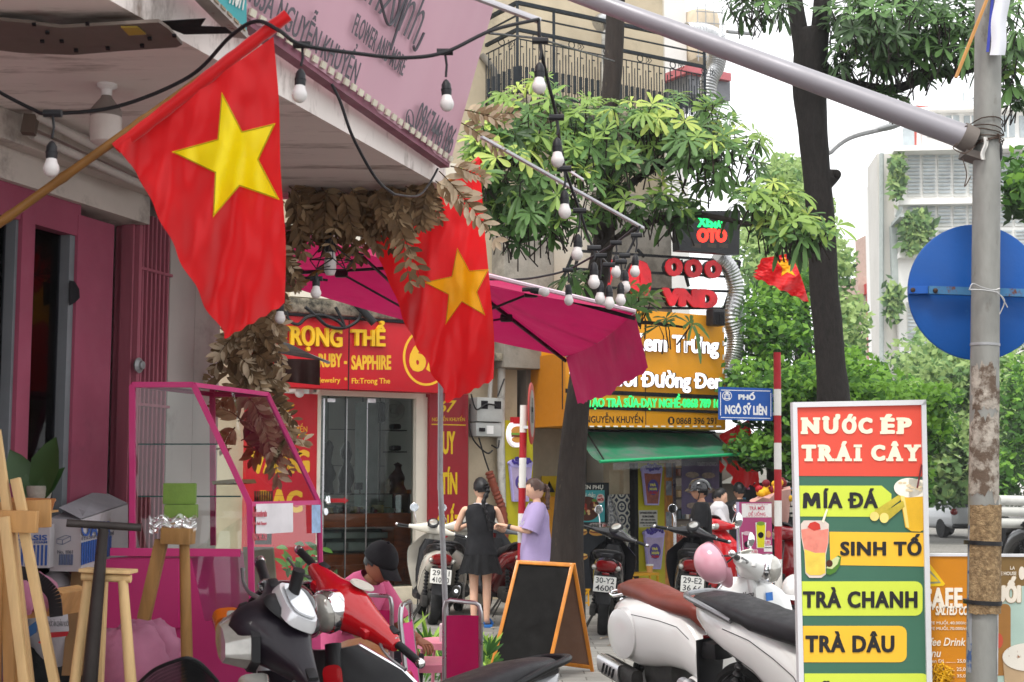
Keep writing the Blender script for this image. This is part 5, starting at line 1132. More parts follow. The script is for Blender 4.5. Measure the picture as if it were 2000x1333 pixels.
for t, x0, y0, x1, y1 in (('ÍA ĐÁ', 1608, 954, 1715, 993), ('SINH TỐ', 1641, 1043, 1800, 1086), ('TRÀ CHANH', 1568, 1147, 1792, 1188), ('TRÀ DÂU', 1573, 1233, 1747, 1275), ('SỮA CHUA', 1580, 1330, 1780, 1372)):
    b = MB(); fj.text(b, t, x0, y0, x1, y1, .003, off=.034, spc=1.12); b.build('lettering', CHA, jb, smooth=0)
J([(1568, 993), (1569, 965), (1574, 962), (1580, 964), (1585, 976), (1590, 964), (1596, 962), (1601, 965), (1603, 993), (1595, 993), (1594, 978), (1588, 989), (1583, 989), (1577, 978), (1576, 993)], .003, .0045, CHA, 'lettering')
# printed drinks
def pr(name, m, P, d): b = MB(); fj.poly(b, P, d, d + .0008); b.build(name, m, jb)
TEA, TEA2 = mat('print_juice', 'e0b02c', .45), mat('print_juice_pale', 'ebd27a', .45); ICE = mat('print_ice', 'ece6d6', .45); ICE2 = mat('print_ice_tan', 'd5c3a0', .45)
pr('printed_cup', TEA, [(1757, 962), (1803, 968), (1804, 1035), (1797, 1039), (1780, 1038), (1768, 1030)], .004)
pr('printed_glint', TEA2, [(1759, 968), (1767, 970), (1776, 1032), (1770, 1030)], .005)
b = MB(); fj.ell(b, 1775, 953, 29, 19, .0045, .0053); fj.poly(b, [(1775, 935), (1802.5, 938), (1803, 970), (1775, 972)], .0045, .0053); b.build('printed_lid', ICE, jb)
b = MB(); r2 = random.Random(2)
for k in range(9): fj.ell(b, 1757 + r2.uniform(0, 42), 943 + r2.uniform(0, 16), r2.uniform(3, 6), r2.uniform(2, 3.4), .0055, .006 + k * .0001, n=7)
b.build('printed_ice', ICE2, jb)
pr('printed_straw', mat('print_straw', '6a2a2e', .5), [(1799, 906), (1802, 910), (1793, 954), (1790, 953)], .0066)
CANE = mat('print_cane', 'b9a83a', .5, var=.25, vs=20); CANE2 = mat('print_cane_end', 'e6d27a', .5)
for i, (x0, y0, x1, y1, w_) in enumerate(((1708, 1006, 1757, 972, 8), (1728, 1010, 1764, 985, 9))): pr('printed_cane', CANE, [(x0, y0 - w_), (x1, y1 - w_ + 2), (x1 + 3, y1 + w_ - 4), (x0 + 4, y0 + w_)], .0042 + i * .001)
b = MB(); fj.ell(b, 1708, 1009, 9, 9, .0063, .007, n=16); fj.ell(b, 1727, 1012, 9, 10, .0063, .0072, n=16); b.build('printed_cane_end', CANE2, jb)
pr('printed_glass', mat('print_glass', 'd8c9bd', .4), [(1564, 1024), (1570, 1017), (1610, 1017), (1619, 1024), (1618, 1060), (1613, 1085), (1613, 1122), (1604, 1129), (1581, 1129), (1573, 1120), (1571, 1080), (1565, 1050)], .004)
pr('printed_smoothie', mat('print_pink', 'df8574', .45, var=.15, vs=30), [(1565, 1035), (1580, 1032), (1604, 1036), (1618, 1033), (1617, 1062), (1612, 1080), (1592, 1080), (1571, 1072), (1567, 1052)], .005)
pr('printed_smoothie', mat('print_banana', 'e3c350', .45, var=.1, vs=30), [(1571, 1073), (1592, 1080.5), (1612, 1080), (1612, 1120), (1602, 1124), (1582, 1124), (1574, 1118)], .0051)
pr('printed_strawberry', mat('print_berry', 'c93a2e', .45), [(1577, 1030), (1582, 1022), (1592, 1019), (1601, 1024), (1603, 1034), (1590, 1037)], .006)
pr('printed_straw', CRM, [(1609, 1022), (1605, 1019), (1614, 994), (1617, 996)], .0064)
pr('printed_avocado', mat('print_green', '4c7a2c', .45), [(1613, 1120), (1620, 1098), (1637, 1085), (1643, 1088), (1641, 1104), (1632, 1118), (1620, 1124)], .0042)
pr('printed_avocado', mat('print_flesh', 'c9d39a', .45), [(1614, 1110), (1622, 1096), (1635, 1087), (1640, 1090), (1636, 1102), (1625, 1112)], .005)
b = MB(); fj.ell(b, 1620, 1101, 6.5, 7, .0058, .0065, n=16); b.build('printed_stone', mat('print_stone', '4d2818', .5), jb)
b = MB()
for x in (1580, 1806): b.bar(fj.w(x, 1400, -.05), V((fj.w(x, 1400, -.05).x, fj.w(x, 1400, 0).y + .35, .01)), .025)
b.build('legs', WF, jb)
# ---------------------------------------------------------------- cafe boards behind the post
CY = 6.42
fc = Fr(pt(1815, 1333, CY), (1, .0, 0))
cf = thing('cafe_board', 'orange cafe menu board with dripping white lettering between the juice board and the post', 'menu board', gnd(1870, 1600))
OCH = mat('cafe_orange', 'c07a12', .45, var=.04)
b = MB(); fc.rect(b, 1790, 1086, 1908, 1600, -.03, 0); b.build('panel', OCH, cf)
b = MB(); fc.rect(b, 1790, 1082, 1908, 1087, -.04, .006); b.build('frame', WF, cf)
b = MB(); fc.poly(b, [(1815, 1100), (1846, 1141), (1842, 1145), (1812, 1146)], 0, .002); b.build('warning_triangle', mat('tri_yellow', 'e0b81c', .5), cf)
b = MB(); fc.poly(b, [(1815, 1112), (1838, 1139), (1814, 1141)], .002, .003); fc.poly(b, [(1812, 1116), (1834, 1136), (1812, 1137)], .003, .004, 1); b.build('triangle_line', [mat('tri_grey', '8a8a6a', .5), mat('tri_yellow2', 'e0b81c', .5)], cf)
PAP = mat('cafe_cream', 'e6dccb', .5)
b = MB(); fc.text(b, 'CAFE', 1796, 1148, 1880, 1188, .002, off=.035, spc=1.1)
for k, (x, y) in enumerate(((1822, 1188), (1836, 1186), (1843, 1190), (1858, 1187), (1866, 1186), (1876, 1188))): fc.poly(b, [(x - 3, y - 8), (x + 3, y - 8), (x + 1.5, y + 3), (x - 1, y + 4)], .002, .0028)
b.build('lettering', PAP, cf, smooth=0)
b = MB(); fc.text(b, 'SALTED COFFEE', 1827, 1184, 1915, 1202, .002, off=.03, shear=.1)
for t, y in (('CAFE MUỐI..40.000/cốc', 1211), ('CAFE MUỐI..70.000/chai', 1222)): fc.text(b, t, 1805, y, 1896, y + 9, .002)
for t, x0, x1, y in (('Coffee Drink', 1790, 1886, 1246), ('Menu', 1795, 1838, 1268)): fc.text(b, t, x0, y, x1, y + 16, .002, off=.01, shear=.25)
for t, y in (('Đen Đá ......... 25,000', 1288), ('Nâu Đá ........ 25,000', 1304), ('Bạc Xỉu ........ 35,000', 1317)): fc.text(b, t, 1812, y, 1896, y + 8, .002)
b.build('small_lettering', PAP, cf, smooth=0)
rb = thing('rubber_bands', 'bundle of yellow elastic bands hanging on the orange cafe board', 'string bundle', fc.w(1840, 1330, .03))
b = MB(); r2 = random.Random(6)
for k in range(26):
    x, y = 1838 + r2.uniform(-10, 14), 1312 + r2.uniform(-8, 18); P = []
    a0 = r2.uniform(0, 6.28); ra, rb_ = r2.uniform(5, 16), r2.uniform(6, 22)
    for j in range(14): P.append(fc.w(x + ra * math.cos(a0 + j * .449) * (1 + .2 * math.sin(3 * j)), y + rb_ * math.sin(j * .449), .02 + .012 * math.sin(j + k)))
    b.tube(P, .0022, 4, closed=True)
b.build('bands', mat('band_yellow', 'd9a51c', .5), rb)
cf2 = thing('coffee_poster_board', 'brown and teal coffee poster board with a frothy glass, right of the post', 'menu board', gnd(1980, 1600))
b = MB(); fc.rect(b, 1932, 1086, 2080, 1600, -.05, -.02); b.build('panel', mat('poster_brown', '7d6238', .5, var=.05), cf2)
b = MB(); fc.rect(b, 1932, 1083, 2080, 1088, -.06, -.012); b.build('frame', WF, cf2)
b = MB(); fc.poly(b, [(1938, 1146), (2080, 1144), (2080, 1600), (1938, 1600)], -.02, -.018); b.build('pale_field', mat('poster_mint', 'a9c0b4', .5, var=.12, vs=3), cf2)
b = MB(); fc.rrect(b, 1900, 1180, 1974, 1320, 10, -.018, -.016); b.build('brown_cup', mat('poster_cup', '9c6d35', .5), cf2)
b = MB(); fc.ell(b, 1950, 1252, 9, 15, -.016, -.014); b.build('red_mark', mat('poster_red', 'c0503a', .5), cf2)
b = MB(); fc.text(b, 'L.A', 1973, 1106, 1982, 1113, -.018, off=.02); fc.text(b, 'COFFEE HOUSE', 1931, 1117, 1985, 1124, -.018, off=.02); b.build('small_lettering', PAP, cf2, smooth=0)
b = MB(); fc.text(b, 'MUỐI', 1918, 1126, 1994, 1178, -.015, off=.07); b.build('lettering', PAP, cf2, smooth=0)
b = MB(); fc.text(b, 'MUỐI', 1917, 1125, 1995, 1179, -.0165, off=.11); b.build('lettering_edge', mat('letter_edge', 'a98f6a', .5), cf2, smooth=0)
b = MB(); fc.ell(b, 1996, 1120, 6, 13, -.02, -.017); b.build('logo_disc', PAP, cf2)
b = MB(); fc.poly(b, [(1958, 1278), (2060, 1278), (2050, 1400), (1968, 1400)], -.016, -.012); b.build('glass_print', mat('poster_glass', 'b59a78', .45), cf2)
b = MB(); fc.ell(b, 2006, 1284, 48, 27, -.012, -.008); b.build('froth', mat('poster_froth', 'ded8cb', .6, var=.05, col2='8f5c34', c2=.62, c2w=.06, c2s=26), cf2)
# ---------------------------------------------------------------- red and white striped poles
def striped(label, px0, py0, px1, py1, Y, r, bands, red0=True):
    th = thing('striped_pole', label, 'pole', gnd(px1, 950 + F * EYE / Y), group='red and white striped poles')
    a, c = pt(px0, py0, Y), pt(px1, py1, Y); ys = [py0] + bands + [py1]; rd, wh = MB(), MB()
    for i in range(len(ys) - 1):
        p, q = a.lerp(c, (ys[i] - py0) / (py1 - py0)), a.lerp(c, (ys[i + 1] - py0) / (py1 - py0))
        (rd if (i % 2 == 0) == red0 else wh).tube([p, q], r, 14)
    rd.each('red_band', mat('pole_red', '9c1620', .5, var=.12, vs=6, bump=.1), th); wh.each('white_band', mat('pole_white', 'd2cfc9', .5, var=.05, vs=6), th); return th
p1 = striped('red and white striped pole carrying the blue street name plate', 1518, 689, 1521, 1255, 14.2, .037, [762, 814, 868, 920, 981, 1031, 1095, 1160])
p2 = striped('red and white striped pole with a no entry sign seen edge-on, behind the lavender woman', 1023, 792, 1015, 1225, 15.6, .04, [846, 896, 955, 1005, 1062, 1120], False)
# street name plate
fn = Fr(pt(1404, 820, 14.25), (1, .05, 0))
nm = thing('street_plate', 'blue street name plate with white lettering beside the red and white pole', 'street sign', fn.w(1456, 822))
b = MB(); fn.poly(b, [(1403, 756), (1509, 759), (1509, 822), (1403, 820)], -.01, 0); b.build('plate', mat('plate_blue', '1450a0', .4, var=.04), nm)
WL = mat('plate_white', 'e8e8e8', .45)
b = MB()
for P in ([(1408, 761.5), (1505, 763.5), (1505, 765), (1408, 763)], [(1408, 815), (1505, 817), (1505, 818.4), (1408, 816.4)], [(1406.5, 766), (1408, 766), (1408, 812), (1406.5, 812)], [(1505, 768), (1506.3, 768), (1506.3, 814), (1505, 814)]): fn.poly(b, P, 0, .002)
b.build('border', WL, nm, smooth=0)
b = MB(); fn.text(b, 'PHỐ', 1442, (765, 766), 1475, (781, 782), .002, off=.045); fn.text(b, 'NGÔ SỸ LIÊN', 1416, (786, 788), 1498, (809, 812), .002, off=.04); b.build('lettering', WL, nm, smooth=0)
b = MB(); fn.ring(b, 1420, 773.5, 9.5, 9.5, 1.4, 0, .002, n=30)
for x0, y0, x1, y1 in ((1414, 778, 1426, 780), (1415, 771, 1417, 778), (1423, 771, 1425, 778), (1414, 770, 1426, 771.5), (1417, 766, 1423, 770), (1418, 773, 1422, 774)): fn.rect(b, x0, y0, x1, y1, 0, .002)
b.build('emblem', WL, nm, smooth=0)
b = MB(); fn.rect(b, 1504, 770, 1516, 776, -.02, -.005); fn.rect(b, 1504, 806, 1516, 812, -.02, -.005); b.build('clamp', STEEL, nm)
# no entry disc seen nearly edge-on
ne = thing('no_entry_sign', 'red rimmed round road sign seen almost edge-on against the orange side panel', 'sign', pt(1038, 866, 15.5))
ax_ = V((.905, -.10, 0)).normalized(); M = axis(pt(1038, 808, 15.5), ax_)
b = MB(); b.lathe([(0, -.01), (.33, -.01), (.34, 0), (.33, .008), (.26, .009), (.26, 0)], M, 44); b.build('rim', mat('sign_red', 'a83a34', .5), ne)
b = MB(); b.lathe([(0, .0085), (.262, .0085)], M, 44); b.build('face', mat('sign_face', 'c9c4bd', .5), ne)
b = MB(); S = M @ Matrix.Scale(.34, 4)
for P in ([(-.25, -.3), (-.12, -.3), (-.12, .1), (-.25, .1)], [(.12, -.3), (.25, -.3), (.25, .1), (.12, .1)], [(-.3, .05), (.3, .05), (.3, .2), (-.3, .2)], [(-.06, .2), (.06, .2), (.06, .5), (-.06, .5)]): b.prism(P, .03, .034, S)
b.build('pictogram', DARK, ne)
b = MB(); b.bar(pt(1022, 835, 15.58), pt(1038, 835, 15.53), .03); b.build('clamp', STEEL, ne)
# standing drinks banner
fd = Fr(pt(1445, 1190, 14.6), (1, .08, 0))
dm = thing('drinks_standee', 'tall purple and orange drinks menu standee beside the striped pole', 'menu board', gnd(1478, 1245))
b = MB(); fd.rect(b, 1445, 981, 1509, 1232, -.03, 0); b.build('panel', mat('standee_purple', 'a3416f', .45, var=.03), dm)
b = MB(); fd.rect(b, 1442, 981, 1445.5, 1232, -.05, .004); b.build('edge', mat('standee_edge', 'b7a8c6', .5), dm)
b = MB(); fd.rect(b, 1449, 984, 1507, 1011, 0, .003); fd.rrect(b, 1491, 1055, 1505, 1064, 2, 0, .003); fd.rrect(b, 1466, 1074, 1480, 1083, 2, 0, .003); fd.rect(b, 1492, 1066, 1508, 1078, 0, .003); fd.rect(b, 1466, 1085, 1486, 1096, 0, .003)
for x in (1461, 1480, 1498): fd.rrect(b, x, 1150, x + 9, 1173, 2, .003, .005)
b.build('white_cards', mat('standee_white', 'dedbd8', .5), dm)
b = MB(); fd.rect(b, 1446, 1100, 1509, 1190, 0, .003); b.build('orange_panel', mat('standee_orange', 'e8861c', .45, var=.03), dm)
b = MB(); fd.text(b, 'TRÀ MỚI', 1463, 987, 1493, 997, .004, off=.015); fd.text(b, 'DỄ UỐNG', 1462, 998, 1495, 1008, .004, off=.015); fd.text(b, '25.000', 1492, 1056, 1504, 1063, .004, off=.02); fd.text(b, '25.000', 1467, 1075, 1479, 1082, .004, off=.02)
for k in range(9): fd.rect(b, 1457 + k * 5, 985.5, 1460 + k * 5, 986.3, .003, .004); fd.rect(b, 1457 + k * 5, 1009.2, 1460 + k * 5, 1010, .003, .004)
b.build('red_lettering', mat('standee_red', 'c03a5a', .5), dm, smooth=0)
b = MB()
for t, x1, y in (('TRENDING', 1472, 1109), ('- Cà phê kem trứng', 1490, 1118), ('- Trà mãng cầu', 1480, 1128), ('- Milo trân châu kem trứng', 1504, 1138)): fd.text(b, t, 1454, (y, y - 2), x1, (y + 8, y + 5), .004, off=.012)
fd.text(b, 'TRÀ KIWI NHẸ NHÀNG', 1493, 1068, 1507, 1072, .004); fd.text(b, 'TRÀ DÂU TẰM', 1467, 1087, 1484, 1091, .004); b.build('dark_lettering', mat('standee_dark', '3d2430', .5), dm, smooth=0)
def pcup(cx, y0, y1, w0, w1, m, cap):
    b = MB(); fd.poly(b, [(cx - w0 - 1.5, y0), (cx + w0 + 1.5, y0), (cx + w1 + 1.5, y1 + 1), (cx - w1 - 1.5, y1 + 1)], .003, .005, 0); fd.poly(b, [(cx - w0, y0 + 4), (cx + w0, y0 + 4), (cx + w1, y1), (cx - w1, y1)], .005, .006, 1); fd.ell(b, cx, y0 + 2, w0 - 1, 4, .006, .007, 2); fd.ell(b, cx, (y0 + y1) / 2, w0 * .62, 6, .006, .0075, 3)
    b.build('printed_cup', [mat('standee_white', 'dedbd8'), m, cap, DARK], dm)
pcup(1459, 1040, 1087, 9, 6, mat('pr_berry', '96245a', .5), mat('pr_cream', 'c8a9b2', .5)); pcup(1486, 1021, 1070, 9, 6.5, mat('pr_lime', 'c9c41c', .5), mat('pr_kiwi', '6f8f2c', .5))
for x, m in ((1455, 'pr_black'), (1474, 'pr_latte'), (1493, 'pr_mango')): pcup(x, 1150, 1172, 5, 4, mat(m, {'pr_black': '3a2a22', 'pr_latte': 'b08a5a', 'pr_mango': 'dba54a'}[m], .5), mat('pr_foam', 'd9c9a8', .5))
b = MB(); fd.ell(b, 1501, 1044, 5, 7, .003, .005, n=14); b.build('printed_egg', mat('pr_egg', 'c98a5a', .5), dm)
# ---------------------------------------------------------------- pink display case
dc = thing('display_case', 'hot pink glass display case with sloping front, before the white pillar', 'display case', pt(400, 1650, 5.9))
HP = mat('hot_pink', 'b02766', .45, var=.05, vs=3); HPD = mat('hot_pink_frame', 'bd2f6f', .4, var=.06)
tS = .62
e1 = V((1, .08, 0)).normalized()      # across the end panel that faces us
Fc = Fr(pt(215, 1333, 5.6), e1); dS = SD * tS
def cpt(px, py, t=0): return Fc.w(px, py) + dS * t
prof = [(259, 1078), (259, 752), (378, 752), (488, 985), (492, 1170)]
b = MB()
for t in (0, 1):
    Q = [cpt(*p_, t) for p_ in prof]
    for i in range(4): b.bar(Q[i], Q[i + 1], .022, .022)
for p_ in prof[1:4]: b.bar(cpt(*p_), cpt(*p_, 1), .018, .018)
b.bar(cpt(216, 1078), cpt(470, 1080), .022, .03); b.build('frame', HPD, dc)
b = MB()
def quad(P, q=0): b.add(P, [[0, 1, 2, 3]], q)
quad([cpt(378, 752), cpt(488, 985), cpt(488, 985, 1), cpt(378, 752, 1)]); quad([cpt(488, 985), cpt(492, 1170), cpt(492, 1170, 1), cpt(488, 985, 1)])
b.add([cpt(259, 1078), cpt(259, 752), cpt(378, 752), cpt(488, 985), cpt(489, 1078)], [[0, 1, 2, 3, 4]]); b.add([cpt(372, 1078), cpt(488, 1000), cpt(490, 1175), cpt(440, 1213), cpt(400, 1213)], [[0, 1, 2, 3, 4]])
quad([cpt(259, 752), cpt(378, 752), cpt(378, 752, 1), cpt(259, 752, 1)]); b.build('glass', GLASSCASE, dc, smooth=0, fix=False)
b = MB()
for y, x1 in ((868, 425), (970, 470)): b.add([cpt(270, y), cpt(x1, y), cpt(x1, y, .95), cpt(270, y, .95)], [[0, 1, 2, 3]])
b.build('glass_shelf', glassmat('shelf_glass', (.55, .72, .68), .10), dc, smooth=0, fix=False)
b = MB()
for y, x1 in ((868, 425), (970, 470)): b.bar(cpt(270, y), cpt(x1, y), .006)
b.build('shelf_edge', mat('shelf_edge', '1f3a38', .2), dc)
b = MB(); b.add([cpt(492, 1170), cpt(440, 1175), cpt(440, 1000), cpt(492, 1000)], [[0, 1, 2, 3]]);
b = MB(); z0_ = 0.0
def ppr(P, t0, t1, name, m):
    b = MB(); n = len(P); A = [Fc.w(*p_) + dS * t0 for p_ in P]; B = [Fc.w(*p_) + dS * t1 for p_ in P]
    b.add(A + B, [list(range(n)), list(range(n, 2 * n))[::-1]] + [[j, (j + 1) % n, n + (j + 1) % n, n + j] for j in range(n)]); return b.build(name, m, dc)
ppr([(214, 1090), (372, 1090), (400, 1213), (486, 1213), (490, 1180), (494, 1700), (200, 1700)], 0, 1, 'base_cabinet', HP)
ppr([(212, 1092), (358, 1092), (358, 1225), (205, 1225)], -.06, 0, 'front_panel', HP)
ppr([(398, 1075), (460, 1075), (470, 1195), (412, 1205)], .5, .52, 'cardboard_sheet', mat('case_card', '8a7f62', .8, var=.12, vs=4))
ppr([(382, 940), (424, 936), (428, 944), (384, 947)], .2, .5, 'bark_strip', mat('bark_strip', '7d6a4c', .8, var=.3))
b = MB()
for k in range(8): b.add([cpt(415 + k * 5, 960, .55), cpt(419 + k * 5, 960, .55), cpt(430 + k * 4, 1070, .5), cpt(424 + k * 4, 1070, .5)], [[0, 1, 2, 3]])
b.build('dried_stems', mat('stem_grey', '55574a', .8, var=.3), dc, fix=False)
b = MB(); A = cpt(491, 985, 0); ex = dS
def sheetp(u, v, o=.006): return cpt(490, 985 + v * 60, .05 + u * .52) + V((.006, -.004, 0))
b.grid(sheetp, 4, 4); b.build('paper_notice', mat('paper_white', 'd9d4d6', .7), dc, fix=False)
Fn = Fr(cpt(490, 1045, 0) + V((.009, -.006, 0)), dS)
b = MB()
for t, y0, y1, off in (('TUYỂN NHÂN VIÊN', 995, 1010, .02), ('Linh Anh Flower', 1019, 1026, .0), ('0967.985.724', 1042, 1056, .02)): Fn.text(b, t, 493, y0, 521, y1, .003, off=off)
b.build('notice_lettering', mat('notice_red', 'c0606a', .6), dc, smooth=0, fix=False)
b = MB(); b.add([cpt(491, 990, .84), cpt(491, 990, .98), cpt(491, 1050, .98), cpt(491, 1050, .84)], [[0, 1, 2, 3]]); b.v = [v + V((.008, -.005, 0)) for v in b.v]; b.build('blue_card', mat('blue_card', '8fa9c9', .6, var=.2, vs=30), dc, fix=False)
# ---------------------------------------------------------------- clutter in front of the flower shop
PINE = mat('pine', 'b98d58', .6, var=.22, vs=4, stretch=(5, 5, .8)); PINE2 = mat('pine_light', 'cfae7c', .6, var=.18, vs=4, stretch=(5, 5, .8)); ROUGH = mat('rough_pole', '8f6a3d', .7, var=.3, vs=6, stretch=(3, 3, .6))
def easel(label, bars, m=PINE2, group='pine display easels', cross=()):
    th = thing('easel', label, 'easel', gnd((bars[0][0] + bars[0][2]) / 2, 1560), group=group)
    for x0, y0, x1, y1, Y, w_ in bars:
        b = MB(); b.bar(pt(x0, y0, Y), pt(x1, y1, Y), w_, w_ * .75, up=(0, 1, 0), bev=.002); b.build('leg', m, th)
    for x0, y0, x1, y1, Y, w_, h_ in cross:
        b = MB(); b.bar(pt(x0, y0, Y), pt(x1, y1, Y), h_, w_, up=(0, 0, 1), bev=.003); b.build('crossbar', PINE, th)
    return th
easel('light pine easel with a ledge at the far left edge, its legs spreading forward', [(-8, 840, 16, 1008, 4.6, .028), (8, 1010, 62, 1450, 4.55, .03), (22, 1030, 70, 1450, 4.62, .03), (30, 935, 45, 1005, 4.6, .03), (44, 1022, 130, 1450, 4.6, .03)], cross=((-20, 1018, 73, 1020, 4.58, .07, .035), (-20, 1009, 100, 1003, 4.66, .09, .012)))
easel('darker pine easel standing behind the ledge at the far left edge', [(-5, 1030, -12, 1450, 4.7, .035), (12, 1030, 22, 1450, 4.72, .035), (24, 1030, 40, 1450, 4.74, .03)], PINE)
# orchid in a wooden crate
cr = thing('wooden_crate', 'shallow orange wooden crate holding the broad leaved orchid', 'crate', pt(70, 1000, 4.8))
b = MB(); FR2 = Fr(pt(20, 1005, 4.85), (1, .2, 0))
FR2.poly(b, [(20, 972), (108, 974), (100, 1000), (16, 1000)], -.02, 0); FR2.poly(b, [(20, 972), (108, 974), (108, 980), (20, 978)], -.22, -.2); b.build('side', mat('crate_orange', 'a2683a', .6, var=.2, vs=4, stretch=(1, 1, 6)), cr)
b = MB(); FR2.poly(b, [(50, 984), (88, 985), (86, 994), (52, 994)], .001, .003); b.build('hand_hole', DARK, cr)
b = MB(); FR2.poly(b, [(18, 998), (101, 998), (101, 1002), (18, 1002)], -.2, 0); b.build('bottom', PINE, cr)
ORC = mat('orchid_leaf', '2a4420', .35, var=.2, vs=5)
oc_ = thing('orchid', 'orchid with broad dark green leaves standing in the orange wooden crate', 'plant', pt(75, 985, 4.9))
b = MB(); B0_ = pt(72, 985, 4.92)
for x, y, w_, cu in ((12, 905, .05, .2), (108, 878, .055, .05), (55, 940, .05, .4), (100, 945, .035, .5), (40, 965, .045, .6)):
    e = pt(x, y, 4.85); d = e - B0_; leaf(b, B0_, d + V((0, 0, .06)), (0, -1, .5), d.length * 1.15, w_, 0, cu)
b.build('leaves', ORC, oc_, smooth=180, fix=False)
b = MB(); b.lathe([(.03, 0), (.045, .07), (.043, .08), (.0, .07)], Matrix.Translation(pt(75, 995, 4.92)), 16); b.build('pot', CONC, oc_)
# cartons of floral foam
CART = mat('carton', 'aaa6a8', .8, var=.08, vs=3, col2='8e857c', c2=.68, c2w=.1, c2s=4); CBLU = mat('carton_blue', '2d4f8f', .7, var=.1)
KRAFT = mat('kraft_carton', '8a6a48', .85, var=.12, vs=4)
bx = thing('carton', 'white carton with blue lettering and barcode stripes, flaps open, behind the iron T bar', 'carton', pt(160, 1118, 5.3))
K0, K1, K2, K3 = (97, 1012), (158, 1016), (247, 985), (97, 1116)
YA = 5.35
P0, P1, P2 = pt(97, 1116, YA), pt(158, 1117, YA - .02), pt(250, 1092, YA + .62)
T0, T1, T2 = pt(97, 1013, YA), pt(158, 1016, YA - .02), pt(250, 985, YA + .62)
P3, T3 = P0 + (P2 - P1), T0 + (T2 - T1)
b = MB(); b.add([P0, P1, P2, P3, T0, T1, T2, T3], [[0, 1, 5, 4], [1, 2, 6, 5], [2, 3, 7, 6], [3, 0, 4, 7], [0, 3, 2, 1], [4, 5, 6, 7]]); b.build('box', CART, bx, smooth=0)
b = MB(); b.add([T1 + V((0, 0, .004)), T2 + V((0, 0, .004)), T2 + V((-.12, .0, .06)), T1 + V((-.10, .05, .045))], [[0, 1, 2, 3]]); b.add([T0, T1, T1 + V((-.02, .12, .03)), T0 + V((.05, .15, .04))], [[0, 1, 2, 3]]); b.build('flap', mat('flap_grey', '8b8a8f', .8), bx, smooth=0, fix=False)
FXa = Fr(P0, P1 - P0); FXb = Fr(P1, P2 - P1)
b = MB(); FXb.text(b, 'OASIS', 159, 1018, 215, 1048, .002, off=.01); b.build('lettering', CBLU, bx, smooth=0)
b = MB(); FXb.text(b, 'FLORAL FOAM', 160, (1049, 1038), 222, (1056, 1045), .002, off=.01)
FXa.text(b, 'No. 1061', 112, 1075, 142, 1082, .002, off=.01); b.build('lettering', mat('carton_grey', '63646c', .7), bx, smooth=0)
b = MB()
for k in range(13):
    a = FXb.lr(160 + k * 5, 1058 - k * 1.2, 163 + k * 5, 1104 - k * 1.5, .002); FXb.rect(b, 160 + k * 4.6, 1060 - k * 1.1, 162.6 + k * 4.6, 1104 - k * 1.5, 0, .003)
b.build('blue_stripes', CBLU, bx, smooth=0)
b = MB()
for k in range(12): FXa.rect(b, 115 + k * 2.2, 1083, 116 + k * 2.2 + .8 * (k % 3), 1104, 0, .003)
for P in ([(111, 1053), (128, 1046), (138, 1048), (138, 1056), (122, 1064), (111, 1062)],): b.tube([FXa.w(x, y, .002) for x, y in P], .0012, 4, closed=True); b.tube([FXa.w(111, 1053, .002), FXa.w(122, 1055, .002), FXa.w(138, 1048, .002)], .0012, 4); b.tube([FXa.w(122, 1055, .002), FXa.w(122, 1064, .002)], .0012, 4)
b.build('barcode', mat('barcode_grey', '5a6480', .7), bx, smooth=0)
b2 = thing('carton', 'white carton with bold blue stripes, half hidden by the pine easel legs', 'carton', pt(60, 1110, 5.25))
FX2 = Fr(pt(20, 1108, 5.25), (1, .1, 0)); b = MB(); FX2.rect(b, 15, 1025, 96, 1110, -.4, 0); b.build('box', CART, b2, smooth=0)
b = MB(); FX2.text(b, 'OASIS', 30, 1045, 92, 1056, .002, off=.02); FX2.text(b, 'FLORAL FOAM', 30, 1057, 92, 1062, .002, off=.01)
for k in range(8): FX2.rect(b, 33 + k * 7.8, 1065, 37 + k * 7.8, 1105, 0, .003)
b.build('blue_print', CBLU, b2, smooth=0)
b = MB(); FX3 = Fr(pt(120, 1330, 5.5), (1, .15, 0)); FX3.poly(b, [(140, 1112), (205, 1118), (172, 1320), (120, 1320)], -.1, 0); b.solo('cardboard_sheet', KRAFT, 'brown cardboard sheet leaning below the white cartons', 'cardboard', smooth=0)
# sack and tulle below the cartons
sk = thing('rice_sack', 'blue and white plastic sack slumped below the cartons', 'sack', pt(110, 1330, 5.5))
b = MB(); b.sph(pt(110, 1210, 5.6), (.13, .12, .2), 20); b.v = [v + V((noise.noise(v * 6) * .03, noise.noise(v * 5) * .03, noise.noise(v * 8) * .02)) for v in b.v]; b.build('bag', mat('sack_white', 'b9b6ba', .6, var=.1), sk, smooth=180)
b = MB(); FX4 = Fr(pt(110, 1210, 5.43), (1, .1, 0)); FX4.poly(b, [(105, 1148), (136, 1144), (138, 1170), (104, 1172)], 0, .012); FX4.poly(b, [(55, 1225), (75, 1210), (70, 1236), (56, 1246)], 0, .01); b.build('blue_print', mat('sack_blue', '2a5a8c', .5), sk)
b = MB(); FX4.text(b, 'THỨC ĂN CHĂN NUÔI', 92, 1210, 134, 1224, .012); b.build('lettering', DARK, sk, smooth=0); b = MB(); FX4.poly(b, [(74, 1255), (98, 1236), (134, 1234), (130, 1243), (100, 1246), (78, 1258)], 0, .012); b.build('red_swoosh', REDPAINT, sk)
b = MB(); b.box(pt(115, 1310, 5.7), (.4, .3, .3), bev=.05); b.solo('black_bin_bag', mat('bin_bag', '131315', .5, bump=.5, bs=20), 'dark black bag in the gap under the sack', 'bag')
cb2 = thing('wooden_crate', 'small tilted wooden crate behind the easel legs, with a black strap over it', 'crate', pt(90, 1210, 5.1))
FX5 = Fr(pt(60, 1210, 5.1), (1, -.2, 0)); b = MB()
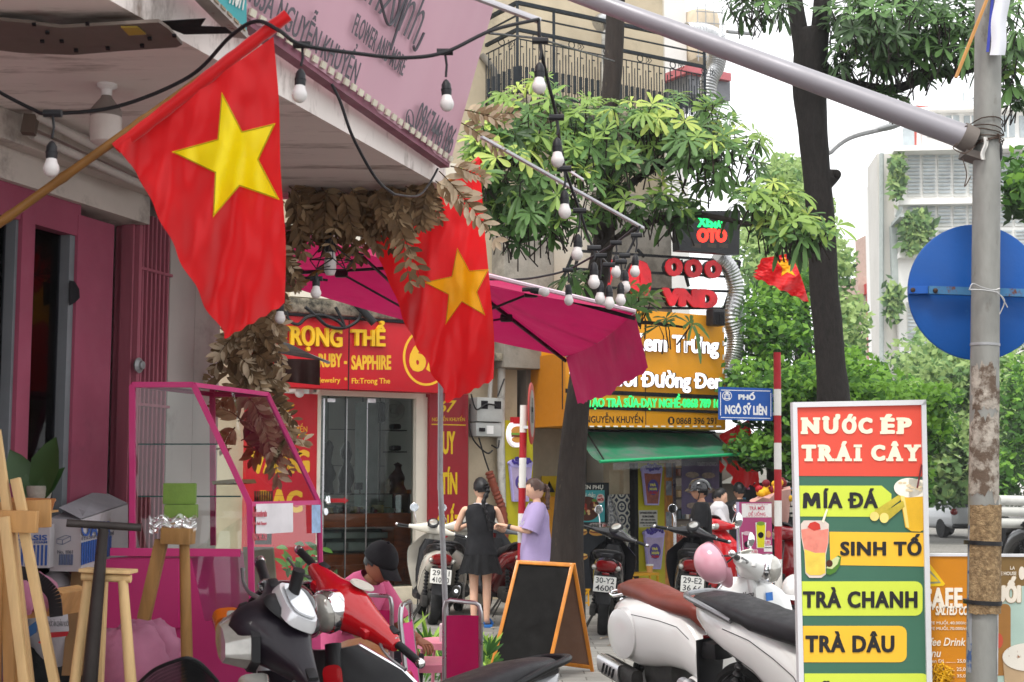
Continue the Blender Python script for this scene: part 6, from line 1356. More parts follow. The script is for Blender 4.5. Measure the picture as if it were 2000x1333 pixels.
FX5.poly(b, [(40, 1165), (112, 1158), (104, 1178), (42, 1186)], -.02, 0); FX5.poly(b, [(42, 1192), (106, 1186), (98, 1204), (44, 1210)], -.02, 0); FX5.poly(b, [(98, 1150), (122, 1160), (104, 1205), (94, 1204)], -.2, .0); b.build('slats', PINE, cb2)
b = MB(); P = bez([pt(x, y, 5.0) for x, y in ((38, 1118), (60, 1124), (85, 1140), (105, 1165), (110, 1205))], 6)
for i in range(len(P) - 1): b.bar(P[i], P[i + 1], .045, .006, up=(0, 1, 0))
b.build('strap', BLACKP, cb2)
TUL = mat('tulle', 'e3a9c4', .8, var=.15, vs=6, alpha=.34, transl=.4)
def tulle(label, c, r, seed, tail):
    b = MB(); r2 = random.Random(seed)
    for k in range(7):
        cc = V(c) + V((r2.uniform(-.2, .2) * r, r2.uniform(-.15, .15), r2.uniform(-.2, .2) * r)); q = r * r2.uniform(.62, .95); o = V((r2.uniform(0, 9), k, 0))
        n0 = len(b.v); b.sph(cc, (q, q * .8, q), 26)
        for i in range(n0, len(b.v)):
            v = b.v[i]; d = (v - cc); a = math.atan2(d.z, d.x)
            b.v[i] = cc + d * (1 + .22 * noise.noise(d * (3 / r) * .5 + o) + .06 * math.sin(a * 11 + k * 2 + 4 * noise.noise(d * (1 / r) + o)))
    return b.solo('tulle_bundle', TUL, label, 'tulle', smooth=180, fix=False)
tulle('big puffy bundle of pale pink tulle behind the round wooden poles', pt(270, 1290, 5.05), .145, 3, 0)
tulle('small scrap of pink tulle caught between the easel legs', pt(52, 1165, 5.0), .07, 5, 0)
# iron T bar
IRON = mat('worn_iron', '3d3836', .55, .5, var=.25, vs=8, bump=.2)
tb2 = thing('iron_tee_bar', 'dark iron T handle bar leaning among the wooden stands', 'tool', pt(165, 1450, 4.55))
b = MB(); b.tube([pt(130, 1022, 4.5), pt(276, 1031, 4.56)], .0125, 14); b.build('handle', IRON, tb2)
b = MB(); b.tube([pt(202, 1032, 4.53), pt(155, 1560, 4.6)], [.016, .031], 14); b.build('shaft', IRON, tb2)
# wooden trestle stands
def stand(label, legs, top, m):
    th = thing('wooden_stand', label, 'stand', gnd(legs[0][2], 1560), group='rough wooden flower stands')
    for x0, y0, x1, y1, Y, r, sq in legs:
        b = MB()
        if sq: b.bar(pt(x0, y0, Y), pt(x1, y1, Y), r * 2, r * 1.7, up=(0, 1, 0), bev=.003)
        else: b.tube([pt(x0, y0, Y), pt(x1, y1, Y)], [r * .9, r * 1.15], 12)
        b.build('leg', m, th)
    for x0, y0, x1, y1, Y, r, sq in top:
        b = MB()
        if sq: b.bar(pt(x0, y0, Y), pt(x1, y1, Y), .10, r, bev=.003)
        else: b.tube([pt(x0, y0, Y), pt(x1, y1, Y)], r, 12)
        b.build('top_rail', m, th)
stand('pale round pole stand with a flat top rail beside the iron T bar', [(172, 1130, 135, 1420, 4.6, .016, 0), (198, 1136, 186, 1420, 4.66, .019, 1), (240, 1134, 262, 1420, 4.58, .017, 0)], [(162, 1113, 262, 1117, 4.6, .012, 1), (160, 1126, 256, 1131, 4.58, .013, 0)], PINE2)
stand('tall brown pole stand wrapped at the top in clear film, holding green foam', [(316, 1055, 281, 1210, 4.9, .021, 1), (360, 1060, 368, 1420, 4.9, .019, 0)], [(320, 1046, 376, 1048, 4.9, .055, 1)], ROUGH)
GRF = mat('floral_foam', '66803a', .95, var=.12, vs=20, bump=.3, bs=150)
b = MB(); Fg = Fr(pt(320, 1020, 4.88), (1, .15, 0)); Fg.rect(b, 320, 986, 384, 1013, -.09, 0, bev=.004); b.solo('foam_block', GRF, 'green floral foam block in clear film on the brown pole stand, lower of two', 'foam block', 'green floral foam blocks')
b = MB(); Fg.rect(b, 318, 944, 382, 985.5, -.075, -.015, bev=.004); b.solo('foam_block', GRF, 'green floral foam block standing on top of the other foam block', 'foam block', 'green floral foam blocks')
b = MB(); b.grid(lambda u, v: Fg.w(292 + 92 * u, 1008 + 32 * v + 4 * math.sin(u * 17), .012 + .02 * noise.noise(V((u * 7, v * 5, 1)))), 26, 14); b.solo('clear_film', glassmat('film', (.9, .9, .9), .16, .12), 'crumpled clear plastic film around the top of the brown pole stand', 'film', smooth=180, fix=False)
# wire mesh basket
bk = thing('wire_basket', 'black wire mesh bicycle basket at the bottom edge in front of the tulle', 'basket', pt(340, 1420, 4.3))
rim = bez([pt(x, y, Y) for x, y, Y in ((262, 1345, 4.35), (300, 1310, 4.25), (350, 1289, 4.2), (372, 1287, 4.2), (395, 1300, 4.25), (425, 1333, 4.35), (440, 1360, 4.4))], 8)
b = MB(); b.tube(rim, .006, 8); b.build('rim', BLACKM, bk)
b = MB()
for i in range(len(rim) - 1):
    for j in range(14):
        for k in (0, 1):
            p_ = rim[i].lerp(rim[i + 1], .5 * k); q_ = V((0, .012, -.0115))
            s_ = (rim[i + 1] - rim[i]) * .5; s2 = V((s_.x, s_.y, 0))
            a_ = p_ + q_ * j; b.bar(a_, a_ + q_ + s2, .0016); b.bar(a_ + s2, a_ + q_, .0016)
b.build('mesh', BLACKM, bk, smooth=0, fix=False)
# ---------------------------------------------------------------- folding blackboard
ab = thing('chalkboard', 'blank A-frame chalkboard with an orange wood frame standing on the pavement', 'chalkboard', gnd(1060, 1320))
AW = mat('oak_frame', 'b5701e', .45, var=.2, vs=3, stretch=(4, 4, .7), coat=.15)
YB = 11.9
TL, TR = pt(1012, 1096, YB), pt(1118, 1102, YB - .05); BL, BR = pt(954, 1330, YB - .38), pt(1063, 1345, YB - .42)
def leafboard(TL, TR, BL, BR, name, m):
    b = MB(); w_ = .036
    nrm = (TR - TL).cross(BL - TL).normalized()
    b.bar(TL, BL, .03, w_, up=nrm, bev=.003); b.bar(TR, BR, .03, w_, up=nrm, bev=.003); b.bar(TL.lerp(BL, .015), TR.lerp(BR, .015), .03, w_, up=nrm, bev=.003); b.bar(TL.lerp(BL, .93), TR.lerp(BR, .93), .03, w_, up=nrm, bev=.003)
    b.build('frame', AW, ab)
    b = MB(); o = nrm * .004; Q = [TL.lerp(BL, .03), TR.lerp(BR, .03), TR.lerp(BR, .92), TL.lerp(BL, .92)]
    b.add([q + o for q in Q] + [q - o for q in Q], [[0, 1, 2, 3], [7, 6, 5, 4], [0, 4, 5, 1], [1, 5, 6, 2], [2, 6, 7, 3], [3, 7, 4, 0]]); b.build(name, m, ab, smooth=0)
leafboard(TL, TR, BL, BR, 'black_panel', mat('chalk_black', '131211', .85, var=.1, vs=4, spec=.15))
TL2, TR2 = TL + V((.02, .05, .005)), pt(1121, 1102, YB + .0); d2 = V((.0, .62, 0))
TR2 = TR + V((.012, .04, 0)); BR2 = pt(1158, 1318, YB + .25); BL2 = BL + (BR2 - BR) ; TL2 = TL + (TR2 - TR)
leafboard(TL2, TR2, BL2, BR2, 'brown_panel', mat('hardboard', '6b4f3f', .8, var=.1, vs=6))
# ---------------------------------------------------------------- pink tables and folding chairs
PTAB = mat('pink_table', 'd27f92', .45, var=.04); PCLO = mat('chair_canvas', 'b21055', .75, var=.06, vs=5, bump=.1, bs=150, transl=.15); PLIT = mat('chair_canvas_lit', 'd9468c', .7, var=.06, transl=.3)  # the lighter canvas is a lit copy, brightness put into its colour
def rtable(label, cx, cy, Y, r, sq=False):
    c = pt(cx, cy, Y); th = thing('pink_table', label, 'table', (c.x, c.y, 0), group='pink metal tables')
    b = MB(); b.lathe([(0, 0), (r - .01, 0), (r, -.004), (r, -.05), (r - .006, -.05), (r - .006, -.008), (0, -.008)], Matrix.Translation(c), 40); b.build('tabletop', PTAB, th)
    for k in range(4):
        a = .5 + k * 1.571; p_ = c + V((math.cos(a) * r * .82, math.sin(a) * r * .82, -.01)); b = MB(); b.tube([p_, V((p_.x * 1 + math.cos(a) * .04, p_.y + math.sin(a) * .04, 0))], .012, 8); b.build('leg', PTAB, th)
rtable('low round pink metal table in front, just above the black motorbike seat', 838, 1290, 9.0, .225)
rtable('pink metal table farther back beside the canvas folding chair', 870, 1250, 10.4, .22)
def chair(label, tl, tr, Y, hgt, m, side=0, lean=.12, dpt=None):
    """tl, tr: pixels of the canvas top corners; the chair runs to the ground"""
    A, B = pt(*tl, Y), pt(*tr, Y if dpt is None else dpt); th = thing('folding_chair', label, 'chair', ((A.x + B.x) / 2, (A.y + B.y) / 2, 0), group='magenta canvas folding chairs')
    w_ = (B - A); w_.z = 0; f = V((-w_.y, w_.x, 0)).normalized() * (1 if side == 0 else side)    # seat direction away from back
    seatz = .42; up = V((0, 0, 1))
    def bk(P, z): t = (P.z - z); return P + f * (lean * t) * 1 - up * t
    b = MB(); b.grid(lambda u, v: bk(A.lerp(B, u), A.z - hgt * v) + f * (.03 * math.sin(3.14 * u)), 8, 8); b.build('back_canvas', m, th, smooth=180, fix=False)
    b = MB(); b.grid(lambda u, v: bk(A.lerp(B, u), seatz) + f * (.03 + .36 * v) - up * (.03 * math.sin(3.14 * u)), 8, 6); b.build('seat_canvas', m, th, smooth=180, fix=False)
    b = MB(); rr_ = .013; t_ = A + up * .09; t2_ = B + up * .09; wn = (t2_ - t_)
    P = [bk(A, .02)] + [bk(A, seatz), A, t_ - up * .05, t_ - up * .012 + wn * .05, t_ + wn * .16, t_ + wn * .84, t2_ - up * .012 - wn * .05, t2_ - up * .05, B, bk(B, seatz), bk(B, .02)]
    b.tube(P, rr_, 8); b.build('back_tube', STEEL, th)
    for q in (A, B):
        b = MB(); s_ = bk(q, seatz); b.tube([s_ + f * .02, s_ + f * .40]  , rr_ * .9, 8); b.tube([s_ + f * .38, V((s_.x, s_.y, 0)) + f * .05], rr_ * .9, 8); b.build('side_frame', STEEL, th)
    return th
chair('magenta canvas folding chair with its back to us beside the chalkboard', (868, 1203), (939, 1211), 8.1, .36, PCLO, 1)
chair('magenta folding chair right behind the red scooter, its steel tube back arched', (712, 1193), (765, 1196), 8.3, .32, PCLO, 1)
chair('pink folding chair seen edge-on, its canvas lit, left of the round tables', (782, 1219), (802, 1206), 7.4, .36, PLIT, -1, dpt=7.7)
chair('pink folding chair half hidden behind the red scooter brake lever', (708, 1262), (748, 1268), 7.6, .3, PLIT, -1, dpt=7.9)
b = MB(); p_ = pt(868, 1252, 10.3); b.box(p_ + V((0, 0, .055)), (.07, .1, .13), bev=.01); b.solo('tissue_box', mat('tissue_pink', 'd6b7bd', .6), 'pale tissue holder standing on the rear pink table', 'tissue box')
# ---------------------------------------------------------------- planting by the tables
GR = [mat('plant_green', '4d7a2c', .5, var=.25, transl=.3), mat('plant_light', '8fb04a', .5, var=.2, transl=.3), mat('plant_dark', '2f5522', .5, var=.2, transl=.3)]
pb = MB(); r2 = random.Random(12)
for k in range(900):
    x, y = r2.uniform(770, 968), r2.uniform(1205, 1300)
    g_ = gnd(x, y + 40); c = V((g_.x, min(max(g_.y, 9.6), 12.6), r2.uniform(.0, .18))); d = V((r2.uniform(-1, 1), r2.uniform(-1, .4), r2.uniform(.2, 1.4)))
    leaf(pb, c, d, (0, -1, .4), r2.uniform(.06, .16), r2.uniform(.006, .016), r2.choice((0, 0, 1, 1, 2)), r2.uniform(0, .7))
tag(pb.build('ground_cover', GR, None, smooth=180, fix=False), 'low feathery green planting growing around the pink tables', 'ground cover', kind='stuff')
def spiky(label, x, y, Y, n, L_, seed):
    r2 = random.Random(seed); b = MB(); c = pt(x, y, Y)
    for k in range(n): a = r2.uniform(0, 6.28); leaf(b, c, V((math.cos(a) * .8, math.sin(a) * .8, r2.uniform(.4, 1.3))), (0, -1, .3), L_ * r2.uniform(.6, 1.1), .014, r2.choice((0, 1, 2)), r2.uniform(.2, .7))
    b.solo('spiky_plant', GR, label, 'plant', 'strappy plants by the tables', smooth=180, fix=False)
spiky('strappy green plant left of the rear pink table', 838, 1268, 11.0, 18, .26, 1)
spiky('strappy plant between the folding chairs, in front of the step', 775, 1262, 10.6, 18, .30, 2)
spiky('bushy strappy plant at the foot of the chalkboard', 952, 1282, 11.2, 16, .18, 3)
sh = thing('leafy_shrub', 'dark glossy shrub between the display case and the red pillar', 'shrub', gnd(600, 1320)); b = MB(); r2 = random.Random(15)
for k in range(120): c = pt(600 + r2.gauss(0, 22), 1150 + r2.gauss(0, 38), 9.6 + r2.gauss(0, .15)); leaf(b, c, (r2.uniform(-1, 1), r2.uniform(-.6, .2), r2.uniform(-.6, .7)), (0, -.7, .7), r2.uniform(.07, .13), .022, r2.choice((0, 2, 2)), .4)
b.build('foliage', GR, sh, smooth=180, fix=False); b = MB()
for dx in (-.04, 0, .05): b.tube([pt(600, 1400, 9.6), pt(600 + dx * 400, 1120, 9.6)], .008, 5)
b.build('stems', BARK, sh)
# yellow table and chair with a drink, in front of the tea stall
yt_ = thing('yellow_table', 'small yellow metal table beside the lower bubble tea cut-out', 'table', FF.w(1260, 1160, .5))
YM = mat('yellow_metal', 'c9931a', .45, var=.08)
Fy = Fr(FF.p(0, 0, 1.0), FF.x); b = MB(); Fy.rect(b, 1229, 1120, 1288, 1125, -.3, 0); b.build('tabletop', YM, yt_)
for x in (1231, 1271, 1286):
    b = MB(); Fy.rect(b, x - 1.2, 1125, x + 1.2, 1178, -.03, 0); b.build('leg', YM, yt_)
b = MB(); b.bar(Fy.w(1231, 1125), Fy.w(1271, 1160), .015); b.build('brace', YM, yt_)
b = MB(); b.lathe([(.036, 0), (.05, .11), (.053, .11), (.053, .125), (0, .127)], Matrix.Translation(Fy.w(1269, 1121, -.12)), 16, ); o = b.solo('paper_cup', mat('cup_orange', 'cf9a55', .5), 'orange paper cup with a white lid on the yellow table', 'cup')
b = MB(); b.lathe([(.053, .0), (.055, .02), (0, .022)], Matrix.Translation(Fy.w(1269, 1121, -.12) + V((0, 0, .11))), 16); b.build('lid', WHITEP, o)
ys = thing('yellow_stool', 'yellow metal stool frame behind the black scooter plate, under the snack poster', 'stool', FF.w(1140, 1190, 1.2)); Fy2 = Fr(FF.p(0, 0, 1.6), FF.x)
b = MB()
for P in (((1134, 1152), (1152, 1152)), ((1136, 1178), (1150, 1178)), ((1134, 1152), (1134, 1200)), ((1149, 1152), (1150, 1205)), ((1134, 1175), (1148, 1154))): b.bar(Fy2.w(*P[0]), Fy2.w(*P[1]), .02)
b.build('frame', YM, ys)
lf = MB(); r2 = random.Random(77)
for k in range(260):
    c = V((r2.uniform(-1.6, 3.2), r2.uniform(9, 17.5), .012)); leaf(lf, c, (r2.uniform(-1, 1), r2.uniform(-1, 1), r2.uniform(0, .2)), (0, 0, 1), r2.uniform(.05, .12), .018, r2.choice((0, 1, 3)), r2.uniform(-.1, .3))
tag(lf.build('fallen_leaves', DRY, None, smooth=180, fix=False), 'dry fallen leaves scattered over the grey pavement', 'leaves', kind='stuff')
# ---------------------------------------------------------------- scooters
def paint(name, c, rough=.18, **k): return mat(name, c, rough, var=.03, vs=2, coat=.5, spec=.4, **k)
SWHITE, SRED, SBLACK, SGREY, SCREAM = paint('gloss_white', 'dededb'), paint('gloss_red', 'b8101a'), paint('gloss_black', '1b1a1d'), paint('gloss_grey', '5f6165'), paint('gloss_cream', 'cfcabd')
SEATB = mat('seat_black', '242326', .5, var=.1, vs=8, bump=.15, bs=150); SEATR = mat('seat_brown', '6e2f24', .4, var=.12, vs=5, bump=.1, bs=120)
ALLOY = mat('alloy', '8f9092', .35, .8, var=.15, vs=10); ENG = mat('engine_dark', '3a3937', .7, .3, var=.35, vs=9, bump=.4, bs=40); LENSR = mat('lens_red', '7a0c12', .12, var=.1, coat=.8); LENSA = mat('lens_amber', 'b5560c', .15, var=.1, coat=.6); LENSC = mat('lens_clear', 'a9a7a0', .1, .35, var=.25, vs=10, coat=1)
PLATE = mat('plate_white_metal', 'cdccc6', .45, var=.04); INK = mat('plate_ink', '26272b', .5); MIRR = mat('mirror_glass', 'cfd4d8', .03, 1, var=0)
def wheel(th, M, x, r, w, rim=ALLOY):
    C = axis((x, 0, r), (0, 1, 0)); b = MB()
    b.lathe([(r - .055, -w * .36), (r - .04, -w * .46), (r - .015, -w * .42), (r - .003, -w * .22), (r, 0), (r - .003, w * .22), (r - .015, w * .42), (r - .04, w * .46), (r - .055, w * .36), (r - .055, -w * .36)], C, 36)
    o = b.xf(M).build('wheel', RUBBER, th); b = MB()
    b.lathe([(r - .056, -w * .36), (r - .075, -w * .2), (r - .075, w * .2), (r - .056, w * .36)], C, 32); b.lathe([(0, -.05), (.035, -.045), (.04, 0), (.035, .045), (0, .05)], C, 14)
    for k in range(5):
        a = k * 1.2566; b.bar((x + .03 * math.cos(a), 0, r + .03 * math.sin(a)), (x + (r - .07) * math.cos(a), 0, r + (r - .07) * math.sin(a)), .03, .022, up=(0, 1, 0))
    b.lathe([(.05, -.05), (.09, -.05), (.09, -.046), (.05, -.046)], C, 20); b.xf(M).build('rim', rim, o)
def secs(L, e=2.6, n=20): return [sup((x, 0, z), a, h, n, e) for x, z, a, h in L]
def shield(w, x0, rake, z0, z1, bow=.08, t=.03, nv=12, nu=12):
    S = []
    for j in range(nv + 1):
        v = j / nv; z = z0 + (z1 - z0) * v; x = x0 + rake(v); hw = w(v)
        fr = [V((x - bow * abs(u) ** 2.2, u * hw, z)) for u in [-1 + 2 * k / nu for k in range(nu + 1)]]
        S.append(fr + [p - V((t, 0, 0)) for p in reversed(fr)])
    return S
def plate(th, M, x, z, t1, t2, y=0, tilt=.25):
    P = M @ Matrix.Translation((x, y, z)) @ Matrix.Rotation(tilt, 4, 'Y')
    b = MB(); b.box((0, 0, 0), (.006, .235, .165), bev=.003); o = b.xf(P).build('number_plate', PLATE, th)
    fr = Fr(P @ V((-.0035, 0, 0)), P.to_3x3() @ V((0, -1, 0)), P.to_3x3() @ V((0, 0, 1)))
    b = MB()
    for t, y0 in ((t1, .010), (t2, -.068)):
        vs, fs_ = glyphs(t, .012, 1); lx, hx = min(v.x for v in vs), max(v.x for v in vs); hy = max(v.y for v in vs)
        b.add([fr.p(-.095 + .19 * (v.x - lx) / (hx - lx), y0 + .058 * v.y / hy, .0012 * v.z) for v in vs], fs_)
    b.build('plate_lettering', INK, o, smooth=0)
def mirror(th, M, y, up=.16, out=.06, r=.052, face=-1, chrome=True):
    b = MB(); s = 1 if y > 0 else -1; b.tube(bez([(-.01, y, .03), (-.02, y + s * out * .4, .03 + up * .5), (-.03, y + s * out, .03 + up)], 5), .006, 7)
    o = b.xf(M).build('mirror', CHROME if chrome else BLACKP, th); b = MB(); C = axis((-.035, y + s * out, .03 + up + r * .7), (face, 0, .1))
    b.lathe([(0, -.03), (r * .6, -.022), (r * .95, -.006), (r, .004), (r * .93, .006), (0, .006)], C, 22); b.xf(M).build('mirror_head', CHROME if chrome else BLACKP, o)
    b = MB(); b.lathe([(0, .0065), (r * .92, .0065)], C, 22); b.xf(M).build('mirror_glass', MIRR, o)
def headset(th, H, kind, body, mirrors=(1, -1), chrome=True):
    """handlebar unit; H: its own frame (x ahead, y left, z up)"""
    if kind == 'vespa':
        L = [(-.30, .0, -.01, .024, .024), (-.27, .0, -.008, .038, .036), (-.20, .012, -.004, .05, .046), (-.12, .03, .0, .075, .062), (-.05, .045, .005, .102, .08), (0, .05, .008, .112, .086)]
        S = []
        for y, x, z, a, c in L + [(-y, x, z, a, c) for y, x, z, a, c in L[-2::-1]]: S.append(sup((x, y, z), a, c, 24, 2.3, (1, 0, 0), (0, 0, 1)))
        b = MB(); b.loft(S); b.xf(H).build('handlebar_cover', body, th)
        C = axis((.115, 0, .005), (1, 0, -.02)); b = MB(); b.lathe([(.070, -.07), (.086, -.02), (.091, .01), (.091, .035), (.085, .044), (.08, .044)], C, 34); o = b.xf(H).build('headlight_ring', CHROME, th)
        b = MB(); b.lathe([(.084, .034), (.08, .056), (.064, .078), (.034, .092), (0, .096)], C, 30); b.xf(H).build('headlight', LENSC, o)
        b = MB(); b.lathe([(0, .0), (.042, .0), (.044, -.006)], axis((-.03, 0, .092), (-.45, 0, 1)) @ Matrix.Diagonal((1.0, 1.5, 1, 1)), 24); b.xf(H).build('speedometer', mat('dial', 'c9c7bb', .3, var=.1), th)
        for s in (1, -1):
            b = MB(); b.box((.062, s * .16, -.005), (.05, .075, .045), bev=.014); b.xf(H).build('indicator', body, th)
    else:
        L = [(-.28, -.02, 0, .022, .022), (-.20, -.01, .0, .04, .035), (-.12, .02, .01, .075, .055), (-.05, .05, .02, .12, .075), (0, .06, .02, .13, .08)]
        S = []
        for y, x, z, a, c in L + [(-y, x, z, a, c) for y, x, z, a, c in L[-2::-1]]: S.append(sup((x, y, z), a, c, 22, 3.2, (1, 0, 0), (0, 0, 1)))
        b = MB(); b.loft(S); b.xf(H).build('handlebar_cover', body, th)
        b = MB(); C = axis((-.02, 0, .095), (-.55, 0, 1)) @ Matrix.Diagonal((1, 1.5, 1, 1)); b.lathe([(0, .004), (.062, .004), (.072, -.006), (.075, -.02)], C, 24); o = b.xf(H).build('dashboard', BLACKP, th)
        b = MB(); b.lathe([(0, .006), (.045, .006), (.05, .003)], C, 24); b.xf(H).build('dial', LENSC, o)
        b = MB(); b.loft([sup((.13, 0, .01), .085, .055, 22, 2.6), sup((.17, 0, .0), .075, .045, 22, 2.6), sup((.195, 0, -.01), .04, .022, 22, 2.6)]); b.xf(H).build('headlight', LENSC, th)
    for s in (1, -1):
        b = MB(); b.tube([(-.005, s * .29, -.004), (-.012, s * .31, -.005), (-.02, s * .42, -.008)], [.017, .0175, .0175], 14); o = b.xf(H).build('grip', BLACKP, th)
        b = MB(); b.lathe([(.0, .0), (.019, .0), (.021, .01), (.019, .022), (.012, .03), (0, .032)], axis((-.02, s * .42, -.008), (-.05, s, 0)), 14); b.lathe([(.02, 0), (.026, .004), (.026, .014), (.02, .018)], axis((-.004, s * .272, -.004), (-.02, s, 0)), 16); b.xf(H).build('bar_end', CHROME, o)
        b = MB(); b.tube(bez([(.02, s * .22, -.015), (.05, s * .27, -.02), (.055, s * .34, -.025), (.04, s * .42, -.028)], 5), [.008] * 5 + [.0065] * 5 + [.006] * 5 + [.009], 7); b.xf(H).build('brake_lever', ALLOY, th)
        b = MB(); b.box((-.02, s * .245, .02), (.035, .05, .03), bev=.008); b.xf(H).build('switch', BLACKP, th)
        if s in mirrors: mirror(th, H, s * .2, chrome=chrome)
def two_wheeler(label, loc, ang, kind='scooter', body=SWHITE, seat=SEATB, pl=None, lean=0, turn=0, r=.22, sc=1, hs_mat=None, hs_body=None, mirrors=(1, -1), chrome=True, trim=None, low=False, grp='parked scooters and motorbikes', name='scooter', inner=None, tail=True, front=None):
    h = Matrix.Translation(V((*loc, 0))) @ Matrix.Rotation(ang, 4, 'Z') @ Matrix.Rotation(lean, 4, 'X') @ Matrix.Scale(sc, 4)
    th = thing(name, label, 'scooter' if name == 'scooter' else 'motorbike', group=grp, mat=Matrix.Translation(V((*loc, 0))))
    M = h; inner = inner or BLACKP
    xr, xf = -.64, .66
    wheel(th, M, xr, r, .12); wheel(th, M, xf, r, .11)
    if kind == 'vespa':
        VB = secs([(-.965, .60, .04, .05), (-.945, .595, .09, .12), (-.88, .58, .155, .185), (-.76, .565, .205, .225), (-.60, .56, .228, .235), (-.44, .56, .222, .222), (-.28, .555, .19, .20), (-.14, .53, .15, .19), (-.04, .47, .13, .17), (.02, .42, .12, .14)], 2.7, 26); b = MB(); b.loft(VB); b.xf(M).build('body', body, th)
        for s in (1, -1):
            b = MB(); b.loft([[V((-.66 + k * .17 * math.cos(a), s * (.215 + d), .56 + k * .17 * math.sin(a))) for a in [6.283 * j / 26 for j in range(26)]] for k, d in ((1.0, -.03), (.97, .018), (.8, .028), (.4, .032), (.05, .033))], cap=True); b.xf(M).build('side_cowl', body, th, smooth=60)
        b = MB(); b.loft(secs([(-.93, .795, .05, .02), (-.90, .82, .09, .045), (-.78, .835, .125, .06), (-.55, .80, .135, .06), (-.42, .77, .14, .055), (-.22, .755, .135, .06), (-.06, .735, .105, .055), (-.0, .70, .08, .07), (.02, .66, .05, .05)], 3, 22)); b.xf(M).build('seat', seat, th)
        b = MB(); b.loft(secs([(-.05, .29, .14, .05), (.10, .265, .19, .035), (.30, .265, .20, .035), (.46, .30, .20, .05)], 4)); b.xf(M).build('floorboard', body, th)
        b = MB(); b.box((.2, 0, .304), (.42, .30, .012), bev=.005); b.xf(M).build('floor_mat', BLACKP, th)
        S = shield(lambda v: (.20 + .12 * math.sin(min(1, v * 1.25) * math.pi * .62)) if v < .8 else .30 * (1 - (v - .8) * 3.4), .50, lambda v: .08 * v - .20 * max(0, v - .55), .27, .98, .07, .035)
        b = MB(); b.loft(S); b.xf(M).build('leg_shield', front or body, th); b = MB()
        for k in (0, 12): b.tube([s_[k] - V((.015, 0, 0)) for s_ in S], .010, 8)
        b.xf(M).build('shield_trim', CHROME, th)
        b = MB(); b.loft([sup((.42, 0, z), .17 * k, .06, 18, 3, (0, 1, 0), (1, 0, 0)) for z, k in ((.42, .9), (.55, 1), (.8, .95), (.9, .6))]); b.xf(M).build('glove_box', inner, th)
        b = MB(); b.loft([sup((.535 + .05 * k, 0, .45 + .5 * k), .028 + .012 * k, .03, 14, 2.5) for k in (0, .3, .6, .9)]); b.xf(M).build('horn_cover', body, th)
        b = MB(); b.sph((.66, 0, .36), (.23, .085, .15), 22); b.xf(M).build('front_fender', body, th)
        b = MB(); b.tube(bez([(-.80, .10, .80), (-.92, .11, .78), (-.99, .08, .80), (-.99, -.08, .80), (-.92, -.11, .78), (-.80, -.10, .80)], 5), .011, 8); b.xf(M).build('rear_rack', CHROME, th)
        b = MB(); b.loft(secs([(-.985, .66, .05, .02), (-.965, .66, .075, .035), (-.94, .66, .07, .03)])); b.xf(M).build('tail_light', LENSR, th)
        b = MB(); b.loft(secs([(-.95, .42, .08, .07), (-.80, .42, .09, .07)], 4)); b.xf(M).build('rear_mudguard', BLACKP, th)
        b = MB(); b.loft([sup((-.66 - .28 * k, -.19, .27 + .05 * k), .055 - .01 * abs(k - .5), .07, 16, 3) for k in (-.35, -.3, 0, .5, 1, 1.06)]); o = b.xf(M).build('muffler', ENG, th)
        b = MB(); b.loft([sup((-.70 - .26 * k, -.215, .285 + .05 * k), .04, .062, 16, 3.4) for k in (0, .04, .5, .96, 1)]); b.xf(M).build('muffler_guard', STEEL, o)
        b = MB()
        for k in range(4): b.box((-.76 - k * .04, -.258, .29 + k * .008), (.014, .004, .07), Matrix.Rotation(.5, 3, 'Y'))
        b.xf(M).build('guard_slots', DARK, o)
        b = MB(); b.box((-.45, 0, .3), (.34, .22, .18), bev=.05); b.xf(M).build('engine', ENG, th)
    else:
        k_ = 1 if kind == 'scooter' else .85
        GB = secs([(-1.0, .83, .02, .012), (-.93, .80, .075, .05), (-.80, .755, .12, .085), (-.62, .71, .15, .11), (-.42, .65, .165 * k_, .15), (-.24, .56, .165 * k_, .19), (-.10, .48, .16 * k_, .20), (.0, .40, .15, .15), (.06, .34, .13, .08)], 3.0, 24); b = MB(); b.loft(GB); b.xf(M).build('body', body, th)
        b = MB(); b.loft(secs([(-.96, .855, .06, .018), (-.90, .875, .115, .04), (-.72, .86, .14, .05), (-.48, .82, .15, .05), (-.42, .80, .15, .055), (-.22, .775, .145, .06), (-.05, .745, .11, .06), (.02, .70, .08, .07)], 3.2, 22)); b.xf(M).build('seat', seat, th)
        b = MB(); b.loft(secs([(-.02, .27, .15, .05), (.12, .255, .17, .04), (.34, .26, .17, .04), (.46, .31, .16, .06)], 4)); b.xf(M).build('floorboard', BLACKP, th)
        S = shield(lambda v: (.15 + .12 * math.sin(min(1, v * 1.2) * math.pi * .6)) if v < .75 else .26 * (1 - (v - .75) * 2.6), .52, lambda v: .10 * v - .22 * max(0, v - .5), .30, .98, .10, .05)
        b = MB(); b.loft(S); b.xf(M).build('leg_shield', trim or body, th)
        b = MB(); b.loft([sup((.43, 0, z), .15 * k, .07, 18, 3, (0, 1, 0), (1, 0, 0)) for z, k in ((.4, .9), (.55, 1), (.8, .9), (.92, .5))]); b.xf(M).build('glove_box', inner, th)
        b = MB(); b.sph((.67, 0, r + .16), (.22, .07, .10), 20); b.xf(M).build('front_fender', trim or body, th)
        b = MB()
        for s in (1, -1): b.tube([(.66, s * .07, r), (.56, s * .06, .62)], .02, 8)
        b.xf(M).build('fork', ENG, th)
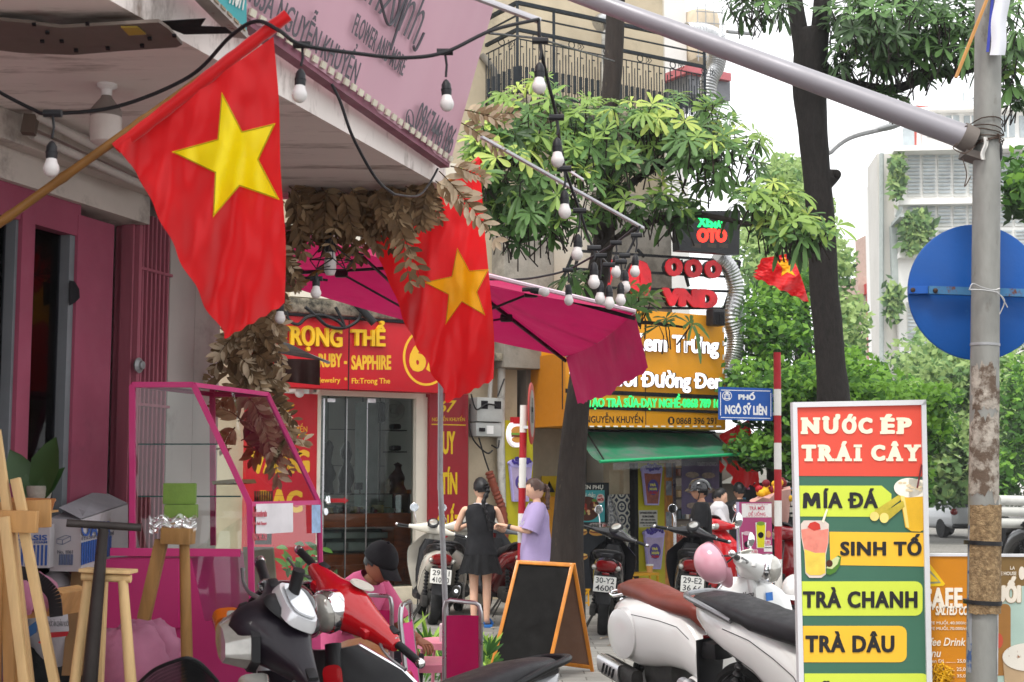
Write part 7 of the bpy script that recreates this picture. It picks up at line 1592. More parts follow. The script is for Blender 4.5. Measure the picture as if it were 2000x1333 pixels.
        b = MB(); b.tube(bez([(-.55, .14, .80), (-.78, .15, .87), (-.98, .10, .90), (-1.02, 0, .905), (-.98, -.10, .90), (-.78, -.15, .87), (-.55, -.14, .80)], 5), [.016] * 31, 8); b.xf(M).build('grab_rail', trim if kind == 'sh' and trim else BLACKP if kind != 'sh' else ALLOY, th)
        if tail:
            b = MB(); b.loft(secs([(-1.0, .79, .03, .015), (-.985, .765, .10, .045), (-.93, .74, .125, .06), (-.86, .72, .13, .05)], 3)); b.xf(M).build('tail_light', LENSR, th)
            for s in (1, -1):
                b = MB(); b.sph((-.945, s * .125, .73), (.05, .03, .03), 12); b.xf(M).build('indicator', LENSC, th)
        b = MB(); b.loft([sup((-.92 - .05 * k, 0, .66 - .3 * k), .10 - .02 * k, .014, 14, 4, (0, 1, 0), (1, 0, .3)) for k in (0, .3, .7, 1)]); b.box((-.88, 0, .60), (.16, .14, .10), bev=.03); b.xf(M).build('rear_mudguard', BLACKP, th)
        b = MB(); b.box((-.935, 0, .665), (.012, .075, .025), bev=.004); b.xf(M).build('reflector', LENSR, th)
        b = MB(); b.loft([sup((-.60 - .34 * k, -.17 - .02 * k, .27 + .14 * k), .05 - .008 * abs(k - .5), .055, 16, 2.4) for k in (-.1, 0, .1, .9, 1, 1.04)]); o = b.xf(M).build('muffler', ENG if kind != 'sh' else ALLOY, th)
        b = MB(); b.loft([sup((-.64 - .24 * k, -.185 - .02 * k, .295 + .12 * k), .045, .058, 14, 3) for k in (0, .04, .96, 1)]); b.xf(M).build('muffler_guard', STEEL, o)
        b = MB(); b.lathe([(0, .0), (.018, 0), (.022, .006)], axis((-.955, -.19, .415), (-1, 0, .3)), 14); b.xf(M).build('muffler_tip', CHROME, o)
        b = MB(); b.box((-.42, .02, .29), (.42, .2, .16), bev=.05); b.box((-.62, .12, .26), (.26, .07, .13), bev=.03); b.xf(M).build('engine', ENG, th)
        for s in (1, -1):
            b = MB(); P = [V((-.66, s * .12, .28)), V((-.52, s * .11, .62))]; Q = [P[0].lerp(P[1], i / 40) for i in range(41)]; b.tube(Q, [.022 + .008 * math.sin(i * 1.4) for i in range(41)], 9); b.xf(M).build('shock_absorber', BLACKP, th)
    b = MB(); SB = VB if kind == 'vespa' else GB; n_ = len(SB[0])
    for j in ((2, n_ // 2 - 2) if kind == 'vespa' else (1, n_ // 2 - 1, n_ - 2, n_ // 2 + 2)): b.tube([q[j] for q in SB[3:-1]], .0024, 5)
    b.xf(M).build('panel_seam', DARK, th)
    b = MB(); b.tube([(.60, 0, .45), (.47, 0, 1.0)], .035, 10); b.xf(M).build('steering_column', front or body, th)
    H = hs_mat or (M @ Matrix.Translation((.45, 0, 1.03)) @ Matrix.Rotation(turn, 4, Matrix.Rotation(-.42, 3, 'Y') @ V((0, 0, 1))) )
    headset(th, H, 'vespa' if kind == 'vespa' else 'mod', hs_body or trim or body, mirrors, chrome)
    if pl: plate(th, M, -.985 if kind == 'vespa' else -.985, .50 if kind == 'vespa' else .56, *pl)
    b = MB(); b.bar((-.35, .1, .25), (-.25, .22 , .0), .02); b.bar((-.42, .1, .25), (-.40, .2, .01), .015); b.xf(M).build('side_stand', ENG, th)
    return th, M
def helmet(label, C, r, m, opening=(0, -1, -.3), peak=True, trim=None):
    """half shell helmet: C is a frame with z to the crown, x to the brow"""
    th = thing('helmet', label, 'helmet', mat=Matrix.Translation(C.translation))
    a1 = 1.75; pr = [(r * math.sin(a), r * 1.0 * math.cos(a)) for a in [a1 * k / 12 for k in range(13)]]
    b = MB(); b.lathe(pr[::-1][:-1] + [(0, r)], C @ Matrix.Diagonal((1.15, .95, 1, 1)), 30); b.build('shell', m, th, fix=False)
    b = MB(); b.lathe([(x * .93, z * .93) for x, z in pr[::-1][:-1]] + [(0, r * .93)], C @ Matrix.Diagonal((1.15, .95, 1, 1)), 26); b.build('padding', mat('padding', '17171a', .95), th, fix=False)
    e = pr[-1]; b = MB(); b.tube([C @ V((1.15 * e[0] * math.cos(a), .95 * e[0] * math.sin(a), e[1])) for a in [6.283 * k / 32 for k in range(32)]], r * .045, 7, closed=True); b.build('rim', trim or m, th)
    if peak:
        b = MB()
        def f(u, v): a = (u - .5) * 2.0; q = r * (1.13 + .42 * v * math.cos(a * .9)); return C @ V((1.02 * q * math.cos(a), .95 * r * 1.02 * math.sin(a) * (1 + .1 * v), -.05 * r - .22 * r * v))
        b.grid(f, 14, 4); b.build('peak', m, th, smooth=180, fix=False)
    b = MB(); b.tube(bez([C @ V((0, r * .93, -.1 * r)), C @ V((.2 * r, r * .5, -1.0 * r)), C @ V((.2 * r, -r * .5, -1.0 * r)), C @ V((0, -r * .93, -.1 * r))], 6), r * .05, 6); b.build('strap', BLACKP, th)
    return th
def ang(x, y): return math.atan2(y, x)
# the white vespa-style scooter in the middle
wv, Mw = two_wheeler('white retro scooter with a brown seat and a pink helmet at its handlebar', (1.30, 9.35), ang(.469, -.883), 'vespa', SWHITE, SEATR, None, R(4), R(48), .22, 1.02, mirrors=(-1, 1))
b = MB(); b.box((.592, .05, .86), (.004, .05, .05), Matrix.Rotation(.0, 3, 'Y')); b.xf(Mw).build('badge', mat('badge_blue', '3a6fb5', .3), wv)
for s in (-1,):
    b = MB(); vs, f_ = glyphs('Vespa', -.004, 1, .35); fr = Fr(Mw @ V((.567, -.09, .87)), Mw.to_3x3() @ V((-.25, .97, 0)) , Mw.to_3x3() @ V((0, 0, 1))); b.add([fr.p(v.x * .045 - .06, v.y * .05, .002 * v.z + .006) for v in vs], f_); b.build('script', BLACKP, wv, smooth=0)
hp = Mw @ V((.30, -.02, .98)); helmet('pale pink helmet hanging from the white retro scooter handlebar', basis(pt(1392, 1100, 8.7), (.45, -.25, -.86), V((-.80, -.40, -.22)).cross(V((.45, -.25, -.86)))), .112, mat('helmet_pink', 'd09aa8', .22, var=.04, coat=.5), trim=mat('rim_rose', '8f5f6c', .5))
# the white scooter with the long black seat
two_wheeler('white scooter with long black seat and grey grab rail beside the juice board', (1.67, 7.5), ang(.5, -.866), 'sh', SWHITE, SEATB, None, R(5), R(20), .28, 1.04, trim=None, mirrors=(), tail=False)
# red scooter near the left
fh, lh = V((-.72, -.66, -.2)), V((.60, -.56, -.48))
def scaled(M, k): return M @ Matrix.Scale(k, 4)
two_wheeler('bright red retro scooter with round chrome headlight turned toward us', (-.60, 6.02), ang(.02, -1), 'vespa', SRED, mat('seat_tan', '9a6238', .45, var=.1), None, R(6), 0, .22, .95, hs_mat=scaled(basis(pt(690, 1180, 5.45), fh, lh), .9), mirrors=(), inner=BLACKP, front=BLACKP)
helmet('black helmet with a pale rim hanging behind the red scooter headlight', axis(pt(598, 1190, 5.62), (.75, .55, .35), (0, 0, 1)), .115, paint('helmet_black', '17171a'), peak=False, trim=mat('rim_pale', 'b9b7b2', .3, .5))
# dark motorbike at the bottom left
PLUM = mat('dark_plum', '17111a', .42, var=.12, vs=5, coat=.15); fb, lb_ = V((-.9, -.42, -.02)), V((.37, -.77, -.5))
HB = scaled(basis(pt(556, 1240, 4.75), fb, lb_), 1.03)
SILV = mat('silver_panel', 'd2d3d6', .18, .35, var=.05)
bm_, Mb = two_wheeler('dark plum motorbike with silver dial panel, amber indicators and long black seat', (-.46, 5.18), ang(-.72, -.69), 'cub', paint('silver_body', '9b9c9f', .25), SEATB, None, R(5), 0, .27, .95, hs_mat=HB, hs_body=PLUM, mirrors=(), name='motorbike', trim=PLUM, inner=BLACKP, tail=False)
b = MB(); b.loft([sup((-.015 - .012 * k, 0, .088 + .035 * k), .105 - .012 * k * k, .062 - .008 * k * k, 24, 3.2, (0, 1, 0), (1, 0, .5)) for k in (0, .5, 1)]); b.xf(HB).build('dial_surround', SILV, bm_)
b = MB(); b.loft([sup((-.03, 0, .125 + .006 * k), .085 * (1 - .04 * k), .042, 24, 3.4, (0, 1, 0), (1, 0, .5)) for k in (0, 1)]); b.xf(HB).build('dial_glass', mat('dial_glass', 'c9ccd0', .05, .3, var=.06, coat=1), bm_)  # sky reflection put into the pale glass colour
b = MB(); b.loft([sup((.13 + .05 * k, 0, .0 - .01 * k), .12 * (1 - .25 * k), .085 * (1 - .25 * k), 8, 2, (0, 1, 0), (0, 0, 1)) for k in (0, .5, 1, 1.5)]); b.xf(HB).build('headlight_lens', LENSC, bm_)
b = MB(); b.loft([sup((.11, 0, .0), .135, .098, 8, 2, (0, 1, 0), (0, 0, 1)), sup((.135, 0, .0), .128, .092, 8, 2, (0, 1, 0), (0, 0, 1))]); b.xf(HB).build('headlight_bezel', BLACKP, bm_)
b = MB(); b.tube([V((-.01, -.03, .05)), V((-.03, -.05, .21))], .02, 10); b.xf(HB).build('mirror_stub', BLACKP, bm_)
for s in (1, -1):
    b = MB(); b.loft([sup((.122, s * (.13 + .05 * k), -.075), .05 * (1 - .2 * k), .034, 16, 3, (1, 0, 0), (0, 0, 1)) for k in (0, .5, 1, 1.5)]); o = b.xf(HB).build('indicator', LENSC, bm_)
    b = MB(); b.loft([sup((.132, s * (.175 + .05 * k), -.078), .047, .036, 16, 3, (1, 0, 0), (0, 0, 1)) for k in (0, .5, 1)]); b.xf(HB).build('amber_lens', LENSA, o)
helmet('black helmet shell hanging behind the dark motorbike flyscreen', axis(pt(552, 1192, 5.15), (.2, .8, .5), (0, 0, 1)), .11, MATS['helmet_black'], peak=False)
# the row by the shops
two_wheeler('silver white scooter with plate 29-F1 410.10 parked before the jewellery door', (-1.0, 16.85), ang(-.16, 1), 'scooter', SCREAM, SEATB, ('29-F1', '410.10'), R(6), R(-12), .22, 1.0, mirrors=(1,), trim=SCREAM)
two_wheeler('red and grey scooter with plate 29-F 506 half hidden behind the woman in black', (-.16, 17.3), ang(-.3, .95), 'scooter', paint('dull_red', '6f1418'), SEATB, ('29-F1', '506.72'), R(5), R(-15), .22, 1.0, mirrors=(), trim=SGREY)
two_wheeler('white scooter with chrome mirror standing in front of the woman in black', (-.74, 17.35), ang(.1, 1), 'scooter', SCREAM, SEATB, None, R(5), R(10), .22, 1.02, mirrors=(1,), tail=False)
two_wheeler('black scooter with plate 30-Y2 4600 parked beside the tree trunk', (1.02, 15.75), ang(.12, 1), 'scooter', SBLACK, SEATB, ('30-Y2', '4600'), R(5), R(-25), .22, .98, mirrors=(1,), chrome=True)
two_wheeler('black scooter with plate 29-E2 36.66 behind the pink helmet', (1.88, 15.6), ang(.1, 1), 'scooter', SBLACK, SEATB, ('29-E2', '36.66'), R(5), R(-15), .22, 1.0, mirrors=(1,))
two_wheeler('red scooter facing us behind the chrome mirror, beside the drinks standee', (2.86, 18.3), ang(-.55, -.85), 'scooter', SRED, SEATB, None, R(4), R(10), .22, 1.02, mirrors=(1,))
two_wheeler('black motorbike half hidden between the striped pole and the juice board', (3.42, 15.4), ang(-.95, -.25), 'cub', SBLACK, SEATB, None, R(4), R(5), .27, 1.0, mirrors=(), name='motorbike', trim=paint('dark_red', '7d1018'))
helmet('white helmet between the striped pole and the juice board', axis(pt(1556, 1152, 14.0), (-.1, -.2, 1), (1, 0, 0)), .15, mat('helmet_white', 'd6d3d1', .25, coat=.5))
cg, Mc = two_wheeler('motorbike loaded with white rolls at the far right edge of the road', (8.35, 24.0), ang(-.1, 1), 'scooter', SBLACK, SEATB, ('29-H1', '208.31'), 0, 0, .24, 1.1, mirrors=(), name='motorbike')
b = MB()
for k, (z, o) in enumerate(((.85, 0), (1.02, .05), (1.18, -.05))): b.tube([Mc @ V((-.6, -.6 + o, z)), Mc @ V((-.6, .5 + o, z + .02))], .085, 12)
b.solo('cloth_rolls', mat('roll_white', 'b9b9b4', .8, var=.1), 'stack of pale rolls strapped across the motorbike at the far right edge', 'rolls')
# ---------------------------------------------------------------- people
SKIN = mat('skin', 'c9967a', .55, var=.06, vs=6); SKINL = mat('skin_light', 'd6aa90', .55, var=.05, vs=6); HAIRB = mat('hair_black', '141214', .45, var=.2, vs=14, stretch=(8, 8, 1)); HAIRBR = mat('hair_brown', '4a3630', .45, var=.25, vs=14, stretch=(8, 8, 1))
CBLK = mat('cloth_black', '1b1b1e', .85, var=.15, bump=.3, bs=60); CSKIRT = mat('cloth_skirt', '121214', .85, var=.15, bump=.3, bs=60); CLAV = mat('cloth_lavender', 'a594bd', .85, var=.05, bump=.25, bs=40); CPNK = mat('cloth_pink', 'd0618a', .85, var=.08, bump=.25, bs=40); CWHT = mat('cloth_white', 'c4c2c6', .85, var=.06, bump=.2, bs=40); CJEAN = mat('cloth_dark_trousers', '22222a', .85, var=.15)
def skin_body(M, J, E, R_, name, m, th, root=0):
    """one continuous body: joints J, bones E, radii R_ grown with a Skin modifier"""
    me = bpy.data.meshes.new(name); k = list(J); me.from_pydata([tuple(J[q]) for q in k], [(k.index(a), k.index(b)) for a, b in E], [])
    o = bpy.data.objects.new(name, me); COL.objects.link(o); md = o.modifiers.new('skin', 'SKIN'); md.branch_smoothing = .6
    for i, q in enumerate(k):
        r = R_[q]; me.skin_vertices[0].data[i].radius = r if isinstance(r, tuple) else (r, r)
        me.skin_vertices[0].data[i].use_root = (i == root)
    o.modifiers.new('sub', 'SUBSURF').levels = 2
    ev = o.evaluated_get(bpy.context.evaluated_depsgraph_get()); nm = bpy.data.meshes.new_from_object(ev); bpy.data.objects.remove(o)
    b = MB(); b.add([v.co for v in nm.vertices], [list(p.vertices) for p in nm.polygons]); bpy.data.meshes.remove(nm)
    return b
def head(b, C, r, jaw=1.0):
    """adds a head with nose, brow, lips, chin and ears to the mesh; C: x to the face, z to the crown"""
    n0 = len(b.v); b.sph((0, 0, 0), 1, 30)
    for i in range(n0, len(b.v)):
        v = b.v[i]; x, y, z = v; f = max(0, x)
        X = r * (1.0 * x - .02); Yy = r * .80 * y * (1 - .22 * max(0, -z)); Z = r * 1.25 * z
        if z < 0: X += r * .10 * f * (-z); X *= 1 - .18 * max(0, -z - .55) * (1 if x < 0 else .3)
        if x < 0: X -= r * .08 * (1 - abs(z))
        nose = math.exp(-(y / .13) ** 2) * f
        X += r * nose * (.20 * math.exp(-((z + .22) / .13) ** 2) + .10 * math.exp(-((z + .02) / .16) ** 2)); X += r * nose * .05 * math.exp(-((z + .52) / .06) ** 2) + r * nose * .09 * math.exp(-((z + .85) / .12) ** 2)
        X -= r * f * .07 * (math.exp(-(((abs(y) - .34) / .14) ** 2 + ((z - .05) / .1) ** 2)))
        b.v[i] = C @ V((X, Yy, Z))
    for s in (1, -1): b.sph(C @ V((-.05 * r, s * .80 * r, -.08 * r)), (.11 * r, .05 * r, .2 * r), 10, C)
def eyes(C, r, th, par):
    b = MB()
    for s in (1, -1): b.sph(C @ V((.84 * r, s * .30 * r, .05 * r)), (.05 * r, .1 * r, .035 * r), 8, C); b.box(C @ V((.88 * r, s * .30 * r, .19 * r)), (.03 * r, .2 * r, .03 * r), C)
    b.build('eyes', HAIRB, par)
    b = MB(); b.sph(C @ V((.99 * r, 0, -.66 * r)), (.04 * r, .17 * r, .045 * r), 8, C); b.build('lips', mat('lips', 'a8584e', .5), par)
def hand(b, M, s, grip=.5, sc=1.0):
    """palm, four fingers and a thumb; M: x along the fingers, z out of the back of the hand"""
    S = M @ Matrix.Scale(sc, 4)
    b.loft([[S @ q for q in sup((x, 0, 0), a, c, 12, 2.6)] for x, a, c in ((-.02, .026, .019), (.0, .03, .019), (.03, .039, .016), (.07, .041, .014), (.085, .037, .011))])
    for k, (y, L) in enumerate(((-.030, .062), (-.010, .074), (.011, .070), (.030, .054))):
        P = [V((.078, y, 0))]; a = 0
        for j, l in enumerate((.45, .32, .25)): a -= grip * (.6 + .35 * j); P.append(P[-1] + V((math.cos(a), 0, math.sin(a))) * (L * l))
        b.tube([S @ q for q in P], [.0095, .009, .008, .006], 8)
    P = [V((.012, -s * .032, -.004)), V((.035, -s * .055, -.012)), V((.062, -s * .062, -.022 - .02 * grip)), V((.082, -s * .054, -.03 - .03 * grip))]; b.tube([S @ q for q in P], [.013, .012, .010, .007], 8)
def limbframe(p, d, up=(0, 0, 1)): d = V(d).normalized(); return basis(p, d, V(up).cross(d))
def garment(secs_, name, m, th, wr=.006, seed=0, n=26, closed=False):
    """secs_: (centre, half-width, half-depth, turn) rings"""
    b = MB(); S = []
    for j, (c, a, d, t) in enumerate(secs_):
        X = V((math.cos(t), math.sin(t), 0)); Y = V((-math.sin(t), math.cos(t), 0)); S.append(sup(c, a, d, n, 2.3, X, Y))
    # extra rings between for folds
    Q = []
    for i in range(len(S) - 1):
        for k in range(4): Q.append([S[i][q].lerp(S[i + 1][q], k / 4) for q in range(n)])
    Q.append(S[-1])
    for i, ring in enumerate(Q):
        for q in range(n):
            v = ring[q]; c = sum(ring, V()) / n; d = (v - c).normalized(); ring[q] = v + d * wr * 2 * noise.noise(V((v.x * 9, v.y * 9, v.z * 5 + seed)))
    b.loft(Q, cap=closed); return b
def person(label, x, y, face, J, Rd, E, skin=SKINL):
    th = thing('person', label, 'person', (x, y, 0)); M = Matrix.Translation((x, y, 0)) @ Matrix.Rotation(face, 4, 'Z'); return th, M
def standing(label, x, y, face, h, arms, skin, headturn=0, nod=0, female=True, spread=.07, legs=True):
    """x forward, y left in the person's own frame. arms: ((elbow, wrist) left, right)"""
    th, M = person(label, x, y, face, None, None, None); k = h / 1.62; sw = .17 if female else .20
    J = {'pel': (0, 0, .88), 'wst': (0, 0, 1.02), 'chs': (0, 0, 1.20), 'nck': (-.01, 0, 1.36), 'hd': (.005, 0, 1.43)}
    E = [('pel', 'wst'), ('wst', 'chs'), ('chs', 'nck'), ('nck', 'hd')]; Rr = {'pel': (.125, .10), 'wst': (.10, .085), 'chs': (.115, .09), 'nck': .05, 'hd': .043}
    for s, nm, (el, wr) in ((1, 'l', arms[0]), (-1, 'r', arms[1])):
        J['sh' + nm] = (0, s * sw, 1.30); J['el' + nm] = el; J['wr' + nm] = wr; E += [('chs', 'sh' + nm), ('sh' + nm, 'el' + nm), ('el' + nm, 'wr' + nm)]; Rr['sh' + nm] = .045; Rr['el' + nm] = .034; Rr['wr' + nm] = .024
        J['hp' + nm] = (0, s * .075, .82); J['kn' + nm] = (.02, s * spread, .46); J['cf' + nm] = (-.015, s * spread, .33); J['an' + nm] = (-.01, s * spread, .075); J['to' + nm] = (.12, s * (spread + .02), .03)
        E += [('pel', 'hp' + nm), ('hp' + nm, 'kn' + nm), ('kn' + nm, 'cf' + nm), ('cf' + nm, 'an' + nm), ('an' + nm, 'to' + nm)]
        for q, r in (('hp', .082), ('kn', .05), ('cf', .05), ('an', .032), ('to', .03)): Rr[q + nm] = r
    J = {q: V(v) * k for q, v in J.items()}; Rr = {q: (tuple(e * k for e in r) if isinstance(r, tuple) else r * k) for q, r in Rr.items()}
    b = skin_body(M, J, E, Rr, 'body', skin, th)
    C = Matrix.Translation(V((.02, 0, 1.505)) * k) @ Matrix.Rotation(headturn, 4, 'Z') @ Matrix.Rotation(nod, 4, 'Y'); r = .092 * k
    head(b, C, r)
    for s, nm in ((1, 'l'), (-1, 'r')):
        d = J['wr' + nm] - J['el' + nm]; hand(b, limbframe(J['wr' + nm] + d.normalized() * .012, d), s, .7, k)
    body = b.xf(M).build('body', skin, th, smooth=60); CW = M @ C; eyes(CW, r, th, body)
    return th, M, J, k, CW, r
def hairshell(CW, r, m, th, cover=1.0, back=.1, name='hair', low=-.15):
    b = MB(); n0 = 0; b.sph((0, 0, 0), 1, 28)
    keep = []
    for i, v in enumerate(b.v):
        x, y, z = v; kx = 1.08 if x > 0 else 1.12
        b.v[i] = V((r * (kx * x - .05 - (back if x < 0 else 0) * (1 - abs(z))), r * .88 * y, r * (1.25 * 1.06 * z + .03))) * (1 + .03 * math.sin(y * 34 + z * 9) + .03 * noise.noise(V((x * 4, y * 9, z * 4))))
    b.f = [f for f in b.f if all((b.v[i].x / r < .62 - .25 * (1 - b.v[i].z / r) or b.v[i].z / r > .72) and b.v[i].z / r > low - .55 * max(0, -b.v[i].x / r) for i in f)]; b.m = [0] * len(b.f)
    b.v = [CW @ v for v in b.v]; return b.build(name, m, th, smooth=180, fix=False)
PF = math.pi / 2
# woman in black, seen from behind
th, M, J, k, CW, r = standing('woman seen from behind in black sleeveless vest and short skirt with a long braid', pt(938, 1210, 15.9).x, 15.9, PF, 1.64, (((.06, .27, 1.05), (.26, .16, 1.10)), ((.06, -.26, 1.04), (.26, -.14, 1.08))), SKINL, R(28), R(12))
hairshell(CW, r, HAIRB, th, back=.14, low=-.35)
b = MB(); P = bez([CW @ V((-r * 1.2, -.012, .2 * r)), CW @ V((-r * 1.3, -.02, -r * .6)), M @ V((-.12, -.035, 1.36)), M @ V((-.13, -.075, 1.22)), M @ V((-.125, -.11, 1.06))], 9); b.tube(P, [.032 * (1 - .55 * i / len(P)) * (1 + .22 * math.sin(i * 1.6)) for i in range(len(P))], 10); b.build('braid', HAIRB, th)
b = garment([((0, 0, 1.365), .075, .06, 0), ((0, 0, 1.33), .125, .075, 0)], 'collar', CWHT, th); b.v = [M @ Matrix.Rotation(PF, 4, 'Z') @ v for v in b.v]; b.build('collar', CWHT, th, fix=False)
Mr = M @ Matrix.Rotation(-PF, 4, 'Z')
b = garment([((0, .0, .80), .185, .145, 0), ((0, 0, .90), .165, .135, 0), ((0, 0, 1.03), .145, .115, 0), ((0, 0, 1.18), .165, .125, 0), ((0, 0, 1.28), .172, .115, 0), ((0, 0, 1.335), .15, .085, 0), ((0, 0, 1.36), .07, .06, 0)], 'vest', CBLK, th, .008, 1); b.xf(Mr).build('vest', CBLK, th, smooth=180, fix=False)
b = MB()
def sk(u, v):
    a = 6.283 * u; f = 1 + .07 * v * math.sin(a * 15 + 2 * math.sin(a * 3)); return Mr @ V(((.16 + .075 * v) * f * math.cos(a), (.135 + .06 * v) * f * math.sin(a), .86 - .27 * v + .01 * math.sin(a * 5)))
b.grid(sk, 90, 8); b.build('skirt', CSKIRT, th, smooth=180, fix=False)
for s in (1, -1):
    b = MB(); b.box((.05, s * .09, .018), (.25, .095, .03), bev=.012); b.tube(bez([(.06, s * .045, .03), (.06, s * .09, .085), (.06, s * .135, .03)], 5), .02, 6); b.xf(M).build('slipper', mat('slipper_blue', '1c5a9c', .5), th)
# woman in lavender, in profile, with a phone
th, M, J, k, CW, r = standing('woman in a loose lavender t-shirt in profile looking down at her phone', pt(1048, 1215, 15.4).x, 15.4, math.pi + R(8), 1.63, (((.10, .20, 1.06), (.33, .10, 1.12)), ((.08, -.21, 1.06), (.32, -.08, 1.11))), SKINL, 0, R(22))
hairshell(CW, r, HAIRBR, th, back=.12, low=-.2)
b = MB(); P = bez([CW @ V((-r * 1.15, 0, -.1 * r)), CW @ V((-r * 1.4, 0, -.55 * r)), M @ V((-.12, .02, 1.36)), M @ V((-.125, .03, 1.30))], 8); b.tube(P, [.036 * (1 - .6 * i / len(P)) * (1 + .18 * math.sin(i * 1.7)) for i in range(len(P))], 10); b.build('ponytail', HAIRBR, th)
b = garment([((.02, 0, .70), .195, .175, 0), ((.01, 0, .85), .19, .165, 0), ((0, 0, 1.05), .185, .15, 0), ((0, 0, 1.22), .185, .13, 0), ((-.01, 0, 1.31), .17, .10, 0), ((-.01, 0, 1.365), .10, .07, 0), ((-.005, 0, 1.375), .06, .055, 0)], 'tshirt', CLAV, th, .012, 4); b.xf(M @ Matrix.Rotation(PF, 4, 'Z')).build('tshirt', CLAV, th, smooth=180, fix=False)
for s, nm in ((1, 'l'), (-1, 'r')):
    a, c = J['sh' + nm], J['el' + nm]; b = MB(); d = (c - a); b.tube([M @ (a - d * .12 + V((0, -s * .03, .01))), M @ (a + d * .2), M @ (a + d * .62), M @ (a + d * .98)], [.075, .088, .092, .098], 16, cap=False); b.build('sleeve', CLAV, th, smooth=180, fix=False)
b = MB()
for s in (1, -1): b.tube([M @ V((0, s * .08, .86)), M @ V((.01, s * .085, .66)), M @ V((.02, s * .085, .56))], [.115, .11, .105], 16, cap=False)
b.build('shorts', mat('cloth_patterned', '1d1c20', .85, var=.1, col2='b9b5b3', c2=.62, c2w=.04, c2s=30), th, smooth=180, fix=False)
wr = M @ (J['wrl'] * 1); b = MB(); b.tube([M @ (J['wrl'].lerp(J['ell'], .05)), M @ (J['wrl'].lerp(J['ell'], .16))], .03, 14); b.build('wrist_watch', BLACKP, th)
b = MB(); b.box(M @ V((.45, .015, 1.16)), (.15, .075, .009), Matrix.Rotation(math.pi + R(8), 3, 'Z') @ Matrix.Rotation(R(-24), 3, 'Y'), bev=.004); b.solo('mobile_phone', BLACKP, 'dark phone held out by the woman in lavender', 'phone')
ln = Fr(M @ V((.02, .165, 1.14)), M.to_3x3() @ V((-1, 0, 0))); b = MB(); vs, f_ = glyphs('BASIC', .02, 1); b.add([ln.p(-.20 + v.x * .062, v.y * .062, .03 + .002 * v.z) for v in vs], f_); b.build('shirt_lettering', CWHT, th, smooth=0)
# man with a black helmet
th, M, J, k, CW, r = standing('man in a black t-shirt and black helmet looking left beside the tea stall', pt(1372, 1200, 16.6).x, 16.6, math.pi - R(8), 1.62, (((.02, .24, 1.04), (.12, .22, .84)), ((.02, -.24, 1.04), (.12, -.20, .84))), SKIN, R(4), R(0), False)
hairshell(CW, r, HAIRB, th, back=.06, low=-.45)
b = garment([((0, 0, .76), .20, .135, 0), ((0, 0, .95), .19, .13, 0), ((0, 0, 1.15), .215, .135, 0), ((0, 0, 1.28), .225, .115, 0), ((0, 0, 1.345), .15, .085, 0), ((0, 0, 1.37), .065, .06, 0)], 'tshirt', CBLK, th, .01, 6); b.xf(M @ Matrix.Rotation(PF, 4, 'Z')).build('tshirt', CBLK, th, smooth=180, fix=False)
for s, nm in ((1, 'l'), (-1, 'r')):
    a, c = J['sh' + nm], J['el' + nm]; d = c - a; b = MB(); b.tube([M @ (a - d * .1 + V((0, -s * .03, .01))), M @ (a + d * .3), M @ (a + d * .85)], [.075, .08, .085], 14, cap=False); b.build('sleeve', CBLK, th, smooth=180, fix=False)
b = MB()
for s in (1, -1): b.tube([M @ V((0, s * .08, .86)), M @ V((.01, s * .085, .5)), M @ V((-.01, s * .09, .06))], [.115, .08, .065], 14)
b.build('trousers', CJEAN, th)
HC = CW @ Matrix.Translation((-.01, 0, .2 * r)); helmet('glossy black half helmet with peak worn by the man in black', HC, r * 1.28, MATS['helmet_black'])
b = MB(); b.box(M @ V((.11, .20, 1.13)), (.006, .06, .1), Matrix.Rotation(0, 3, 'Z')); b.build('sleeve_badge', CWHT, th)
# woman with her phone on the red scooter, and the man beyond
th, M, J, k, CW, r = standing('woman in a white shirt with tied hair holding a phone beside the red scooter', pt(1407, 1180, 18.2).x, 18.2, R(-15), 1.52, (((.10, .20, 1.08), (.34, .08, 1.20)), ((.10, -.20, 1.08), (.34, -.06, 1.20))), SKINL, 0, R(20))
hairshell(CW, r, HAIRB, th, back=.14, low=-.3)
b = garment([((0, 0, .78), .17, .13, 0), ((0, 0, 1.0), .165, .125, 0), ((0, 0, 1.2), .18, .125, 0), ((0, 0, 1.30), .17, .10, 0), ((0, 0, 1.36), .07, .06, 0)], 'shirt', CWHT, th, .01, 8); b.xf(M @ Matrix.Rotation(PF, 4, 'Z')).build('shirt', CWHT, th, smooth=180, fix=False)
for s, nm in ((1, 'l'), (-1, 'r')):
    a, c = J['sh' + nm] * 1, J['el' + nm] * 1; d = c - a; b = MB(); b.tube([M @ (a - d * .1), M @ (a + d * .9)], [.065, .07], 12, cap=False); b.build('sleeve', CWHT, th, smooth=180, fix=False)
b = MB()
for s in (1, -1): b.tube([M @ V((0, s * .08, .82)), M @ V((.01, s * .085, .45)), M @ V((-.01, s * .09, .05))], [.11, .075, .06], 12)
b.build('trousers', CJEAN, th)
th, M, J, k, CW, r = standing('man in a black t-shirt standing with his back to us behind the drinks standee', pt(1448, 1180, 20).x, 20, PF + R(20), 1.60, (((.05, .25, 1.04), (.2, .2, 1.0)), ((.05, -.25, 1.04), (.2, -.2, 1.0))), SKIN, 0, R(10), False)
hairshell(CW, r, HAIRB, th, back=.06, low=-.3)
b = garment([((0, 0, .76), .20, .135, 0), ((0, 0, 1.15), .215, .135, 0), ((0, 0, 1.28), .235, .115, 0), ((0, 0, 1.345), .15, .085, 0), ((0, 0, 1.37), .065, .06, 0)], 'tshirt', CBLK, th, .01, 9); b.xf(M @ Matrix.Rotation(PF, 4, 'Z')).build('tshirt', CBLK, th, smooth=180, fix=False)
b = MB()
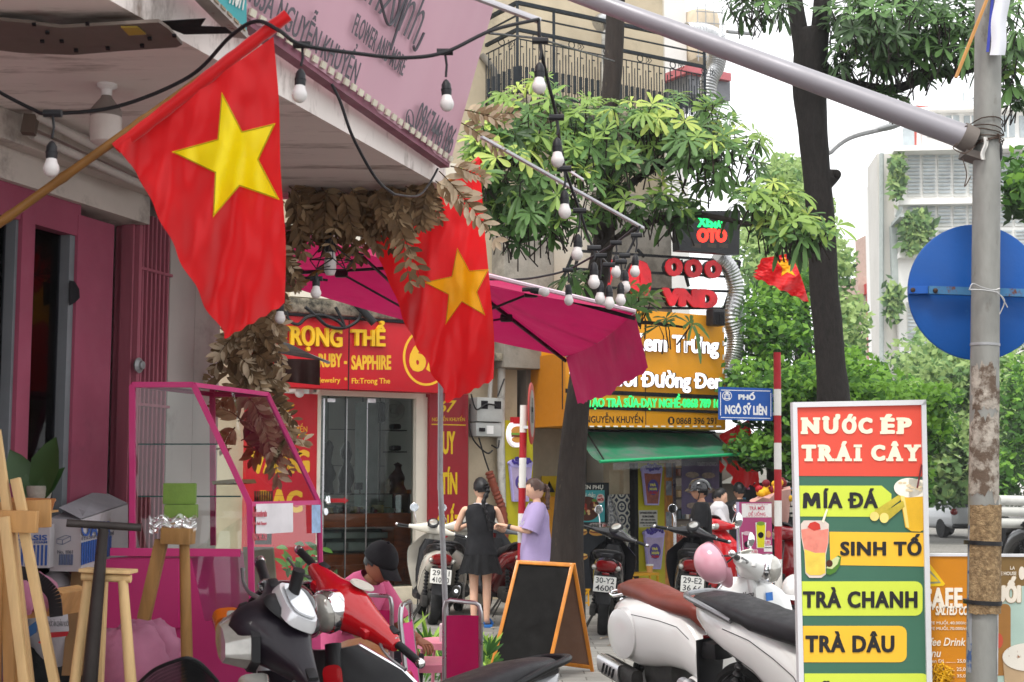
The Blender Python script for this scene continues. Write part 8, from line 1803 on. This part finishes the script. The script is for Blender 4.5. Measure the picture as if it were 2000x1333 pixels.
for s in (1, -1): b.tube([M @ V((0, s * .08, .86)), M @ V((.01, s * .085, .5)), M @ V((-.01, s * .09, .06))], [.115, .08, .065], 12)
for s, nm in ((1, 'l'), (-1, 'r')): b.tube([M @ J['sh' + nm], M @ (J['sh' + nm].lerp(J['el' + nm], .85))], [.078, .075], 12)
b.build('trousers', CJEAN, th)
# seated man with a cap, in pink
sx_, sy = pt(690, 1200, 9.0).x, 9.0
th, M = person('seated man in pink polo and black cap bending over behind the red scooter', sx_, sy, R(-28), None, None, None)
J = {'pel': (-.10, 0, .46), 'wst': (-.07, 0, .62), 'chs': (.02, 0, .82), 'nck': (.12, 0, .965), 'hd': (.16, 0, 1.0)}
E = [('pel', 'wst'), ('wst', 'chs'), ('chs', 'nck'), ('nck', 'hd')]; Rr = {'pel': (.15, .13), 'wst': (.13, .12), 'chs': (.14, .12), 'nck': .062, 'hd': .055}
for s, nm in ((1, 'l'), (-1, 'r')):
    J.update({'sh' + nm: (.06, s * .19, .90), 'el' + nm: (.20, s * .24, .66), 'wr' + nm: (.42, s * .12, .60), 'hp' + nm: (-.05, s * .09, .45), 'kn' + nm: (.36, s * .14, .46), 'an' + nm: (.34, s * .14, .08), 'to' + nm: (.46, s * .15, .03)})
    E += [('chs', 'sh' + nm), ('sh' + nm, 'el' + nm), ('el' + nm, 'wr' + nm), ('pel', 'hp' + nm), ('hp' + nm, 'kn' + nm), ('kn' + nm, 'an' + nm), ('an' + nm, 'to' + nm)]
    for q, r_ in (('sh', .058), ('el', .042), ('wr', .03), ('hp', .09), ('kn', .062), ('an', .042), ('to', .035)): Rr[q + nm] = r_
J = {q: V(v) for q, v in J.items()}
b = skin_body(M, J, E, Rr, 'body', SKIN, th); C = Matrix.Translation((.20, 0, 1.075)) @ Matrix.Rotation(R(-10), 4, 'Z') @ Matrix.Rotation(R(30), 4, 'Y'); r = .10; head(b, C, r)
for s, nm in ((1, 'l'), (-1, 'r')): hand(b, limbframe(J['wr' + nm], J['wr' + nm] - J['el' + nm]), s, .7)
bd = b.xf(M).build('body', mat('skin_tan', '9a664c', .55, var=.06), th, smooth=60); CW = M @ C; eyes(CW, r, th, bd)
b = MB(); S = []
for c, a, d, tl in (((-.12, 0, .44), .185, .15, 0), ((-.08, 0, .62), .18, .15, .15), ((-.01, 0, .78), .205, .15, .35), ((.06, 0, .90), .205, .12, .5), ((.10, 0, .965), .14, .085, .7), ((.125, 0, .985), .075, .065, .8)):
    S.append([M @ p_ for p_ in sup(c, a, d, 26, 2.4, (0, 1, 0), V((math.cos(tl), 0, -math.sin(tl))))])
b.loft(S, cap=False); b.v = [v + V((noise.noise(v * 8), noise.noise(v * 8 + V((4, 4, 4))), 0)) * .012 for v in b.v]; b.build('polo_shirt', CPNK, th, smooth=180, fix=False)
for s, nm in ((1, 'l'), (-1, 'r')):
    a, c = J['sh' + nm], J['el' + nm]; d = c - a; b = MB(); b.tube([M @ (a - d * .2), M @ (a + d * .25), M @ (a + d * .85)], [.08, .088, .092], 16, cap=False); b.build('sleeve', CPNK, th, smooth=180, fix=False)
b = MB()
for s, nm in ((1, 'l'), (-1, 'r')): b.tube([M @ J['hp' + nm], M @ J['kn' + nm], M @ (J['an' + nm])], [.10, .085, .06], 14)
b.build('trousers', CJEAN, th)
hairshell(CW, r, HAIRB, th, back=.0, low=-.25)
b = MB(); KC = CW @ Matrix.Translation((-.1 * r, 0, .18 * r)); prf = [(1.17 * r * math.sin(a), 1.22 * r * math.cos(a)) for a in [1.6 * q / 10 for q in range(11)]]; b.lathe(prf[::-1], KC @ Matrix.Diagonal((1.02, .86, 1, 1)), 28)
b.grid(lambda u, v: KC @ V((1.16 * r * math.cos((u - .5) * 1.9) + .85 * r * v * math.cos((u - .5) * 1.2), .86 * 1.15 * r * math.sin((u - .5) * 1.9) * (1 - .12 * v), -.02 * r - .28 * r * v - .22 * r * v * abs(2 * u - 1) ** 2)), 14, 5); b.sph(KC @ V((0, 0, 1.22 * r)), .012, 8)
b.build('baseball_cap', mat('cap_black', '19191c', .85, var=.1), th, smooth=180, fix=False)
b = MB(); b.tube([CW @ V((-.3 * r, .80 * r, -.2 * r)), CW @ V((-.2 * r, .84 * r, -.3 * r))], .016, 8); b.build('plaster', CWHT, th)
pst = thing('low_stool', 'low stool under the seated man in pink', 'stool', (sx_, sy, 0)); b = MB(); b.lathe([(0, .34), (.15, .34), (.16, .32), (.15, .30), (0, .30)], M @ Matrix.Translation((-.08, 0, 0)), 20)
for q in range(4): a = .78 + q * 1.571; b.bar(M @ V((-.08 + .12 * math.cos(a), .12 * math.sin(a), .31)), M @ V((-.08 + .15 * math.cos(a), .15 * math.sin(a), 0)), .025)
b.build('seat', PTAB, pst)
# ---------------------------------------------------------------- far white block, right
FW = mat('far_white', 'e4e2de', .8, var=.04, vs=.4); FLOUV = mat('far_louvre', 'c4c5c1', .7, var=.15, vs=2); FWIN = mat('far_glass', 'a3abae', .3, var=.3, vs=1); IVY = HZ2  # walls and windows paled: washed-out brightness put into their colours
wb = thing('white_apartment_block', 'tall white block with louvred windows and hanging greenery behind the lamp post', 'building', pt(1850, 1010, 55))
FR3 = Fr(pt(1756, 950, 55), (1, -.10, 0))
def R3(b, *a, **k): return FR3.rect(b, *a, **k)
b = MB(); R3(b, 1756, 285, 2200, 1010, -8, 0); R3(b, 1800, 205, 2200, 290, -8, -1.5); b.build('wall', FW, wb)
b = MB(); R3(b, 1722, 300, 1757, 1010, -3, -.4); b.build('wing', mat('far_wing', 'c2bfb8', .8, var=.08, vs=.5), wb)
b = MB(); R3(b, 1746, 280, 2200, 290, 0, .9); R3(b, 1756, 388, 2200, 396, 0, .5); R3(b, 1756, 490, 2200, 500, 0, .5); R3(b, 1790, 205, 2200, 211, -1.5, -.9); b.build('floor_bands', FW, wb)
for row, (y0, y1) in enumerate(((302, 384), (402, 442), (448, 486), (506, 580), (590, 680))):
    for i in range(11):
        x = 1772 + i * 30
        if i == 0 and row in (2, 3): continue
        f = MB(); R3(f, x, y0, x + 26, y1, 0, .06); o = f.build('window', FLOUV, wb)
        f = MB()
        for k in range(int((y1 - y0) / 7)): R3(f, x + 2, y0 + 2 + k * 7, x + 24, y0 + 5 + k * 7, .06, .12)
        f.build('louvres', FWIN, o)
for i in range(8):
    x = 1812 + i * 36; f = MB(); R3(f, x, 226, x + 26, 268, -1.5, -1.4); o = f.build('window', FWIN, wb); f = MB(); R3(f, x + 12, 226, x + 14, 268, -1.4, -1.3); f.build('bar', FW, o)
for i in range(3):
    f = MB(); R3(f, 1764 + i * 0, 250, 1786, 302, -.02, .04) if i == 0 else None
    if i == 0: f.build('window', FWIN, wb)
b = MB(); rr = random.Random(41)
def ivy(b, cx, cy, rx, ry, n):
    for _ in range(n):
        c = FR3.w(cx + rr.gauss(0, rx * .45), cy + rr.gauss(0, ry * .45), .5 + rr.uniform(0, .5)); d = V((rr.uniform(-1, 1), rr.uniform(-1, 0), rr.uniform(-1, 1))).normalized(); s = d.cross(V((0, -1, .3))).normalized(); l = rr.uniform(.15, .35)
        b.add([c - d * l, c - s * l * .4, c + d * l, c + s * l * .4], [[0, 1, 2, 3]], rr.randrange(3))
ivy(b, 1752, 345, 16, 40, 260); ivy(b, 1788, 446, 30, 30, 420); ivy(b, 1745, 590, 16, 34, 240); ivy(b, 1778, 475, 14, 18, 120); b.build('hanging_greenery', IVY, wb, smooth=0, fix=False)
b = MB(); R3(b, 1757, 418, 1766, 424, 0, 2); b.bar(FR3.w(1752, 424, .5), FR3.w(1760, 405, .5), .15); b.tube([FR3.w(1722, 300, 0), FR3.w(1722, 800, 0)], .09, 6); R3(b, 1742, 440, 1754, 620, -.3, .05); b.build('drainpipe', mat('far_pipe', '9fa6a3', .7), wb)
b = MB(); R3(b, 1882, 180, 1884, 210, -3, -2.9); R3(b, 1895, 190, 1940, 192, -3, -2.9)
for i in range(6): R3(b, 1890 + i * 12, 192, 1891 + i * 12, 210, -3, -2.9)
b.build('roof_railing', FWIN, wb)
b = MB(); FR3.poly(b, [(1768, 216), (1790, 206), (1840, 211), (1840, 215), (1792, 212), (1790, 290), (1786, 290), (1786, 216)], -1.6, -1.2); b.build('red_roof_edge', mat('far_red', 'a85048', .7), wb)
rbk = thing('red_trim_building', 'narrow red and pale building far down the street left of the white block', 'building', pt(1705, 1000, 75))
F4 = Fr(pt(1700, 950, 75), (1, .1, 0)); b = MB(); F4.rect(b, 1700, 570, 1745, 1000, -4, 0); b.build('wall', mat('far_beige', 'b9aa9a', .8, var=.1, vs=.4), rbk)
b = MB(); F4.rect(b, 1702, 560, 1716, 1000, 0, .4); F4.rect(b, 1698, 552, 1730, 572, -2, .8); b.build('red_column', mat('far_red_paint', 'b03a38', .7), rbk)
b = MB(); F4.rect(b, 1676, 540, 1702, 575, -3, 0); F4.rect(b, 1702, 455, 1722, 545, -3, -.5); b.build('upper_block', mat('far_brick', 'b3998c', .8), rbk)
for y in (585, 640, 700): f = MB(); F4.rect(f, 1719, y, 1732, y + 34, 0, .1); f.build('window', FWIN, rbk)
# street lamp arm by the dark trunk
sl = thing('street_lamp', 'curved grey street lamp arm reaching out beside the dark tree trunk', 'street lamp', gnd(1602, 1120))
b = MB(); P = bez([pt(x, y, 25) for x, y in ((1600, 1120), (1602, 700), (1606, 330), (1622, 296), (1660, 268), (1720, 252), (1745, 246))], 8); b.tube(P, [.09] * 9 + [.06] * (len(P) - 9), 8); b.build('arm', GALV, sl)
b = MB(); b.sph(pt(1737, 248, 25), (.28, .12, .06), 12, Matrix.Rotation(R(-14), 3, 'Y')); b.build('lamp_head', mat('lamp_grey', '8c8f90', .4), sl)
# flags beyond the tea stall
def farflag(label, Lp, Rp, Y, star, seed): return flag(label, Lp, Rp, Y, star, STARY2, seed, .05, .9)
farflag('dark red flag flying sideways in front of the dark trunk, half under yellow-green leaves', [(1488, 505), (1476, 530), (1474, 542)], [(1545, 495), (1566, 545), (1580, 592)], 15.0, [(1530, 495), (1538, 512), (1552, 510), (1544, 524), (1554, 540), (1538, 532), (1526, 540), (1528, 524), (1518, 512), (1526, 510)], .7)
farflag('large dark red flag hanging behind the right end of the green awning', [(1405, 850), (1415, 900), (1440, 962)], [(1462, 820), (1475, 880), (1483, 940)], 21.5, [(1450, 860), (1456, 876), (1471, 876), (1460, 890), (1465, 908), (1450, 897), (1440, 910), (1443, 890), (1432, 880), (1445, 876)], 1.9)
b = MB(); b.add([pt(1470, 950, 21.6), pt(1482, 938, 21.6), pt(1484, 957, 21.6)], [[0, 1, 2]]); b.add([pt(1404, 898, 21.8), pt(1416, 912, 21.8), pt(1408, 925, 21.8), pt(1404, 918, 21.8)], [[0, 1, 2, 3]]); b.solo('pennant', FLAGR, 'small bright red pennant corners under the dark red flag by the awning', 'flag', fix=False)
# white car
WCAR = paint('car_silver', 'b9bbbd', .2); car = thing('parked_car', 'silver hatchback seen from behind on the road right of the juice board', 'car', V((13.4, 44, 0)))
Mc2 = Matrix.Translation((13.45, 44.5, 0)) @ Matrix.Scale(.92, 4) @ Matrix.Rotation(R(100), 4, 'Z')
b = MB(); b.loft(secs([(-2.02, .66, .62, .20), (-1.98, .66, .78, .32), (-1.7, .66, .83, .36), (-.6, .66, .85, .38), (.9, .62, .85, .34), (1.6, .58, .80, .28), (1.95, .52, .66, .18)], 4.5, 28)); b.xf(Mc2).build('body', WCAR, car)
b = MB(); b.loft([sup((x, 0, z), a, h, 28, 3.4) for x, z, a, h in ((-1.92, 1.02, .66, .08), (-1.70, 1.16, .66, .24), (-1.35, 1.20, .66, .30), (-.2, 1.20, .66, .29), (.5, 1.08, .64, .20), (1.0, .94, .62, .06))]); b.xf(Mc2).build('cabin', WCAR, car)
b = MB(); b.loft([sup((x, 0, z), .60, h, 20, 4.5) for x, z, h in ((-1.96, 1.06, .06), (-1.80, 1.20, .15), (-1.72, 1.26, .13))]); b.xf(Mc2).build('rear_window', mat('car_glass', '23282c', .08, var=.1), car)
for s in (1, -1):
    b = MB(); b.sph((-1.97, s * .68, .86), (.10, .13, .12), 14); b.xf(Mc2).build('tail_light', LENSR, car)
b = MB(); b.box((-2.03, 0, .62), (.02, .42, .13)); b.xf(Mc2).build('number_plate', mat('plate_yellow', 'c98f22', .5), car)
b = MB(); b.box((-1.98, 0, .40), (.16, 1.5, .16), bev=.06); b.xf(Mc2).build('bumper', BLACKP, car)
for x in (-1.3, 1.25):
    for s in (1, -1):
        b = MB(); b.lathe([(.18, -.1), (.30, -.1), (.32, -.06), (.32, .06), (.30, .1), (.18, .1)], axis((x, s * .74, .32), (0, 1, 0)), 26); o = b.xf(Mc2).build('wheel', RUBBER, car); b = MB(); b.lathe([(0, .06), (.18, .09), (.19, 0), (0, -.05)], axis((x, s * .74, .32), (0, s, 0)), 20); b.xf(Mc2).build('rim', ALLOY, o)
# shopfronts across the road
def shopfront(label, x0, x1, y0, Y, seed, cols):
    th = thing('far_shopfront', label, 'shop', pt((x0 + x1) / 2, 1060, Y)); f = Fr(pt(x0, 1050, Y), (1, .05, 0)); r2 = random.Random(seed)
    b = MB(); f.rect(b, x0, y0, x1, 1062, -3, -.05); b.build('wall', mat('far_shop_wall', '77736c', .8, var=.15, vs=.5), th)
    b = MB(); f.rect(b, x0, y0 - 6, x1, y0 + 12, -.05, 1.4); b.build('canopy', mat('far_canopy', '8f9490', .7, var=.1), th)
    b = MB(); f.rect(b, x0 + 4, y0 + 18, x1 - 4, 1050, -.05, .02); b.build('opening', DARK, th)
    b = MB()
    for k in range(int((x1 - x0) / 3.5)): x = r2.uniform(x0 + 4, x1 - 8); y = r2.uniform(y0 + 22, 1040); f.rect(b, x, y, x + r2.uniform(3, 9), y + r2.uniform(3, 12), .02, .1 + k * .01, m=r2.randrange(len(cols)))
    b.build('goods', [mat('far_goods_' + c, c, .7) for c in cols], th)
    b = MB(); f.rect(b, x0 + 6, y0 + 12, x0 + 30, y0 + 60, .02, .5); b.build('banner', mat('far_teal', '3f8f98', .6, col2='c9c4c0', c2=.55, c2w=.05, c2s=3), th)
shopfront('far shopfront with colourful goods under trees, right of the juice board', 1780, 1910, 945, 60, 3, ['8a2a26', 'c48a2c', '3f6a4a', 'b9b4ac', '2c4a6a'])
shopfront('far shopfront with dark awning beyond the drinks standee', 1400, 1560, 925, 33, 5, ['a83a34', 'c9a23c', '4a7a9c', 'c4bfb6', 'b0628a'])
tn = thing('market_tent', 'grey market tent roof behind the flags and the striped pole', 'tent', pt(1480, 1100, 26)); b = MB()
A = [pt(1405, 945, 24), pt(1560, 942, 24), pt(1560, 935, 28), pt(1405, 935, 28)]; tp_ = pt(1475, 905, 26); b.add(A + [tp_], [[0, 1, 4], [1, 2, 4], [2, 3, 4], [3, 0, 4], [0, 1, 2, 3]]); b.build('roof', mat('tent_grey', '8d8a82', .8, var=.08), tn, smooth=0)
for i in range(4): b = MB(); b.tube([A[i], V((A[i].x, A[i].y, 0))], .04, 8); b.build('leg', GALV, tn)
# bouquet behind the striped pole
bq = thing('flower_bouquet', 'red and yellow flower bouquet wrapped in pale pink paper behind the striped pole', 'bouquet', pt(1510, 1010, 16.5)); r2 = random.Random(17)
b = MB()
for k in range(46): b.sph(pt(1510 + r2.gauss(0, 14), 966 + r2.gauss(0, 11), 16.5 + r2.uniform(-.1, .1)), (.05, .05, .045), 8, m=r2.randrange(3))
b.build('blooms', [mat('bloom_red', 'a3141f', .6), mat('bloom_yellow', 'd9a81c', .6), mat('bloom_dark', '6e0f1c', .6)], bq)
b = MB(); b.lathe([(.02, 0), (.10, .2), (.2, .38), (.24, .5)], axis(pt(1535, 1045, 16.5), (-.35, 0, 1)) , 18); b.v = [v + V((noise.noise(v * 9), 0, noise.noise(v * 7))) * .05 for v in b.v]; b.build('wrapping', mat('wrap_pink', 'c99b90', .7, var=.1), bq, fix=False)
b = MB(); b.tube([pt(1515, 1045, 16.55), V((pt(1515, 1045, 16.55).x, 16.55, 0))], .06, 8); b.build('stand', BLACKM, bq)
# ---------------------------------------------------------------- thin humid air
hz = MB(); hz.box((0, 74, 17), (219, 170, 36)); ho = hz.build('haze', bpy.data.materials.new('haze_air'), None, smooth=0); tag(ho, kind='stuff')
hm = ho.data.materials[0]; hm.use_nodes = True; hn = hm.node_tree.nodes; hn.remove(hn['Principled BSDF'])
pv = hn.new('ShaderNodeVolumePrincipled'); pv.inputs['Color'].default_value = (.93, .95, .97, 1); pv.inputs['Density'].default_value = .0008; pv.inputs['Anisotropy'].default_value = .3
hm.node_tree.links.new(pv.outputs[0], hn['Material Output'].inputs['Volume'])
